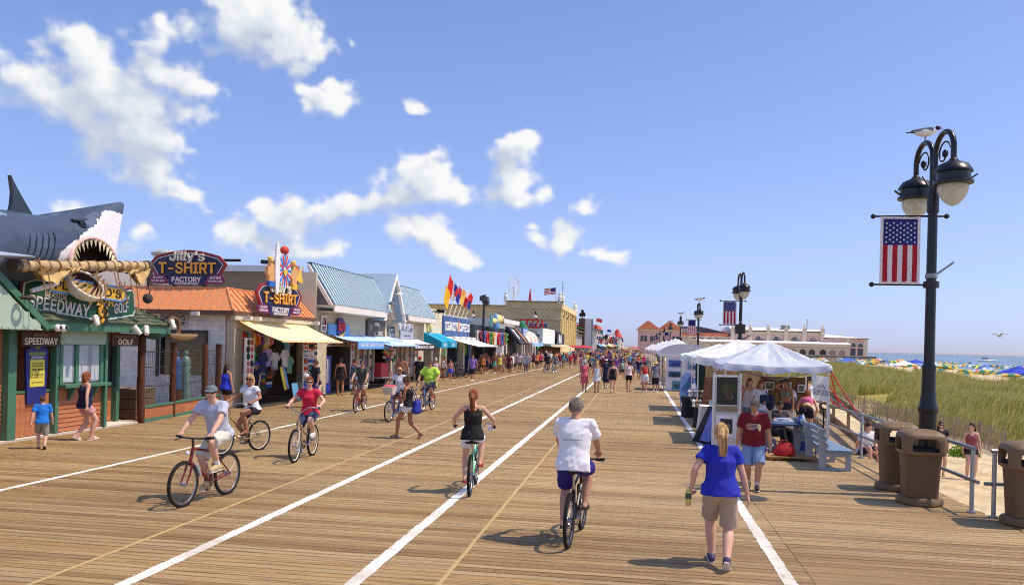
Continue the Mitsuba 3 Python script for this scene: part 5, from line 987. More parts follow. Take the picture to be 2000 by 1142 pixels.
for cx, cw in ((4.5, 8.0), (13, 9.0)):
    q = put('tower', box(cx - cw / 2, cx + cw / 2, Y0 - 4, Y0 + 10, 0, 9.6), PK, p)
    put('tower_roof', hexa([[cx - cw / 2 - .7, Y0 - 4.7, 9.6], [cx + cw / 2 + .7, Y0 - 4.7, 9.6], [cx - cw / 2 - .7, Y0 + 10.7, 9.6], [cx + cw / 2 + .7, Y0 + 10.7, 9.6], [cx - .4, Y0 + 2.6, 13.2], [cx + .4, Y0 + 2.6, 13.2], [cx - .4, Y0 + 3.4, 13.2], [cx + .4, Y0 + 3.4, 13.2]]), RT, q)
    put('cornice', box(cx - cw / 2 - .5, cx + cw / 2 + .5, Y0 - 4.5, Y0 - 4, 9.1, 9.6), CR, q)
    for dx in (-2.4, -1.0, 1.4, 2.8): simple_window(p, FY(cx + dx, Y0 - 4, 6.0), 1.1 if dx < 0 else 1.2, 2.2, (96, 84, 84), 'tower_window')
put('entrance_gable', prism([(-8, 0), (8, 0), (1, 2.2), (-1, 2.2)], .4, FY(20, Y0 - 7, 4.4)), CR, p); put('entrance_wall', box(8, 28, Y0 - 6.8, Y0 - 4, 0, 4.5), CR, p)
put('rooftop_unit', box(56.5, 59.5, Y0 + 6, Y0 + 9, 10.8, 12.6), M((130, 130, 134)), p); put('aerial', rod([66, Y0 + 6, 10.8], [66, Y0 + 6, 15], .12), M((90, 90, 96)), p)
b = thing('beach_block', 'low long building with sloping roof at the far right end of the boardwalk', 'building')
put('wall', box(5.5, 14, 520, 620, 0, 9), M((206, 190, 176)), b); put('roof', hexa([[3.5, 515, 9], [16, 515, 9], [3.5, 625, 9], [16, 625, 9], [9.5, 515, 12.5], [10.5, 515, 12.5], [9.5, 625, 12.5], [10.5, 625, 12.5]]), M((96, 92, 96)), b)
# ------------------------------------------------------------------ street lamps with banners
LB = M((24, 25, 30), 0.32)
def star(r): return [(r * (1 if i % 2 == 0 else .4) * math.sin(i * math.pi / 5), r * (1 if i % 2 == 0 else .4) * math.cos(i * math.pi / 5)) for i in range(10)]
def lamp(x, y, label, banner=True, near=False, box_=False):
    l = thing('street_lamp', label, 'street lamp', 'street lamps along the ocean side rail')
    n = 20 if near else 10
    put('pole', lathe([(0, -.05), (.19, -.05), (.19, .1), (.145, .2), (.142, 1.45), (.168, 1.5), (.168, 1.56), (.14, 1.62), (.115, 1.85), (.108, 2.2), (.118, 2.25), (.118, 2.29), (.088, 2.34), (.082, 4.2), (.078, 4.98), (.098, 5.0), (.098, 5.3), (.075, 5.34), (.07, 5.4), (0, 5.4)], n, (x, y, 0)), LB, l, smooth=40)
    for sg in (-1, 1):
        d = unit(V(-.09 * sg, sg, 0)); o = V(x, y, 0); R_ = .33
        a = put('arm', tube([o + d * .04 + EZ * 5.2, o + d * .05 + EZ * 5.6] + [o + d * (.05 + R_ - R_ * math.cos(t)) + EZ * (5.98 + R_ * math.sin(t)) for t in np.linspace(0, math.pi, 14)] + [o + d * (.05 + 2 * R_) + EZ * 5.78], .047, 8), LB, l, smooth=True)
        if near:
            sc = [o + d * (.36 + r * math.cos(t)) + EZ * (5.93 + r * math.sin(t)) for t, r in zip(np.linspace(.3, 6.4, 26), np.linspace(.25, .05, 26))]
            put('scroll', tube(sc, .016, 6), LB, a); put('scroll_boss', blob(sc[-1], (.05, .05, .07)), LB, a)
            put('scroll_foot', tube([o + d * .1 + EZ * 5.42, o + d * .36 + EZ * 5.64, o + d * .44 + EZ * 5.72], .016, 6), LB, a)
        hc = o + d * (.05 + 2 * R_) + EZ * 5.53; Z8 = lambda pr: [(r_ * 1.03, z_ * .86) for r_, z_ in pr]
        h = put('hood', lathe(Z8([(0, .30), (.05, .30), (.09, .24), (.22, .17), (.285, .06), (.29, .02), (.255, .0), (.255, -.13), (.30, -.15), (.30, -.2), (.24, -.23), (0, -.23)]), n, hc), LB, l, smooth=35)
        if near: put('latch', hexa([hc + V(sg * -1 * (.27 + a1 * .1), -.03 + b1 * .06, -.10 + c1 * .03 + a1 * .07) for c1 in (0, 1) for b1 in (0, 1) for a1 in (0, 1)]), LB, h)
        g = put('globe', lathe(Z8([(.225, -.23), (.225, -.32), (.20, -.42), (.15, -.52), (.08, -.60), (0, -.635)]), n, hc), 'lamp_glass', l, smooth=True)
        if near: put('bulb', lathe([(0, -.43), (.04, -.42), (.04, -.28), (.06, -.22), (0, -.21)], 10, hc), M((236, 232, 214)), g)
    if box_:
        put('speaker_box', box(x - .3, x + .18, y - .5, y - .16, 3.3, 3.75), LB, l)
        put('bracket', rod([x + .1, y, 3.0], [x + .5, y - .1, 3.25], .02), LB, l)
    put('strap', lathe([(.098, 3.84), (.1, 3.86), (.1, 3.9), (.098, 3.92)], n, (x, y, 0)), STEEL, l)
    if near: put('bracket', hexa([V(x + .1 + a1 * .26, y - .02 + b1 * .05, 3.9 + a1 * .2 + c1 * .04) for c1 in (0, 1) for b1 in (0, 1) for a1 in (0, 1)]), STEEL, l)
    if banner:
        b = thing('banner', label.replace('black twin lamp post', 'vertical american flag banner on the lamp post'), 'banner', 'flag banners on the street lamps')
        for z in (4.93, 3.72):
            put('rod', rod([x - .98, y, z], [x + .22 if z > 4 else x, y, z], .018, 6), LB, b); put('rod_end', blob((x - .99, y, z), (.045, .045, .045)), LB, b)
            if z > 4: put('rod_end', blob((x + .23, y, z), (.045, .045, .045)), LB, b)
        put('clamp', lathe([(0, 3.67), (.13, 3.67), (.13, 3.78), (0, 3.78)], n, (x, y, 0)), LB, b)
        x0, x1, z0, z1 = x - .87, x - .20, 3.73, 4.92
        wav = lambda X, Z: y - .02 + .012 * np.sin((X - x0) * 9) * np.sin((Z - z0) * 4)
        put('cloth', grid(lambda X, Z: (X, wav(X, Z), Z), np.linspace(x0, x1, 10), np.linspace(z0, z1, 12)), M((226, 224, 222), .85), b, smooth=True)
        cz = z0 + .69
        put('canton', grid(lambda X, Z: (X, wav(X, Z) - .004, Z), np.linspace(x0 + .05, x1 - .05, 10), np.linspace(cz, z1 - .04, 8)), M((30, 38, 116), .85), b, smooth=True)
        w = (x1 - x0 - .1) / 7
        for i in range(0, 7, 2): put('stripe', grid(lambda X, Z: (X, wav(X, Z) - .004, Z), [x0 + .05 + i * w, x0 + .05 + (i + 1) * w], np.linspace(z0 + .04, cz, 8)), M((176, 26, 44), .85), b, smooth=True)
        if y < 45:
            st = []
            for r in range(9 if near else 7):
                for c in range(5 - r % 2):
                    X = x0 + .10 + (c + .5 * (r % 2)) * .118; Z = cz + .05 + r * (.042 if near else .055)
                    st.append(prism(star(.024), .003, FY(X, wav(X, Z) - .0045, Z)))
            put('star', cat_(st), M((236, 236, 236), .8), b, kind='stuff')
    return l
ordw = ['nearest', 'second', 'third', 'fourth', 'fifth', 'sixth', 'seventh', 'eighth']
for i, yy in enumerate((14.95, 40.9, 68.3, 96, 124, 152, 180, 208)):
    lamp(5.1, yy, f'black twin lamp post, {ordw[i]} from the camera along the rail', i not in (3, 5), i == 0, i in (1, 3))
# ------------------------------------------------------------------ gulls
def gull(label, x, y, z, s, heading, flying=False):
    g = thing('gull', label, 'bird')
    m = rotz(heading, (x, y, z)) @ np.diag([s, s, s, 1])
    W, G, K = M((232, 232, 230), .7), M((128, 132, 140), .7), M((34, 30, 30), .6)
    t = np.linspace(0, 1, 10)
    put('body', xf(tube(np.stack([0 * t, -.2 + .42 * t, .16 + .05 * t ** 2], 1), .012 + .075 * np.sin(np.pi * np.clip(t * .96 + .03, 0, 1)) ** .8, 10), m), W, g, smooth=True)
    put('head', xf(blob((0, .23, .255), (.042, .05, .045)), m), K if not flying else W, g, smooth=True)
    put('beak', xf(tri(hullpts(ell((0, .27, .25), (.012, .01, .012), _ico), ell((0, .335, .24), (.004, .004, .004), _ico))), m), M((120, 50, 40)), g)
    if flying:
        for sg in (-1, 1): put('wing', xf(tri(hullpts(ell((sg * .05, .05, .2), (.03, .09, .012), _ico), ell((sg * .3, .1, .32), (.03, .06, .01), _ico))) + tri(hullpts(ell((sg * .3, .1, .32), (.03, .06, .01), _ico), ell((sg * .6, -.06, .27), (.02, .03, .006), _ico))), m), G, g)
    else:
        for sg in (-1, 1):
            put('wing', xf(tri(hullpts(ell((sg * .065, .08, .22), (.015, .06, .045), _ico), ell((sg * .04, -.22, .2), (.012, .05, .02), _ico))), m), G, g)
            put('leg', xf(rod([sg * .03, .0, 0], [sg * .03, .01, .13], .007, 5), m), M((60, 40, 36)), g)
    put('tail', xf(tri(hullpts(ell((0, -.18, .17), (.03, .02, .01), _ico), ell((0, -.34, .17), (.035, .02, .006), _ico))), m), K, g)
gull('black headed gull standing on the curved arm of the nearest lamp', 5.07, 15.33, 6.35, .92, -math.pi / 2)
for yy, nm in ((68.3, 'third'), (96, 'fourth'), (124, 'fifth')): gull(f'gull perched on top of the {nm} lamp from the camera', 5.12, yy - .38, 6.35, 1.5, -math.pi / 2)
gull('white gull flying over the sea', 24.6, 59, 3.7, 1.1, 2.0, True)
# ------------------------------------------------------------------ rail, bins, bench
r = thing('deck_railing', 'galvanized two bar railing along the ocean edge of the boardwalk', 'railing')
ps = [13.62, 16.4, 19.9, 23.2, 26.4]
for i, y in enumerate(ps):
    p = put('post', rod([5.33, y, 0], [5.33, y, 1.02], .033, 10), GALV, r); put('foot', lathe([(0, .03), (.07, .03), (.07, 0.004)], 10, (5.33, y, 0)), GALV, p)
for z, y0 in ((1.03, 13.55), (.52, 13.4)): put('rail', tube([[5.33, y0, z], [5.33, 27.0, z]], .03, 10), GALV, r)
r = thing('end_railing', 'short galvanized railing across the end of the lower platform', 'railing')
for x in (5.52, 7.9): p = put('post', rod([x, 13.3, 0], [x, 13.3, 1.02], .033, 10), GALV, r); put('foot', lathe([(0, .03), (.07, .03), (.07, 0.004)], 10, (x, 13.3, 0)), GALV, p)
for z, x0 in ((1.03, 5.47), (.52, 5.38)): put('rail', rod([x0, 13.3, z], [8.2, 13.3, z], .03, 10), GALV, r)
TAN = M((108, 84, 60), 0.6); TAN2 = M((120, 94, 66), 0.55)
def sq(w, z, rr=.3, n=40):
    a = np.arange(n) * 2 * np.pi / n; e = 2 / 5.0
    return np.stack([w * np.sign(np.cos(a)) * np.abs(np.cos(a)) ** e, w * np.sign(np.sin(a)) * np.abs(np.sin(a)) ** e, 0 * a + z], 1)
def octa(w, z, n=40):
    a = np.arange(n) * 2 * np.pi / n + .39; q = np.max(np.abs(np.stack([np.cos(a), np.sin(a), (np.cos(a) + np.sin(a)) * .74, (np.cos(a) - np.sin(a)) * .74])), 0)
    return np.stack([w * np.cos(a) / q, w * np.sin(a) / q, 0 * a + z], 1)
def bin_(x, y, label, rot=-.06):
    b = thing('trash_bin', label, 'trash can', 'brown domed trash cans beside the rail')
    m = rotz(rot, (x, y, 0)) @ np.diag([.78, .78, .95, 1])
    put('base', xf(loft([octa(.42, .0), octa(.45, .03), octa(.45, .09), octa(.41, .135), octa(.35, .15)]), m), TAN2, b, smooth=35)
    put('body', xf(loft([sq(.325, .15), sq(.345, .5), sq(.375, .86), sq(.375, .88)]), m), TAN, b, smooth=40)
    outer = mani(loft([sq(.37, .86), sq(.44, .90), sq(.445, .93), sq(.445, 1.13), sq(.435, 1.2), sq(.40, 1.25), sq(.30, 1.295), sq(.15, 1.31)]))
    inner = mani(loft([sq(.40, .80), sq(.40, 1.12), sq(.36, 1.2), sq(.22, 1.25)]))
    h = outer - inner
    for k in range(4):
        hole = m3.Manifold.hull_points(np.array([[a, c, z] for a, z in ((-.25, .95), (.25, .95), (.27, 1.0), (-.27, 1.0), (.25, 1.12), (-.25, 1.12), (.2, 1.17), (-.2, 1.17)) for c in (.3, .6)]))
        h = h - hole.rotate([0, 0, 90 * k])
    put('hood', xf(tri(h), m), TAN2, b, smooth=32)
    put('liner', xf(loft([sq(.34, .80), sq(.36, .99), sq(.34, .99), sq(.31, .82)]), m), M((30, 28, 28), .5), b)
bin_(4.78, 15.55, 'brown domed trash can behind the front one, left of the lamp post')
bin_(4.74, 14.2, 'brown domed trash can directly in front of the lamp post')
bin_(5.80, 12.85, 'brown domed trash can cut off by the right edge beyond the railing gap', -.1)
b = thing('bench', 'blue grey slatted wooden bench facing the ocean beside the art stall', 'bench')
BG = M((140, 158, 172), .7); BG2 = M((112, 140, 160), .6)
for y in (17.6, 18.95, 20.3):
    put('side_frame', cat_([prism([(0, 0), (.13, 0), (.16, .42), (.06, .88), (-.04, .9), (.0, .42)], .07, frame([3.87, y + .035, .0], EX, EZ)), box(3.99, 4.51, y - .03, y + .03, .3, .40), box(4.41, 4.51, y - .032, y + .032, 0, .3), box(3.87, 4.51, y - .031, y + .031, 0.002, .06)]), M((158, 164, 168), .7), b)
for k in range(4): put('seat_slat', box(4.01 + k * .135, 4.13 + k * .135, 17.5, 20.42, .40, .44), BG2, b)
for k in range(3): put('back_slat', hexa([[4.015 - .03 * k, 17.5, .48 + k * .14], [4.045 - .03 * k, 17.5, .48 + k * .14], [4.015 - .03 * k, 20.42, .48 + k * .14], [4.045 - .03 * k, 20.42, .48 + k * .14], [3.99 - .03 * k, 17.5, .59 + k * .14], [4.02 - .03 * k, 17.5, .59 + k * .14], [3.99 - .03 * k, 20.42, .59 + k * .14], [4.02 - .03 * k, 20.42, .59 + k * .14]]), BG, b)
# ------------------------------------------------------------------ ramp to the beach
r = thing('beach_ramp', 'wooden ramp with plank rails going down from the boardwalk to the sand', 'ramp')
def rz(y): return -1.0 + (y - 26) / 9.0
put('ramp_deck', hexa([[6.0, 26, -1.04], [7.7, 26, -1.04], [6.0, 35, -.04], [7.7, 35, -.04], [6.0, 26, -.98], [7.7, 26, -.98], [6.0, 35, .0], [7.7, 35, .0]]), 'weathered_wood', r)
put('landing', box(5.5, 7.75, 35, 37, -.2, 0), 'weathered_wood', r)
for x in (5.92, 7.72):
    for h0, h1 in ((-.16, .24), (.76, 1.12)): put('side_plank', hexa([[x, 25.9, rz(25.9) + h0], [x + .05, 25.9, rz(25.9) + h0], [x, 35, h0], [x + .05, 35, h0], [x, 25.9, rz(25.9) + h1], [x + .05, 25.9, rz(25.9) + h1], [x, 35, h1], [x + .05, 35, h1]]), 'weathered_wood', r)
    for y in (26, 28.2, 30.4, 32.6, 34.8): put('post', box(x - .09, x + .0, y - .06, y + .06, -1.3, rz(y) + 1.14), 'weathered_wood', r)
    put('handrail', rod([x - .1, 25.7, rz(25.7) + .95], [x - .1, 35, .95], .024), GALV, r)
f = thing('sand_fence', 'weathered grey slat sand fence along the foot of the dune', 'fence')
rs = np.random.RandomState(21); sl = []
for y in np.arange(30, 62, .075):
    x = 12.9 + .15 * math.sin(y * .4); h = 1.0 + rs.uniform(-.12, .1); ln = rs.uniform(-.06, .06); z0 = float(height(np.array([x]), np.array([y]))[0]) - .1
    sl.append(hexa([[x - .004, y - .018, z0], [x + .004, y - .018, z0], [x - .004, y + .018, z0], [x + .004, y + .018, z0]] + [[x - .004 + ln, y - .018 + ln * .6, z0 + h], [x + .004 + ln, y - .018 + ln * .6, z0 + h], [x - .004 + ln, y + .018 + ln * .6, z0 + h], [x + .004 + ln, y + .018 + ln * .6, z0 + h]]))
put('slat', cat_(sl), M((166, 152, 132), .9), f, kind='stuff')
for y in np.arange(30, 62, 2.6):
    x = 12.9 + .15 * math.sin(y * .4); z0 = float(height(np.array([x]), np.array([y]))[0]); put('post', rod([x, y, z0 - .2], [x + rs.uniform(-.08, .08), y, z0 + 1.05], .03, 6), M((150, 136, 116), .9), f)
for z in (.25, .7): put('wire', tube([[12.9 + .15 * math.sin(y * .4) + .01, y, float(height(np.array([12.9]), np.array([y]))[0]) + z] for y in np.arange(30, 62, 1)], .008, 4), STEEL, f)
# ------------------------------------------------------------------ dune grass and shrubs
def blades(n, seed, hmin, hmax, near):
    rs = np.random.RandomState(seed)
    y = 26 + (200 - 26) * rs.rand(n) ** near; x = 13.4 + (41.5 - 13.4) * rs.rand(n)
    keep = (x < .50 * y + 3) & (x > .10 * y - 2) & (meshkit.fbm(np.stack([x * .28, y * .16, 0 * x + seed * .0], -1), 3, 5) > .37 + .25 * np.clip((x - 32) / 10, 0, 1)); x, y = x[keep], y[keep]; n = len(x)
    z = height(x, y) - .03; h = rs.uniform(hmin, hmax, n) * (.5 + .95 * meshkit.noise(np.stack([x * .3, y * .22, 0 * x], -1), 3)); a = rs.uniform(0, 6.28, n); w = rs.uniform(.010, .022, n) * (1 + y / 70); ln = rs.uniform(.1, .5, n) * h; wd = -.35 + rs.normal(0, .5, n)
    ax, ay = np.cos(a) * w, np.sin(a) * w; lx, ly = np.cos(wd) * ln, np.sin(wd) * ln
    p0 = np.stack([x - ax, y - ay, z], 1); p1 = np.stack([x + ax, y + ay, z], 1); p2 = np.stack([x + lx * .35 + ax * .7, y + ly * .35 + ay * .7, z + h * .62], 1); p3 = np.stack([x + lx * .35 - ax * .7, y + ly * .35 - ay * .7, z + h * .62], 1); p4 = np.stack([x + lx, y + ly, z + h], 1)
    v = np.stack([p0, p1, p2, p3, p4], 1).reshape(-1, 3); k = np.arange(n)[:, None] * 5
    return trimesh.Trimesh(v, np.vstack([k + [0, 1, 2], k + [0, 2, 3], k + [3, 2, 4]]), process=False)
scene['dune_grass__001'] = mikit.ply(blades(120000, 1, .45, .95, 2.0), 'grass_a'); scene['dune_grass__002'] = mikit.ply(blades(110000, 2, .55, 1.05, 2.0), 'grass_b'); scene['dune_grass__003'] = mikit.ply(blades(80000, 3, .3, .8, 2.0), 'grass_c')
labels['dune_grass'] = {'kind': 'stuff', 'label': 'tall yellow green beach grass covering the dune', 'category': 'grass'}
def shrub(label, x, y, s, n=260, m='bright_leaf'):
    z = float(height(np.array([x]), np.array([y]))[0]); rs = np.random.RandomState(int(x * 37 + y * 11) % 9999)
    d = rs.normal(size=(n, 3)); d /= np.linalg.norm(d, axis=1, keepdims=True); d[:, 2] = np.abs(d[:, 2]); c = V(x, y, z) + d * s * V(1.2, 1.2, .8) * rs.uniform(.3, 1, (n, 1))
    a = rs.normal(size=(n, 3)); b = rs.normal(size=(n, 3)); a /= np.linalg.norm(a, axis=1, keepdims=True); b /= np.linalg.norm(b, axis=1, keepdims=True); q = .16 * s
    v = np.stack([c - a * q, c + b * q * .6, c + a * q, c - b * q * .6], 1).reshape(-1, 3); k = np.arange(n)[:, None] * 4
    t = thing('beach_shrub', label, 'shrub'); put('leaves', trimesh.Trimesh(v, np.vstack([k + [0, 1, 2], k + [0, 2, 3]]), process=False), m, t); 
    for j in range(5): put('stem', rod([x, y, z - .1], V(x, y, z) + V(rs.uniform(-.6, .6), rs.uniform(-.6, .6), .7) * s, .012 * s, 4), 'weathered_wood', t)
for i, (x, y, s, lab) in enumerate(((7.95, 25.2, .35, 'small leafy plant growing by the foot of the ramp'), (12.4, 38, .5, 'green bush by the sand fence behind the trash cans'), (12.2, 44, .45, 'green bush by the middle of the sand fence'), (11.2, 29.5, .5, 'green bush at the right beside the dune edge'), (12.3, 52, .4, 'small bush at the far end of the sand fence'), (38, 118, 1.0, 'round green bush on the far dune slope'))):
    shrub(lab, x, y, s)
# ------------------------------------------------------------------ beach umbrellas, canopies, boats
rs = np.random.RandomState(77)
kinds = [((222, 186, 76), (62, 140, 118), 'yellow and green'), ((70, 104, 180), (96, 136, 200), 'blue'), ((236, 236, 236), (226, 90, 70), 'white and red'), ((240, 150, 60), (236, 200, 80), 'orange'), ((90, 170, 210), (236, 236, 230), 'light blue and white'), ((30, 120, 100), (236, 226, 90), 'green and lemon')]
pb = []
def umb(r, half):
    v = [[0, 0, .42]]; f = []
    for k in range(8):
        if k % 2 != half: continue
        i = len(v)
        for q in range(4):
            a = (k + q / 3.0) * math.pi / 4; v += [[r * .55 * math.cos(a), r * .55 * math.sin(a), .29], [r * math.cos(a), r * math.sin(a), 0]]
        for q in range(3): j = i + 2 * q; f += [[0, j, j + 2], [j, j + 1, j + 3], [j, j + 3, j + 2]]
    return trimesh.Trimesh(np.array(v, float), np.array(f), process=False)
U0, U1, UP = umb(1.2, 0), umb(1.2, 1), rod([0, 0, -2.0], [0, 0, .4], .025, 5)
spots = [(41.5, 104), (43.5, 101), (40.2, 112), (44.6, 107), (42, 118), (41, 128), (46, 112)]
while len(spots) < 115:
    x = 43 + 70 * rs.rand(); k = rs.uniform(.2, .46); y = x / k
    if y < 300 and all((x - a) ** 2 + (y - b) ** 2 > 4.5 for a, b in spots): spots.append((x, y))
for i, (x, y) in enumerate(spots):
    q = 0 if i < 5 else (rs.choice(6, p=[.42, .16, .12, .1, .12, .08]))
    a_, b_, nm = kinds[q]
    wh = 'close to the dune' if x < 55 else 'in the middle of the beach' if x < 85 else 'toward the water'
    u = thing('beach_umbrella', f'{nm} beach umbrella standing {wh}', 'beach umbrella', f'{nm} beach umbrellas {wh}')
    z = float(height(np.array([x]), np.array([y]))[0]); tf = T().translate([x, y, z + 1.8 + rs.uniform(-.1, .15)]).rotate([1, 0, 0], rs.uniform(-16, 16)).rotate([0, 1, 0], rs.uniform(-16, 16)).scale(rs.uniform(.85, 1.1))
    if i == 0: pl = [mikit.ply(U0), mikit.ply(U1), mikit.ply(UP)]
    for nm2, d, c in (('panel', pl[0], a_), ('panel_001', pl[1], b_), ('pole', pl[2], (214, 214, 214))):
        scene[f'{u}__{nm2}'] = {**d, 'to_world': tf, 'bsdf': {'type': 'ref', 'id': M(c, .8)}}
for i, (x, y, col, nm) in enumerate(((45.5, 103.5, (36, 66, 190), 'royal blue'), (62, 190, (40, 70, 190), 'deep blue'), (47, 150, (236, 236, 236), 'white'), (50, 200, (60, 110, 200), 'bright blue'))):
    z = float(height(np.array([x]), np.array([y]))[0]); c = thing('beach_canopy', f'{nm} pop up canopy on the beach', 'canopy')
    put('roof', trimesh.Trimesh([[x - 1.9, y - 1.9, z + 2.1], [x + 1.9, y - 1.9, z + 2.1], [x + 1.9, y + 1.9, z + 2.1], [x - 1.9, y + 1.9, z + 2.1], [x, y, z + 3.0]], [[0, 1, 4], [1, 2, 4], [2, 3, 4], [3, 0, 4]], process=False), M(col, .8), c)
    for a, b in ((-1, -1), (1, -1), (1, 1), (-1, 1)): put('leg', rod([x + a * 1.85, y + b * 1.85, z - .1], [x + a * 1.85, y + b * 1.85, z + 2.1], .03, 5), WHT, c)
for x, y, nm in ((330, 820, 'small grey motor boat far out near the horizon'), (760, 1500, 'white sail boat far out on the sea')):
    b = thing('boat', nm, 'boat'); put('hull', tri(hullpts(ell((x, y, -2.4), (7, 3, 1.4)), ell((x + 9, y, -1.9), (1, 1, .6)))), M((210, 212, 216)), b); put('cabin', box(x - 3, x + 2, y - 1.5, y + 1.5, -1.4, 1.0), M((180, 186, 196)), b)
    if 'sail' in nm: put('mast', rod([x, y, -1], [x, y, 14], .15), WHT, b); put('sail', prism([(0, 0), (6, 0), (0, 13)], .1, FY(x, y, 0)), WHT, b)
w = thing('jet_ski', 'red jet ski speeding close to the shore', 'jet ski'); put('hull', tri(hullpts(ell((178, 460, -2.4), (1.6, .6, .5)), ell((180.5, 460, -2.2), (.3, .3, .3)))), M((150, 60, 50)), w); put('seat', box(176.8, 178.2, 459.7, 460.3, -2, -1.4), DARK, w)
# ------------------------------------------------------------------ market tents on the right
def tent(label, x0, x1, y0, y1, eave, peak, m='tent_cloth', legs=True, val=.2, seed=0):
    t = thing('market_tent', label, 'tent', None)
    hx, hy, cx, cy = (x1 - x0) / 2, (y1 - y0) / 2, (x0 + x1) / 2, (y0 + y1) / 2
    def s(u, v):
        q = np.maximum(np.abs(u), np.abs(v)); d = np.minimum(np.abs(u), np.abs(v)); z = eave + (peak - eave) * (1 - q) ** .9
        rid = np.exp(-((np.abs(u) - np.abs(v)) / .10) ** 2) * q * .05
        wr = .022 * np.sin(9 * np.arctan2(v, u) + seed) * np.sin(np.pi * q) + .018 * np.sin(23 * np.arctan2(v, u) + 3 * u + seed) * np.sin(np.pi * q) ** 2 + .04 * (meshkit.fbm(np.stack([u * 3 + seed, v * 3, 0 * u], -1), 3) - .5) * 2
        return (cx + u * hx, cy + v * hy, z + rid + wr - .05 * np.sin(np.pi * q) - .03 * (1 - d / np.maximum(q, .01)) * q)
    k = np.linspace(-1, 1, 49 if seed < 4 else 25)
    put('canopy', grid(s, k, k), m, t, smooth=True)
    per = [(u, -1) for u in np.linspace(-1, 1, 25)] + [(1, v) for v in np.linspace(-1, 1, 25)[1:]] + [(u, 1) for u in np.linspace(1, -1, 25)[1:]] + [(-1, v) for v in np.linspace(1, -1, 25)[1:]]
    P = np.array(per); X, Y, Z = s(P[:, 0], P[:, 1]); n = len(X); j = np.arange(n)
    out = .02 * np.sin(j * 1.3 + seed)
    low = np.stack([X + P[:, 0] * (.03 + out), Y + P[:, 1] * (.03 + out), Z - val - .025 * np.sin(j * .7)], 1); up = np.stack([X, Y, Z], 1); mid = (low + up) / 2 + np.stack([P[:, 0] * .01, P[:, 1] * .01, 0 * Z], 1)
    v = np.vstack([up, mid, low]); f = []
    for i in range(n - 1):
        for a in (0, n): f += [[a + i, a + i + 1, a + n + i + 1], [a + i, a + n + i + 1, a + n + i]]
    put('valance', trimesh.Trimesh(v, np.array(f), process=False), m, t, smooth=True)
    if legs:
        for a in (-1, 1):
            for b in (-1, 1): put('leg', box(cx + a * (hx - .05) - .02, cx + a * (hx - .05) + .02, cy + b * (hy - .05) - .02, cy + b * (hy - .05) + .02, 0, eave - .02), WHT, t)
        for b in (-1, 1):
            for q in (-1, 1): put('truss', rod([cx - q * hx * .95, cy + b * (hy - .05), eave - .08], [cx + q * hx * .0, cy + b * (hy - .05), eave - .38], .012, 5), STEEL, t)
    return t
GC = M((200, 206, 216), .75)
tent('near pale grey pop up tent with wrinkled roof over the art stall', 2.28, 4.95, 21.4, 24.2, 2.12, 2.78, GC, True, .16, 1)
tent('plain white square tent just behind the grey wrinkled one', 1.95, 4.9, 26.4, 29.4, 2.22, 2.88, 'tent_cloth', True, .24, 2)
tent('pale green white tent partly hidden behind the second tent', 1.9, 4.9, 32.2, 35.2, 2.22, 2.75, M((222, 232, 228), .8), True, .2, 3)
a = thing('arched_tent', 'white barrel roofed display tent with picture panels', 'tent')
def arc(u, v): return (2.85 + 1.55 * np.cos(np.pi * (1 - u)), 47 + 3.1 * v, 2.15 + .62 * np.sin(np.pi * u))
put('roof', grid(arc, np.linspace(0, 1, 21), np.linspace(0, 1, 4)), 'tent_cloth', a, smooth=True)
put('front_gable', prism([(1.55 * math.cos(q), .62 * math.sin(q)) for q in np.linspace(0, math.pi, 20)], .04, FY(2.85, 47.04, 2.15)), M((216, 216, 220), .8), a)
put('front_band', box(1.28, 4.42, 46.98, 47.03, 2.0, 2.16), M((232, 232, 234), .8), a)
for x in (1.32, 1.62, 4.38):
    for y in (47.05, 50.05): put('leg', box(x - .03, x + .03, y - .03, y + .03, 0, 2.1), STEEL, a)
put('side_curtain', box(1.33, 1.38, 47.4, 50, .1, 2.0), M((30, 30, 34), .8), a)
p = put('picture_wall', box(1.72, 4.3, 47.02, 47.07, .05, 2.0), M((214, 214, 228), .8), a)
for x, z, w, h, c1, c2 in ((2.25, 1.6, .72, .4, (70, 100, 170), (40, 60, 130)), (2.25, .98, .72, .34, (50, 90, 120), (30, 50, 66)), (2.35, .35, .5, .5, (90, 140, 150), (40, 90, 110)), (3.3, 1.5, .7, .5, (120, 150, 180), (60, 90, 140))):
    q = put('picture', box(x - w / 2, x + w / 2, 46.98, 47.02, z - h / 2, z + h / 2), M(c1), p)
    put('motif', prism(Polygon([(-w * .4, -h * .2), (-.1 * w, h * .25), (w * .1, 0), (w * .4, h * .3), (w * .35, -h * .3), (0, -h * .35)]), .01, FY(x, 46.98, z)), M(c2), q)
rs = np.random.RandomState(6); yy = 54.0
for i in range(16):
    w = 3.0; gap = rs.uniform(.6, 2.4) * (1 + i * .35)
    x0 = rs.uniform(1.55, 1.95)
    tent(f'white market tent, {["fifth", "sixth", "seventh", "eighth", "ninth", "tenth", "eleventh", "twelfth", "thirteenth", "fourteenth", "fifteenth", "sixteenth", "seventeenth", "eighteenth", "nineteenth", "twentieth"][i]} in the row from the camera', x0, x0 + w, yy, yy + w, rs.uniform(2.1, 2.3), rs.uniform(2.9, 3.35), 'tent_cloth', True, .22, i + 5)
    yy += w + gap
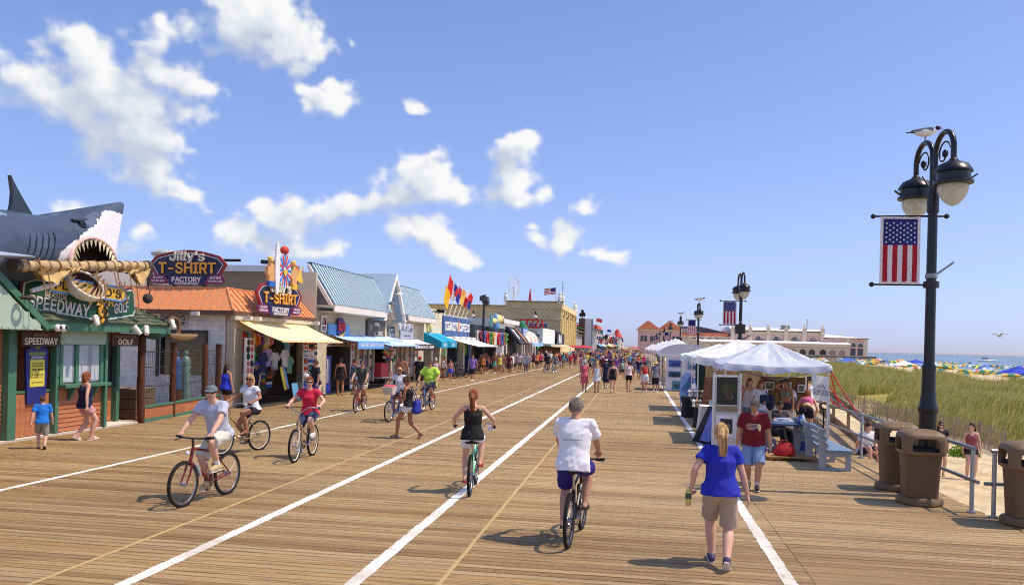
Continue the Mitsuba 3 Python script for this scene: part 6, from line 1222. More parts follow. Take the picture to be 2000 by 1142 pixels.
# ------------------------------------------------------------------ stall furniture
def framed(root, m4, w, h, fc, mat, blobs, name='picture', mw=.1):
    q = put(name, prism([(-w / 2, -h / 2), (w / 2, -h / 2), (w / 2, h / 2), (-w / 2, h / 2)], .03, m4), M(fc), root)
    def off(z): o = np.eye(4); o[2, 3] = z; return m4 @ o
    a, b = w / 2 - .03, h / 2 - .03; put('mat', prism([(-a, -b), (a, -b), (a, b), (-a, b)], .004, off(.03)), M(mat), q)
    a, b = w / 2 - mw, h / 2 - mw; put('image', prism([(-a, -b), (a, -b), (a, b), (-a, b)], .004, off(.035)), M(blobs[0]), q)
    rs = np.random.RandomState(int(w * 1000))
    for i, c in enumerate(blobs[1:]):
        cx, cy = rs.uniform(-a * .5, a * .5), rs.uniform(-b * .6, b * .5); s = min(a, b) * rs.uniform(.3, .6)
        pg = Polygon([(cx + s * rs.uniform(.5, 1.1) * math.cos(t), cy + s * rs.uniform(.5, 1.4) * math.sin(t)) for t in np.linspace(0, 6.2, 14)]).buffer(0).intersection(sbox(-a, -b, a, b))
        put('motif', cat_([prism(g, .003, off(.0395 + i * .002)) for g in getattr(pg, 'geoms', [pg])]), M(c), q)
    return q
ar = thing('art_board', 'white display stand holding two framed landscape photographs at the stall front', 'display board')
put('panel', box(1.92, 2.58, 20.32, 20.36, .06, 1.86), M((216, 214, 210), .8), ar)
for x in (1.93, 2.57): put('upright', box(x - .025, x + .025, 20.27, 20.37, 0, 1.9), M((224, 222, 216)), ar)
for k in range(6): put('wood_strip', box(2.0 + k * .085, 2.08 + k * .085, 20.29, 20.32, .96, 1.1), 'weathered_wood', ar)
framed(ar, FY(2.25, 20.32, 1.47), .56, .74, (206, 204, 200), (40, 38, 36), [(48, 46, 38), (150, 150, 160), (56, 66, 40), (90, 60, 44), (70, 74, 50)], mw=.05)
framed(ar, FY(2.25, 20.32, .6), .56, .62, (196, 196, 194), (232, 230, 226), [(60, 60, 52), (84, 96, 60), (40, 40, 40), (130, 124, 120)], mw=.13)
for i_, (x_, z_, w_, h_, lab_) in enumerate(((3.95, 1.45, .34, .3, 'small framed print hung left on the dark plywood panel'), (4.45, 1.42, .3, .38, 'small framed print hung in the middle of the dark plywood panel'), (4.85, 1.4, .26, .3, 'small framed print hung right on the dark plywood panel'))):
    q_ = thing('framed_print', lab_, 'picture'); framed(q_, FY(x_, 24.59, z_), w_, h_, (60, 50, 44), (206, 200, 190), [(90, 96, 80), (150, 140, 120), (60, 70, 90)], 'frame', .06)
lb = thing('lean_panel', 'black folding display panel with blue sheet leaning beside the art board', 'display panel')
put('panel', hexa([[1.55, 22.0, 0], [1.62, 22.05, 0], [2.15, 20.9, 0], [2.2, 20.95, 0], [1.95, 22.0, .95], [2.0, 22.05, .95], [2.2, 20.95, 1.0], [2.24, 21.0, 1.0]]), M((34, 32, 40), .8), lb)
put('blue_sheet', hexa([[1.70, 21.4, .1], [1.72, 21.41, .1], [1.92, 21.0, .1], [1.94, 21.01, .1], [2.0, 21.42, .93], [2.02, 21.43, .93], [2.12, 21.06, .93], [2.14, 21.07, .93]]), M((104, 118, 206), .6), lb)
pn = thing('plywood_panel', 'tall dark stained wood panel standing behind the stall table', 'panel')
for k in range(8): put('plank', box(3.7 + k * .17, 3.86 + k * .17, 24.6, 24.65, .75, 1.72), M((96 + (k % 3) * 12, 66 + (k % 3) * 8, 44), .8), pn)
pn = thing('carved_panel', 'brown carved wood panel tilted on the white clothed table', 'panel')
for k in range(5): put('plank', hexa([[2.05 + k * .17, 25.4, .78], [2.2 + k * .17, 25.4, .78], [2.05 + k * .17, 25.44, .78], [2.2 + k * .17, 25.44, .78], [2.15 + k * .17, 25.6, 1.6], [2.3 + k * .17, 25.6, 1.6], [2.15 + k * .17, 25.64, 1.6], [2.3 + k * .17, 25.64, 1.6]]), M((108 - (k % 2) * 18, 62, 40), .8), pn)
def cloth_table(label, x0, x1, y0, y1, h, col):
    t = thing('stall_table', label, 'table'); put('top', box(x0, x1, y0, y1, h - .03, h), M(col, .85), t)
    def s(u, v): 
        per = 2 * (x1 - x0 + y1 - y0); d = u * per; X = np.where(d < x1 - x0, x0 + d, np.where(d < x1 - x0 + y1 - y0, x1, np.where(d < 2 * (x1 - x0) + y1 - y0, x1 - (d - (x1 - x0) - (y1 - y0)), x0))); Y = np.where(d < x1 - x0, y0, np.where(d < x1 - x0 + y1 - y0, y0 + d - (x1 - x0), np.where(d < 2 * (x1 - x0) + y1 - y0, y1, y1 - (d - 2 * (x1 - x0) - (y1 - y0)))))
        k = .03 * np.sin(d * 16) * v; return (X + k + .05 * v * np.sign(X - (x0 + x1) / 2), Y + k + .05 * v * np.sign(Y - (y0 + y1) / 2), h - v * (h - .03))
    put('cloth', grid(s, np.linspace(0, 1, 90), np.linspace(0, 1, 5)), M(col, .9), t, smooth=True); return t
cloth_table('stall table under a cream cloth at the second tent', 1.95, 2.75, 24.4, 25.2, .78, (214, 208, 196))
cloth_table('long stall table under a cream cloth inside the near tent', 3.0, 4.6, 24.0, 24.6, .78, (206, 200, 186))
for i, (x, y, z, w, h, c, lab) in enumerate(((2.2, 24.5, .78, .22, .18, (150, 190, 220), 'small blue framed picture on the cream cloth'), (2.55, 24.7, .78, .16, .14, (80, 110, 150), 'tiny framed print on the cream cloth'), (3.95, 24.2, .78, .14, .12, (196, 196, 190), 'pale trinket box on the long table'), (4.12, 24.2, .78, .12, .1, (90, 90, 90), 'dark trinket box on the long table'))):
    q = thing('table_ware', lab, 'picture'); put('frame', box(x, x + w, y, y + .04, z, z + h), M((226, 226, 224)), q); put('image', box(x + .03, x + w - .03, y - .004, y, z + .03, z + h - .03), M(c), q)
ft = thing('folding_table', 'dark blue topped folding table covered with papers at the near stall', 'table')
put('top', box(3.05, 4.35, 19.75, 20.45, .71, .75), M((52, 78, 116), .6), ft)
for x in (3.12, 4.28):
    for y in (19.8, 20.4): put('leg', rod([x, y, 0], [x, y, .71], .018, 6), STEEL, ft)
q = thing('paper_tray', 'white tray of papers on the folding table', 'tray'); put('tray', box(3.35, 3.78, 19.85, 20.2, .75, .82), M((206, 210, 222)), q)
for k in range(5): put('sheet', xf(box(-.15, .15, -.1, .1, 0, .008), rotz(.2 * k - .4, (3.56, 20.02, .82 + k * .012))), M([(240, 240, 240), (170, 180, 214), (236, 236, 228)][k % 3]), q)
for x, y, c, lab in ((3.95, 20.05, (40, 70, 170), 'blue bottle standing on the folding table'), (4.05, 20.2, (226, 226, 230), 'white cup on the folding table')):
    q = thing('bottle' if 'bottle' in lab else 'cup', lab, 'drink'); put('body', lathe([(0, .75), (.04, .75), (.042, .9), (.02, .95), (.02, .98), (0, .98)], 12, (x, y, 0)), M(c, .3), q)
pa = thing('wood_pallet', 'low wooden pallet tray on the deck under the folding table', 'pallet')
for k in range(5): put('plank', box(3.0, 4.1, 18.75 + k * .13, 18.86 + k * .13, .07, .1), M((176, 132, 84), .8), pa)
for x in (3.05, 3.95): put('bearer', box(x, x + .08, 18.75, 19.4, .0, .07), M((150, 110, 70), .8), pa)
def bag(name, label, c, x, y, z, s, spots_=None):
    b = thing(name, label, 'bag'); t = tri(hullpts(ell((x, y, z + s * .28), (s * .55, s * .3, s * .3)), ell((x, y, z + s * .1), (s * .6, s * .34, s * .1)), ell((x + .05, y, z + s * .62), (s * .4, s * .12, s * .1))).refine_to_length(.06)); t.vertices += (meshkit.fbm(t.vertices * 6, 3)[:, None] - .5) * .06; put('body', t, M(c, .7), b, smooth=True)
    put('strap', tube([[x - s * .3, y, z + s * .6], [x - s * .15, y - .02, z + s * .85], [x + s * .15, y - .02, z + s * .85], [x + s * .3, y, z + s * .6]], .012, 6), M(c, .7), b)
    if spots_:
        rs = np.random.RandomState(3)
        for k in range(12): a = rs.uniform(-.45, .45); put('dot', blob((x + a * s, y - s * .33, z + s * rs.uniform(.08, .5)), (.022, .012, .022), 1), M(spots_), b)
    return b
bag('tote_bag', 'bright red bag lying on the wooden pallet', (180, 26, 36), 3.4, 18.95, .1, .42)
bag('dotted_bag', 'navy bag with white dots under the folding table', (30, 34, 70), 3.0, 19.55, 0, .62, (230, 230, 236))
bag('plastic_bag', 'pale blue plastic bag on the deck beside the pallet', (176, 196, 214), 2.75, 19.0, 0, .3)
bx = thing('storage_tub', 'dark blue storage tub behind the bench', 'tub'); put('tub', loft([sq(.34, .0), sq(.38, .40)], True).apply_transform(rotz(0, (4.1, 21.1, 0))), M((36, 50, 150), .5), bx); put('lid', loft([sq(.4, .4), sq(.4, .45)], True).apply_transform(rotz(0, (4.1, 21.1, 0))), M((150, 170, 210), .5), bx)
sn = thing('cloth_sign', 'white cloth sign with painted name hanging from the near tent', 'sign')
put('cloth', grid(lambda u, v: (4.46 + .42 * u + .05 * v, 21.36 - .04 * np.sin(u * 5 + v * 2) - .03 * v, 1.92 - .06 * u - .64 * v), np.linspace(0, 1, 9), np.linspace(0, 1, 9)), M((228, 226, 222), .9), sn, smooth=True)
for w, z, s in (('JON', 1.62, .11), ('GIBSON', 1.46, .14)): put('lettering', text(w, s, frame([4.69, 21.30, z], unit([1, .02, -.12]), EZ), .006, False, .2 if w == 'JON' else .36), M((90, 90, 96)), sn)
ht = thing('hand_truck', 'folded grey and blue hand truck handle beside the stall', 'hand truck'); put('handle', tube([[2.98, 21.8, .5], [3.15, 21.8, 1.2], [3.25, 21.8, 1.25], [3.2, 21.7, 1.1]], .015, 6), WHT, ht); put('frame', tube([[2.9, 21.8, .1], [2.98, 21.8, .5]], .05, 6), M((40, 60, 180)), ht)
sh = thing('shovel', 'black handled shovel leaning near the railing', 'shovel'); put('shaft', rod([5.0, 22.3, .2], [5.0, 22.3, .95], .02), BLACK, sh); put('grip', tube([[5.0 + .12 * math.cos(a), 22.3, 1.05 + .09 * math.sin(a)] for a in np.linspace(0, 6.28, 14)], .02, 6, True), BLACK, sh)
rp = thing('tie_strap', 'red tie down straps from the near tent corner to the rail', 'strap')
for a, b in (((4.95, 21.4, 2.0), (5.33, 20.3, 1.03)), ((4.95, 21.4, 1.9), (5.33, 22.0, 1.03)), ((4.93, 21.4, 1.6), (5.33, 21.3, 1.05)), ((4.95, 24.2, 2.0), (5.9, 24.8, .9))): put('webbing', tube(sag((a, b), 7, .02), .018, 5), M((206, 44, 40)), rp)
sb = thing('painted_board', 'tall rounded board painted in swirling blues leaning at the third stall', 'painted board')
put('board', prism(Polygon([(.36 * math.cos(q) * (1 if math.sin(q) < 0 else .95), .72 * math.sin(q)) for q in np.linspace(0, 6.28, 26)]), .03, frame([1.95, 30.2, .9], unit([1, .3, 0]), unit([.05, .25, 1]))), M((96, 130, 190), .4), sb)
rs = np.random.RandomState(14)
for k in range(12): put('swirl', prism(Polygon([(.1 * math.cos(q) * rs.uniform(.6, 1.3), .1 * math.sin(q) * rs.uniform(.6, 1.6)) for q in np.linspace(0, 6.1, 9)]).buffer(.01), .006, frame(V(1.95, 30.17, .9) + V(rs.uniform(-.22, .22), 0, rs.uniform(-.55, .5)), unit([1, .3, 0]), unit([.05, .25, 1]))), M([(40, 60, 140), (206, 214, 226), (60, 140, 180), (120, 150, 120)][k % 4]), sb)
for i, (x, y, w, h, c, lab) in enumerate(((2.2, 29.8, .9, .72, (30, 30, 34), 'black draped table at the third stall'), (2.1, 26.0, .42, .62, (28, 26, 28), 'black display bin by the leg of the second tent'))):
    q = thing('black_stand', lab, 'stand'); put('drape', loft([sq(w / 2 + .04, 0), sq(w / 2, h)], True).apply_transform(rotz(.1, (x, y, 0))), M(c, .85), q); put('top', loft([sq(w / 2 + .02, h), sq(w / 2 + .02, h + .03)], True).apply_transform(rotz(.1, (x, y, 0))), M((44, 42, 46)), q)
    for k in range(6): a_ = thing('stall_figurine', f'{["white", "tan", "grey", "pale blue", "brown", "silver"][k]} ornament on the {"black draped table" if i == 0 else "black display bin"}', 'ornament'); put('body', lathe([(0, 0), (.06, 0), (.03, .1), (.07, .18), (0, .26)], 10, (x - .25 + .1 * k, y + .1 * (k % 2), h + .03)), M([(226, 226, 226), (190, 150, 110), (150, 150, 156), (160, 190, 210), (110, 76, 56), (190, 196, 200)][k], .5), a_)
for i, (x, y, lab) in enumerate(((3.2, 31.8, 'dark green side curtain under the third tent'), (3.4, 29.6, 'tan cloth backdrop under the second tent'))):
    q = thing('curtain', lab, 'curtain'); put('cloth', grid(lambda u, v, x=x, y=y: (x - .9 + 2.2 * u, y + .04 * np.sin(u * 40), .5 + 1.6 * v), np.linspace(0, 1, 40), [0, 1]), M((36, 52, 44) if i == 0 else (190, 174, 140), .9), q, smooth=True)
# ------------------------------------------------------------------ people
_oct = np.array([[1, 0, 0], [-1, 0, 0], [0, 1, 0], [0, -1, 0], [0, 0, 1], [0, 0, -1.0], [.6, .6, .5], [-.6, .6, .5], [.6, -.6, -.5], [-.6, -.6, -.5]])
def capm(a, b, ra, rb, q=_ico): return m3.Manifold.hull_points(np.vstack([q * ra + a, q * rb + b]))
def ringp(c, r, f, rx, ry, n=20):
    a = np.arange(n) * 2 * np.pi / n
    return np.asarray(c) + np.cos(a)[:, None] * np.asarray(r) * rx + np.sin(a)[:, None] * np.asarray(f) * ry
def ik(a, b, l1, l2, pole):
    d = b - a; L = np.linalg.norm(d); L2 = min(L, (l1 + l2) * .995); d = d / (L + 1e-9); b = a + d * L2
    ca = (l1 ** 2 + L2 ** 2 - l2 ** 2) / (2 * l1 * L2); p = pole - d * (pole @ d); p = unit(p)
    return a + d * l1 * ca + p * l1 * math.sqrt(max(0, 1 - ca * ca)), b
def head_shape(v):
    x, y, z = v.T
    k = np.clip(-z, 0, 1); X = x * (.074 - .022 * k ** 1.4 + .004 * np.clip(z, 0, 1)); Z = z * .114
    Y = y * np.where(y > 0, .088, .102) - .008 * k * (y < 0)
    fr = np.clip(y, 0, 1)
    Y = Y + .020 * np.exp(-(x / .16) ** 2 - ((z + .16) / .17) ** 2) * fr + .010 * np.exp(-(x / .3) ** 2 - ((z + .80) / .16) ** 2) * fr - .008 * np.exp(-((np.abs(x) - .42) / .2) ** 2 - ((z - .08) / .13) ** 2) * fr + .006 * np.exp(-((z - .27) / .1) ** 2) * fr + .005 * np.exp(-(x / .25) ** 2 - ((z + .48) / .07) ** 2) * fr
    return np.stack([X, Y, Z], 1)
_hm = {s: trimesh.creation.icosphere(s) for s in (1, 2, 3)}
HEADV = {s: head_shape(m.vertices) for s, m in _hm.items()}
def head_mani(s):
    h = mani(trimesh.Trimesh(HEADV[s], _hm[s].faces, process=False))
    if s > 1:
        ears = [m3.Manifold.hull_points(ell((sg * .073, -.008, .0), (.012, .02, .032), _ico)) for sg in (-1, 1)]
        h = m3.Manifold.batch_boolean([h] + ears, m3.OpType.Add)
    return h
_heads = {s: head_mani(s) for s in (1, 2, 3)}
def hair_parts(style, s):
    """head-local meshes of the hair"""
    v = HEADV[s] * V(1.13, 1.13, 1.10) + V(0, -.006, .008)
    n = meshkit.fbm(v * 38, 3, 2)[:, None] - .5
    v = v * (1 + .10 * n)
    cap = mani(trimesh.Trimesh(v, _hm[s].faces, process=False))
    face = m3.Manifold.hull_points(np.array([[a, b, c] for a, c in ((-.064, -.2), (.064, -.2), (.066, .02), (-.066, .02), (.046, .062), (-.046, .062)) for b in (.03, .3)]))
    low = {'short': -.035, 'bald': .0, 'bob': -.13, 'long': -.10, 'pony': -.05, 'bun': -.05}.get(style, -.04)
    cut = m3.Manifold.hull_points(np.array([[a, b, c] for a in (-.3, .3) for b, c in ((-.3, low - .03), (.3, low + .05), (-.3, -.4), (.3, -.4))]))
    side = m3.Manifold.hull_points(np.array([[a, b, c] for a in (-.3, .3) for b in (.02, .3) for c in (-.4, .01)]))
    h = cap - face - cut
    if style in ('short', 'pony', 'bun', 'hatted'): h = h - side
    add = []
    if style == 'long': add += [hullpts(ell((0, -.07, -.02), (.088, .055, .09)), ell((0, -.095, -.2), (.095, .04, .08))), hullpts(ell((0, -.095, -.2), (.095, .04, .08)), ell((0, -.09, -.33), (.065, .025, .05)))]
    if style == 'bob': add += [hullpts(ell((0, -.055, -.02), (.092, .07, .09)), ell((0, -.05, -.1), (.088, .06, .05)))]
    if style == 'pony': add += [capm(V(0, -.105, .045), V(0, -.15, .0), .034, .04), capm(V(0, -.15, .0), V(.012, -.155, -.14), .04, .036), capm(V(.012, -.155, -.14), V(.0, -.14, -.27), .036, .012)]
    if style == 'bun': add += [hullpts(ell((0, -.10, .075), (.05, .045, .045)))]
    h = m3.Manifold.batch_boolean([h] + add, m3.OpType.Add)
    t = tri(h)
    if s > 1 and add: t.vertices = t.vertices + (meshkit.fbm(t.vertices * V(60, 60, 12), 3, 4)[:, None] - .5) * .012
    return t
_hair = {}
def hair_mesh(style, s):
    if (style, s) not in _hair: _hair[(style, s)] = hair_parts(style, s)
    return _hair[(style, s)]
SK = {'l': (216, 168, 142), 'm': (194, 142, 114), 't': (166, 112, 84), 'd': (112, 72, 54)}
HR = {'br': (84, 54, 36), 'bl': (196, 160, 104), 'dk': (40, 30, 26), 'gr': (150, 146, 142), 'rd': (140, 76, 44), 'sg': (112, 104, 96), 'wh': (206, 202, 196)}
def person(label, x, y, head_deg, H=1.7, pose=None, skin='l', hair=('short', 'br'), top=('tee', (230, 230, 230)), bottom=('shorts', (50, 50, 60), .62), shoes=None, w=1.0, fem=False, lod=1, group=None, z0=0.0, hat=None, shades=False, proto=False, socks=None, hip=1.0):
    p = dict(P=V(0, 0, .925), lean=2.0, fl=V(-.10, 0, .08), fr=V(.10, 0, .08), tl=None, tr=None, hl=None, hr=None, hy=0.0, hp=0.0, gl=.35, gr=.35, kpole=V(0, 1, 0), palm='in', el=None, er=None, roll=0.0)
    if pose: p.update(pose)
    s = H / 1.72; ab = p.pop('abs', False)
    if ab:
        for k in ('P', 'fl', 'fr', 'hl', 'hr'):
            if p[k] is not None: p[k] = V(*p[k]) / s
    P = V(*p['P']); L = math.radians(p['lean']); u = unit(V(math.sin(p['roll']), math.sin(L), math.cos(L))); f = unit(V(0, math.cos(L), -math.sin(L))); r = np.cross(f, u); r = unit(r)
    Q = _ico2 if lod == 2 else _ico
    sw, hw = (.158, .158 * hip) if fem else (.185, .148 * hip)
    waist, chest, shc = P + u * .17, P + u * .35, P + u * .475
    nb = P + u * .515 - f * .012
    hu = unit(u * .55 + EZ * .45 + f * .10); hc = nb + hu * .155 + f * .018
    S = {-1: shc - r * sw, 1: shc + r * sw}; Hp = {-1: P - r * .088 - u * .03, 1: P + r * .088 - u * .03}
    hand = {}; elb = {}
    for sg, k, ek in ((-1, 'hl', 'el'), (1, 'hr', 'er')):
        t = p[k]; t = S[sg] + V(sg * .085 * w, .06, -.52) if t is None else V(*t)
        pole = V(sg * .5, -.8, -.25) if p[ek] is None else V(*p[ek])
        elb[sg], hand[sg] = ik(S[sg], t, .285, .25, pole)
    foot = {}; knee = {}
    for sg, k in ((-1, 'fl'), (1, 'fr')): knee[sg], foot[sg] = ik(Hp[sg], V(*p[k]), .43, .43, V(*p['kpole']) + V(sg * .12, 0, 0))
    cy, sy_ = math.cos(math.radians(p['hy'])), math.sin(math.radians(p['hy'])); hpq = math.radians(p['hp'])
    Hm = np.eye(4); hf = V(-sy_, cy, 0) * math.cos(hpq) + EZ * math.sin(hpq); hr_ = unit(np.cross(hf, EZ)); Hm[:3, 0], Hm[:3, 1], Hm[:3, 2], Hm[:3, 3] = hr_, unit(hf), np.cross(hr_, unit(hf)), hc
    wx = w; q1 = .96 if fem else 1.0
    tor = [(P - u * .08, hw * wx * .92, .105 * wx), (P + u * .0, hw * wx, .112 * wx), (waist, (.118 if fem else .135) * wx, .098 * wx * w ** .6), (chest, (.140 if fem else .160) * wx, .112 * wx), (P + u * .44, (.13 if fem else .15) * wx, .085 * wx)]
    def torso(extra, lo, hi):
        rings = [ringp(c, r, f, a + extra, b + extra) for c, a, b in tor[lo:hi]]
        return [m3.Manifold.hull_points(np.vstack([a, b])) for a, b in zip(rings[:-1], rings[1:])]
    ar = 1.0 * (w ** .7) * (.88 if fem else 1); lr = (w ** .7) * (1.04 if fem else 1)
    parts = torso(0, 0, 5)
    parts += [m3.Manifold.hull_points(np.vstack([ringp(P + u * .42, r, f, .125 * wx, .085 * wx), Q * .052 * ar + S[-1], Q * .052 * ar + S[1], ringp(nb, r, f, .06, .055)]))]
    parts += [capm(nb - u * .01, hc - hu * .05, .056 * (w ** .3) * q1, .050 * q1, Q)]
    if fem and lod > 0: parts += [hullpts(ell(chest + f * .085 * w + sg * r * .065, (.058, .05, .06), Q)) for sg in (-1, 1)]
    if w > 1.12: parts += [hullpts(ell(waist + f * .03 * w, (.13 * w, .11 * w, .13), Q))]
    for sg in (-1, 1):
        if lod > 0: parts += [hullpts(ell(Hp[sg] - f * .055 * w - u * .01, (.085 * w, .075, .09), Q))]
        parts += [capm(S[sg], elb[sg], .052 * ar, .040 * ar, Q), capm(elb[sg], elb[sg] * .65 + hand[sg] * .35, .040 * ar, .041 * ar, Q), capm(elb[sg] * .65 + hand[sg] * .35, hand[sg], .041 * ar, .027 * ar, Q),
                  capm(Hp[sg], knee[sg], .084 * lr, .056 * lr, Q), capm(knee[sg], knee[sg] * .66 + foot[sg] * .34 - V(0, .012, 0), .054 * lr, .057 * lr, Q), capm(knee[sg] * .66 + foot[sg] * .34 - V(0, .012, 0), foot[sg], .057 * lr, .035 * lr, Q)]
    toe = {}
    for sg, k in ((-1, 'tl'), (1, 'tr')):
        t = p[k]; t = unit(V(sg * .12, 1, -.12)) if t is None else unit(V(*t)); toe[sg] = t
        dn = unit(np.cross(np.cross(t, EZ), t)) * -1
        parts += [m3.Manifold.hull_points(np.vstack([Q * .036 + foot[sg], Q * .030 + foot[sg] - t * .045 + dn * .045, Q * .034 + foot[sg] + t * .09 + dn * .042, Q * .018 + foot[sg] + t * .165 + dn * .058]))]
    body = m3.Manifold.batch_boolean(parts, m3.OpType.Add)
    if lod > 0:
        body = body.refine_to_length({1: .055, 2: .032}[lod]); t = tri(body); trimesh.smoothing.filter_taubin(t, iterations={1: 5, 2: 9}[lod]); body = mani(t)
    more = [_heads[{0: 1, 1: 2, 2: 3}[lod]].transform(Hm[:3].astype(np.float32))]
    for sg, g in ((-1, p['gl']), (1, p['gr'])):
        W = hand[sg]; d = unit(W - elb[sg])
        n = V(-sg, 0, 0) if p['palm'] == 'in' else V(0, 0, -1.0); n = unit(n - d * (n @ d) + 1e-6); sd = np.cross(n, d)
        th = f if p['palm'] == 'in' else V(-sg, 0, 0)
        if sd @ th < 0: sd = -sd
        if lod == 0: more.append(capm(W, W + d * .12, .03, .028, _oct)); continue
        more.append(m3.Manifold.hull_points(np.vstack([_oct * .022 * ar + W, _oct * .016 + W + d * .085 + sd * .032, _oct * .015 + W + d * .08 - sd * .032, _oct * .018 + W + d * .03 + sd * .02])))
        for i, fl in enumerate((.072, .080, .074, .058)):
            b0 = W + d * .085 + sd * (.030 - .020 * i); a1 = g * 1.2 + .05 * i; a2 = a1 + g * 1.3
            m1 = b0 + (d * math.cos(a1) + n * math.sin(a1)) * fl * .5; m2 = m1 + (d * math.cos(a2) + n * math.sin(a2)) * fl * .5
            more += [capm(b0, m1, .0095, .009, _oct), capm(m1, m2, .009, .0075, _oct)]
        t0 = W + d * .025 + sd * .02; t1 = t0 + unit(d * .7 + sd * .75 + n * .3) * .042; t2 = t1 + unit(d * .8 + sd * .1 + n * (.3 + g)) * .034
        more += [capm(t0, t1, .013, .0105, _oct), capm(t1, t2, .0105, .008, _oct)]
    body = m3.Manifold.batch_boolean([body] + more, m3.OpType.Add)
    out = {}
    out['body'] = (tri(body), M(SK[skin] if isinstance(skin, str) else skin, .55), 40)
    # ---- clothing shells
    def cloth(ms, ln=.045, wr=.010, it=3, cut=None):
        m = m3.Manifold.batch_boolean(ms, m3.OpType.Add)
        if cut is not None: m = m - cut
        if lod == 0: return tri(m)
        m = m.refine_to_length(ln if lod == 1 else ln * .42); t = tri(m); trimesh.smoothing.filter_taubin(t, iterations=it)
        nn = t.vertex_normals; k = meshkit.fbm(t.vertices * V(9, 9, 16) + x * 3.1, 3, 7) - .5
        fold = np.sin(t.vertices[:, 2] * 38 + t.vertices[:, 0] * 22 + 4 * meshkit.noise(t.vertices * 9, 2)) * .35
        if lod == 2:
            q = t.vertices; fold = fold + .55 * np.sin(q[:, 2] * 62 - q[:, 0] * 40 + 7 * meshkit.noise(q * 7 + 3, 5)) * np.clip(2 * meshkit.noise(q * 5, 8) - .6, 0, 1) + .5 * np.sin(q[:, 0] * 95 + q[:, 2] * 14 + 6 * meshkit.noise(q * 6, 6)) * np.clip(2 * meshkit.noise(q * 4 + 9, 8) - .7, 0, 1)
        t.vertices = t.vertices + nn * ((k * (.9 if lod == 2 else 2) + fold) * wr * (.6 if lod == 2 else 1))[:, None]
        return t
    e = .020 + .006 * (w - 1)
    if top:
        kind, col = top[0], top[1]; ms = []
        hem = P - u * (top[2] if len(top) > 2 else .07)
        neckcut = m3.Manifold.hull_points(ell(nb + u * .045 + f * .03, (.075 if kind in ('tee', 'vneck') else .10, .085, .075 if kind != 'tank' else .11), _ico2))
        if kind in ('tee', 'vneck', 'polo', 'tank', 'dress', 'shirt'):
            rings = [ringp(hem - f * .006, r, f, hw * wx + e + .020, .132 * wx + e + .022), ringp(P + u * .04 - f * .012, r, f, max(hw * .97, .14) * wx + e + .014, .120 * wx + e + .012), ringp(waist, r, f, (.128 if fem else .148) * wx + e, .105 * wx * w ** .5 + e), ringp(chest, r, f, (.142 if fem else .165) * wx + e, .118 * wx + e + (.03 if fem else 0)), ringp(P + u * .43, r, f, (.135 if fem else .155) * wx + e * .8, .09 * wx + e)]
            ms += [m3.Manifold.hull_points(np.vstack([a, b])) for a, b in zip(rings[:-1], rings[1:])]
            if hem @ u < P @ u - .015:
                above = m3.Manifold.hull_points(np.array([hem + r * a_ + f * b_ + u * c_ for a_ in (-.6, .6) for b_ in (-.6, .6) for c_ in (0, 1.0)]))
                for sg in (-1, 1): ms.append(hullpts(ell(Hp[sg] - f * .055 * w - u * .01, (.088 * w + .030, .075 + .034, .09 + .034), _ico2)) ^ above)
            if w > 1.12: ms.append(hullpts(ell(waist + f * .035 * w, (.13 * w + .02, .112 * w + .022, .15), _ico2)))
            if kind != 'tank':
                ms.append(m3.Manifold.hull_points(np.vstack([rings[-1], _ico2 * (.052 * ar + .014) + S[-1], _ico2 * (.052 * ar + .014) + S[1], ringp(nb + u * .005, r, f, .075, .068)])))
                sl = top[3] if len(top) > 3 else (.62 if not fem else .48)
                for sg in (-1, 1):
                    if sl <= 1:
                        c = S[sg] + (elb[sg] - S[sg]) * sl; d = unit(elb[sg] - S[sg]); a1 = unit(np.cross(d, V(.3, .9, .2))); b1 = np.cross(d, a1)
                        ms.append(m3.Manifold.hull_points(np.vstack([_ico2 * (.052 * ar + .016) + S[sg], ringp(c, a1, b1, .052 * ar + .026, .052 * ar + .024)])))
                    else: ms += [capm(S[sg], elb[sg], .068 * ar, .055 * ar), capm(elb[sg], hand[sg], .055 * ar, .04 * ar)]
            else:
                for sg in (-1, 1): ms.append(m3.Manifold.hull_points(np.vstack([_ico * .018 + (P + u * .42 + sg * r * .085 + f * .085 * w), _ico * .018 + (P + u * .505 + sg * r * .092), _ico * .020 + (P + u * .42 + sg * r * .085 - f * .09 * w), _ico * .018 + (P + u * .42 + sg * r * .11)])))
            if kind == 'dress':
                ln_ = .42; rr = [ringp(P - u * .05, r, f, hw * wx + .03, .13 * wx), ringp(P - EZ * ln_ + V(0, .03, 0), r, f, hw * wx + .075, .17 * wx)]
                ms.append(m3.Manifold.hull_points(np.vstack(rr)))
            out['shirt' if kind in ('tee', 'vneck', 'polo', 'shirt') else 'tank_top' if kind == 'tank' else 'dress'] = (cloth(ms, cut=neckcut), M(col, .85), 50)
        elif kind in ('crop', 'strapless', 'bikini'):
            lo, hi = {'crop': (.24, .44), 'strapless': (-.06, .40), 'bikini': (.29, .38)}[kind]
            cs = np.linspace(lo, hi, 4); zz = [-.08, 0, .17, .35, .44]
            rings = [ringp(P + u * c, r, f, np.interp(c, zz, [q[1] for q in tor]) + .014, np.interp(c, zz, [q[2] for q in tor]) + .014 + (.045 * (fem) if c > .26 else 0)) for c in cs]
            ms = [m3.Manifold.hull_points(np.vstack([a, b])) for a, b in zip(rings[:-1], rings[1:])]
            if kind != 'strapless':
                for sg in (-1, 1): ms.append(m3.Manifold.hull_points(np.vstack([_ico * .012 + (P + u * .40 + sg * r * .08 + f * .10 * w), _ico * .012 + (P + u * .505 + sg * r * .085), _ico * .012 + (P + u * .40 + sg * r * .06 - f * .085 * w)])))
            out['top'] = (cloth(ms, wr=.006), M(col, .85), 50)
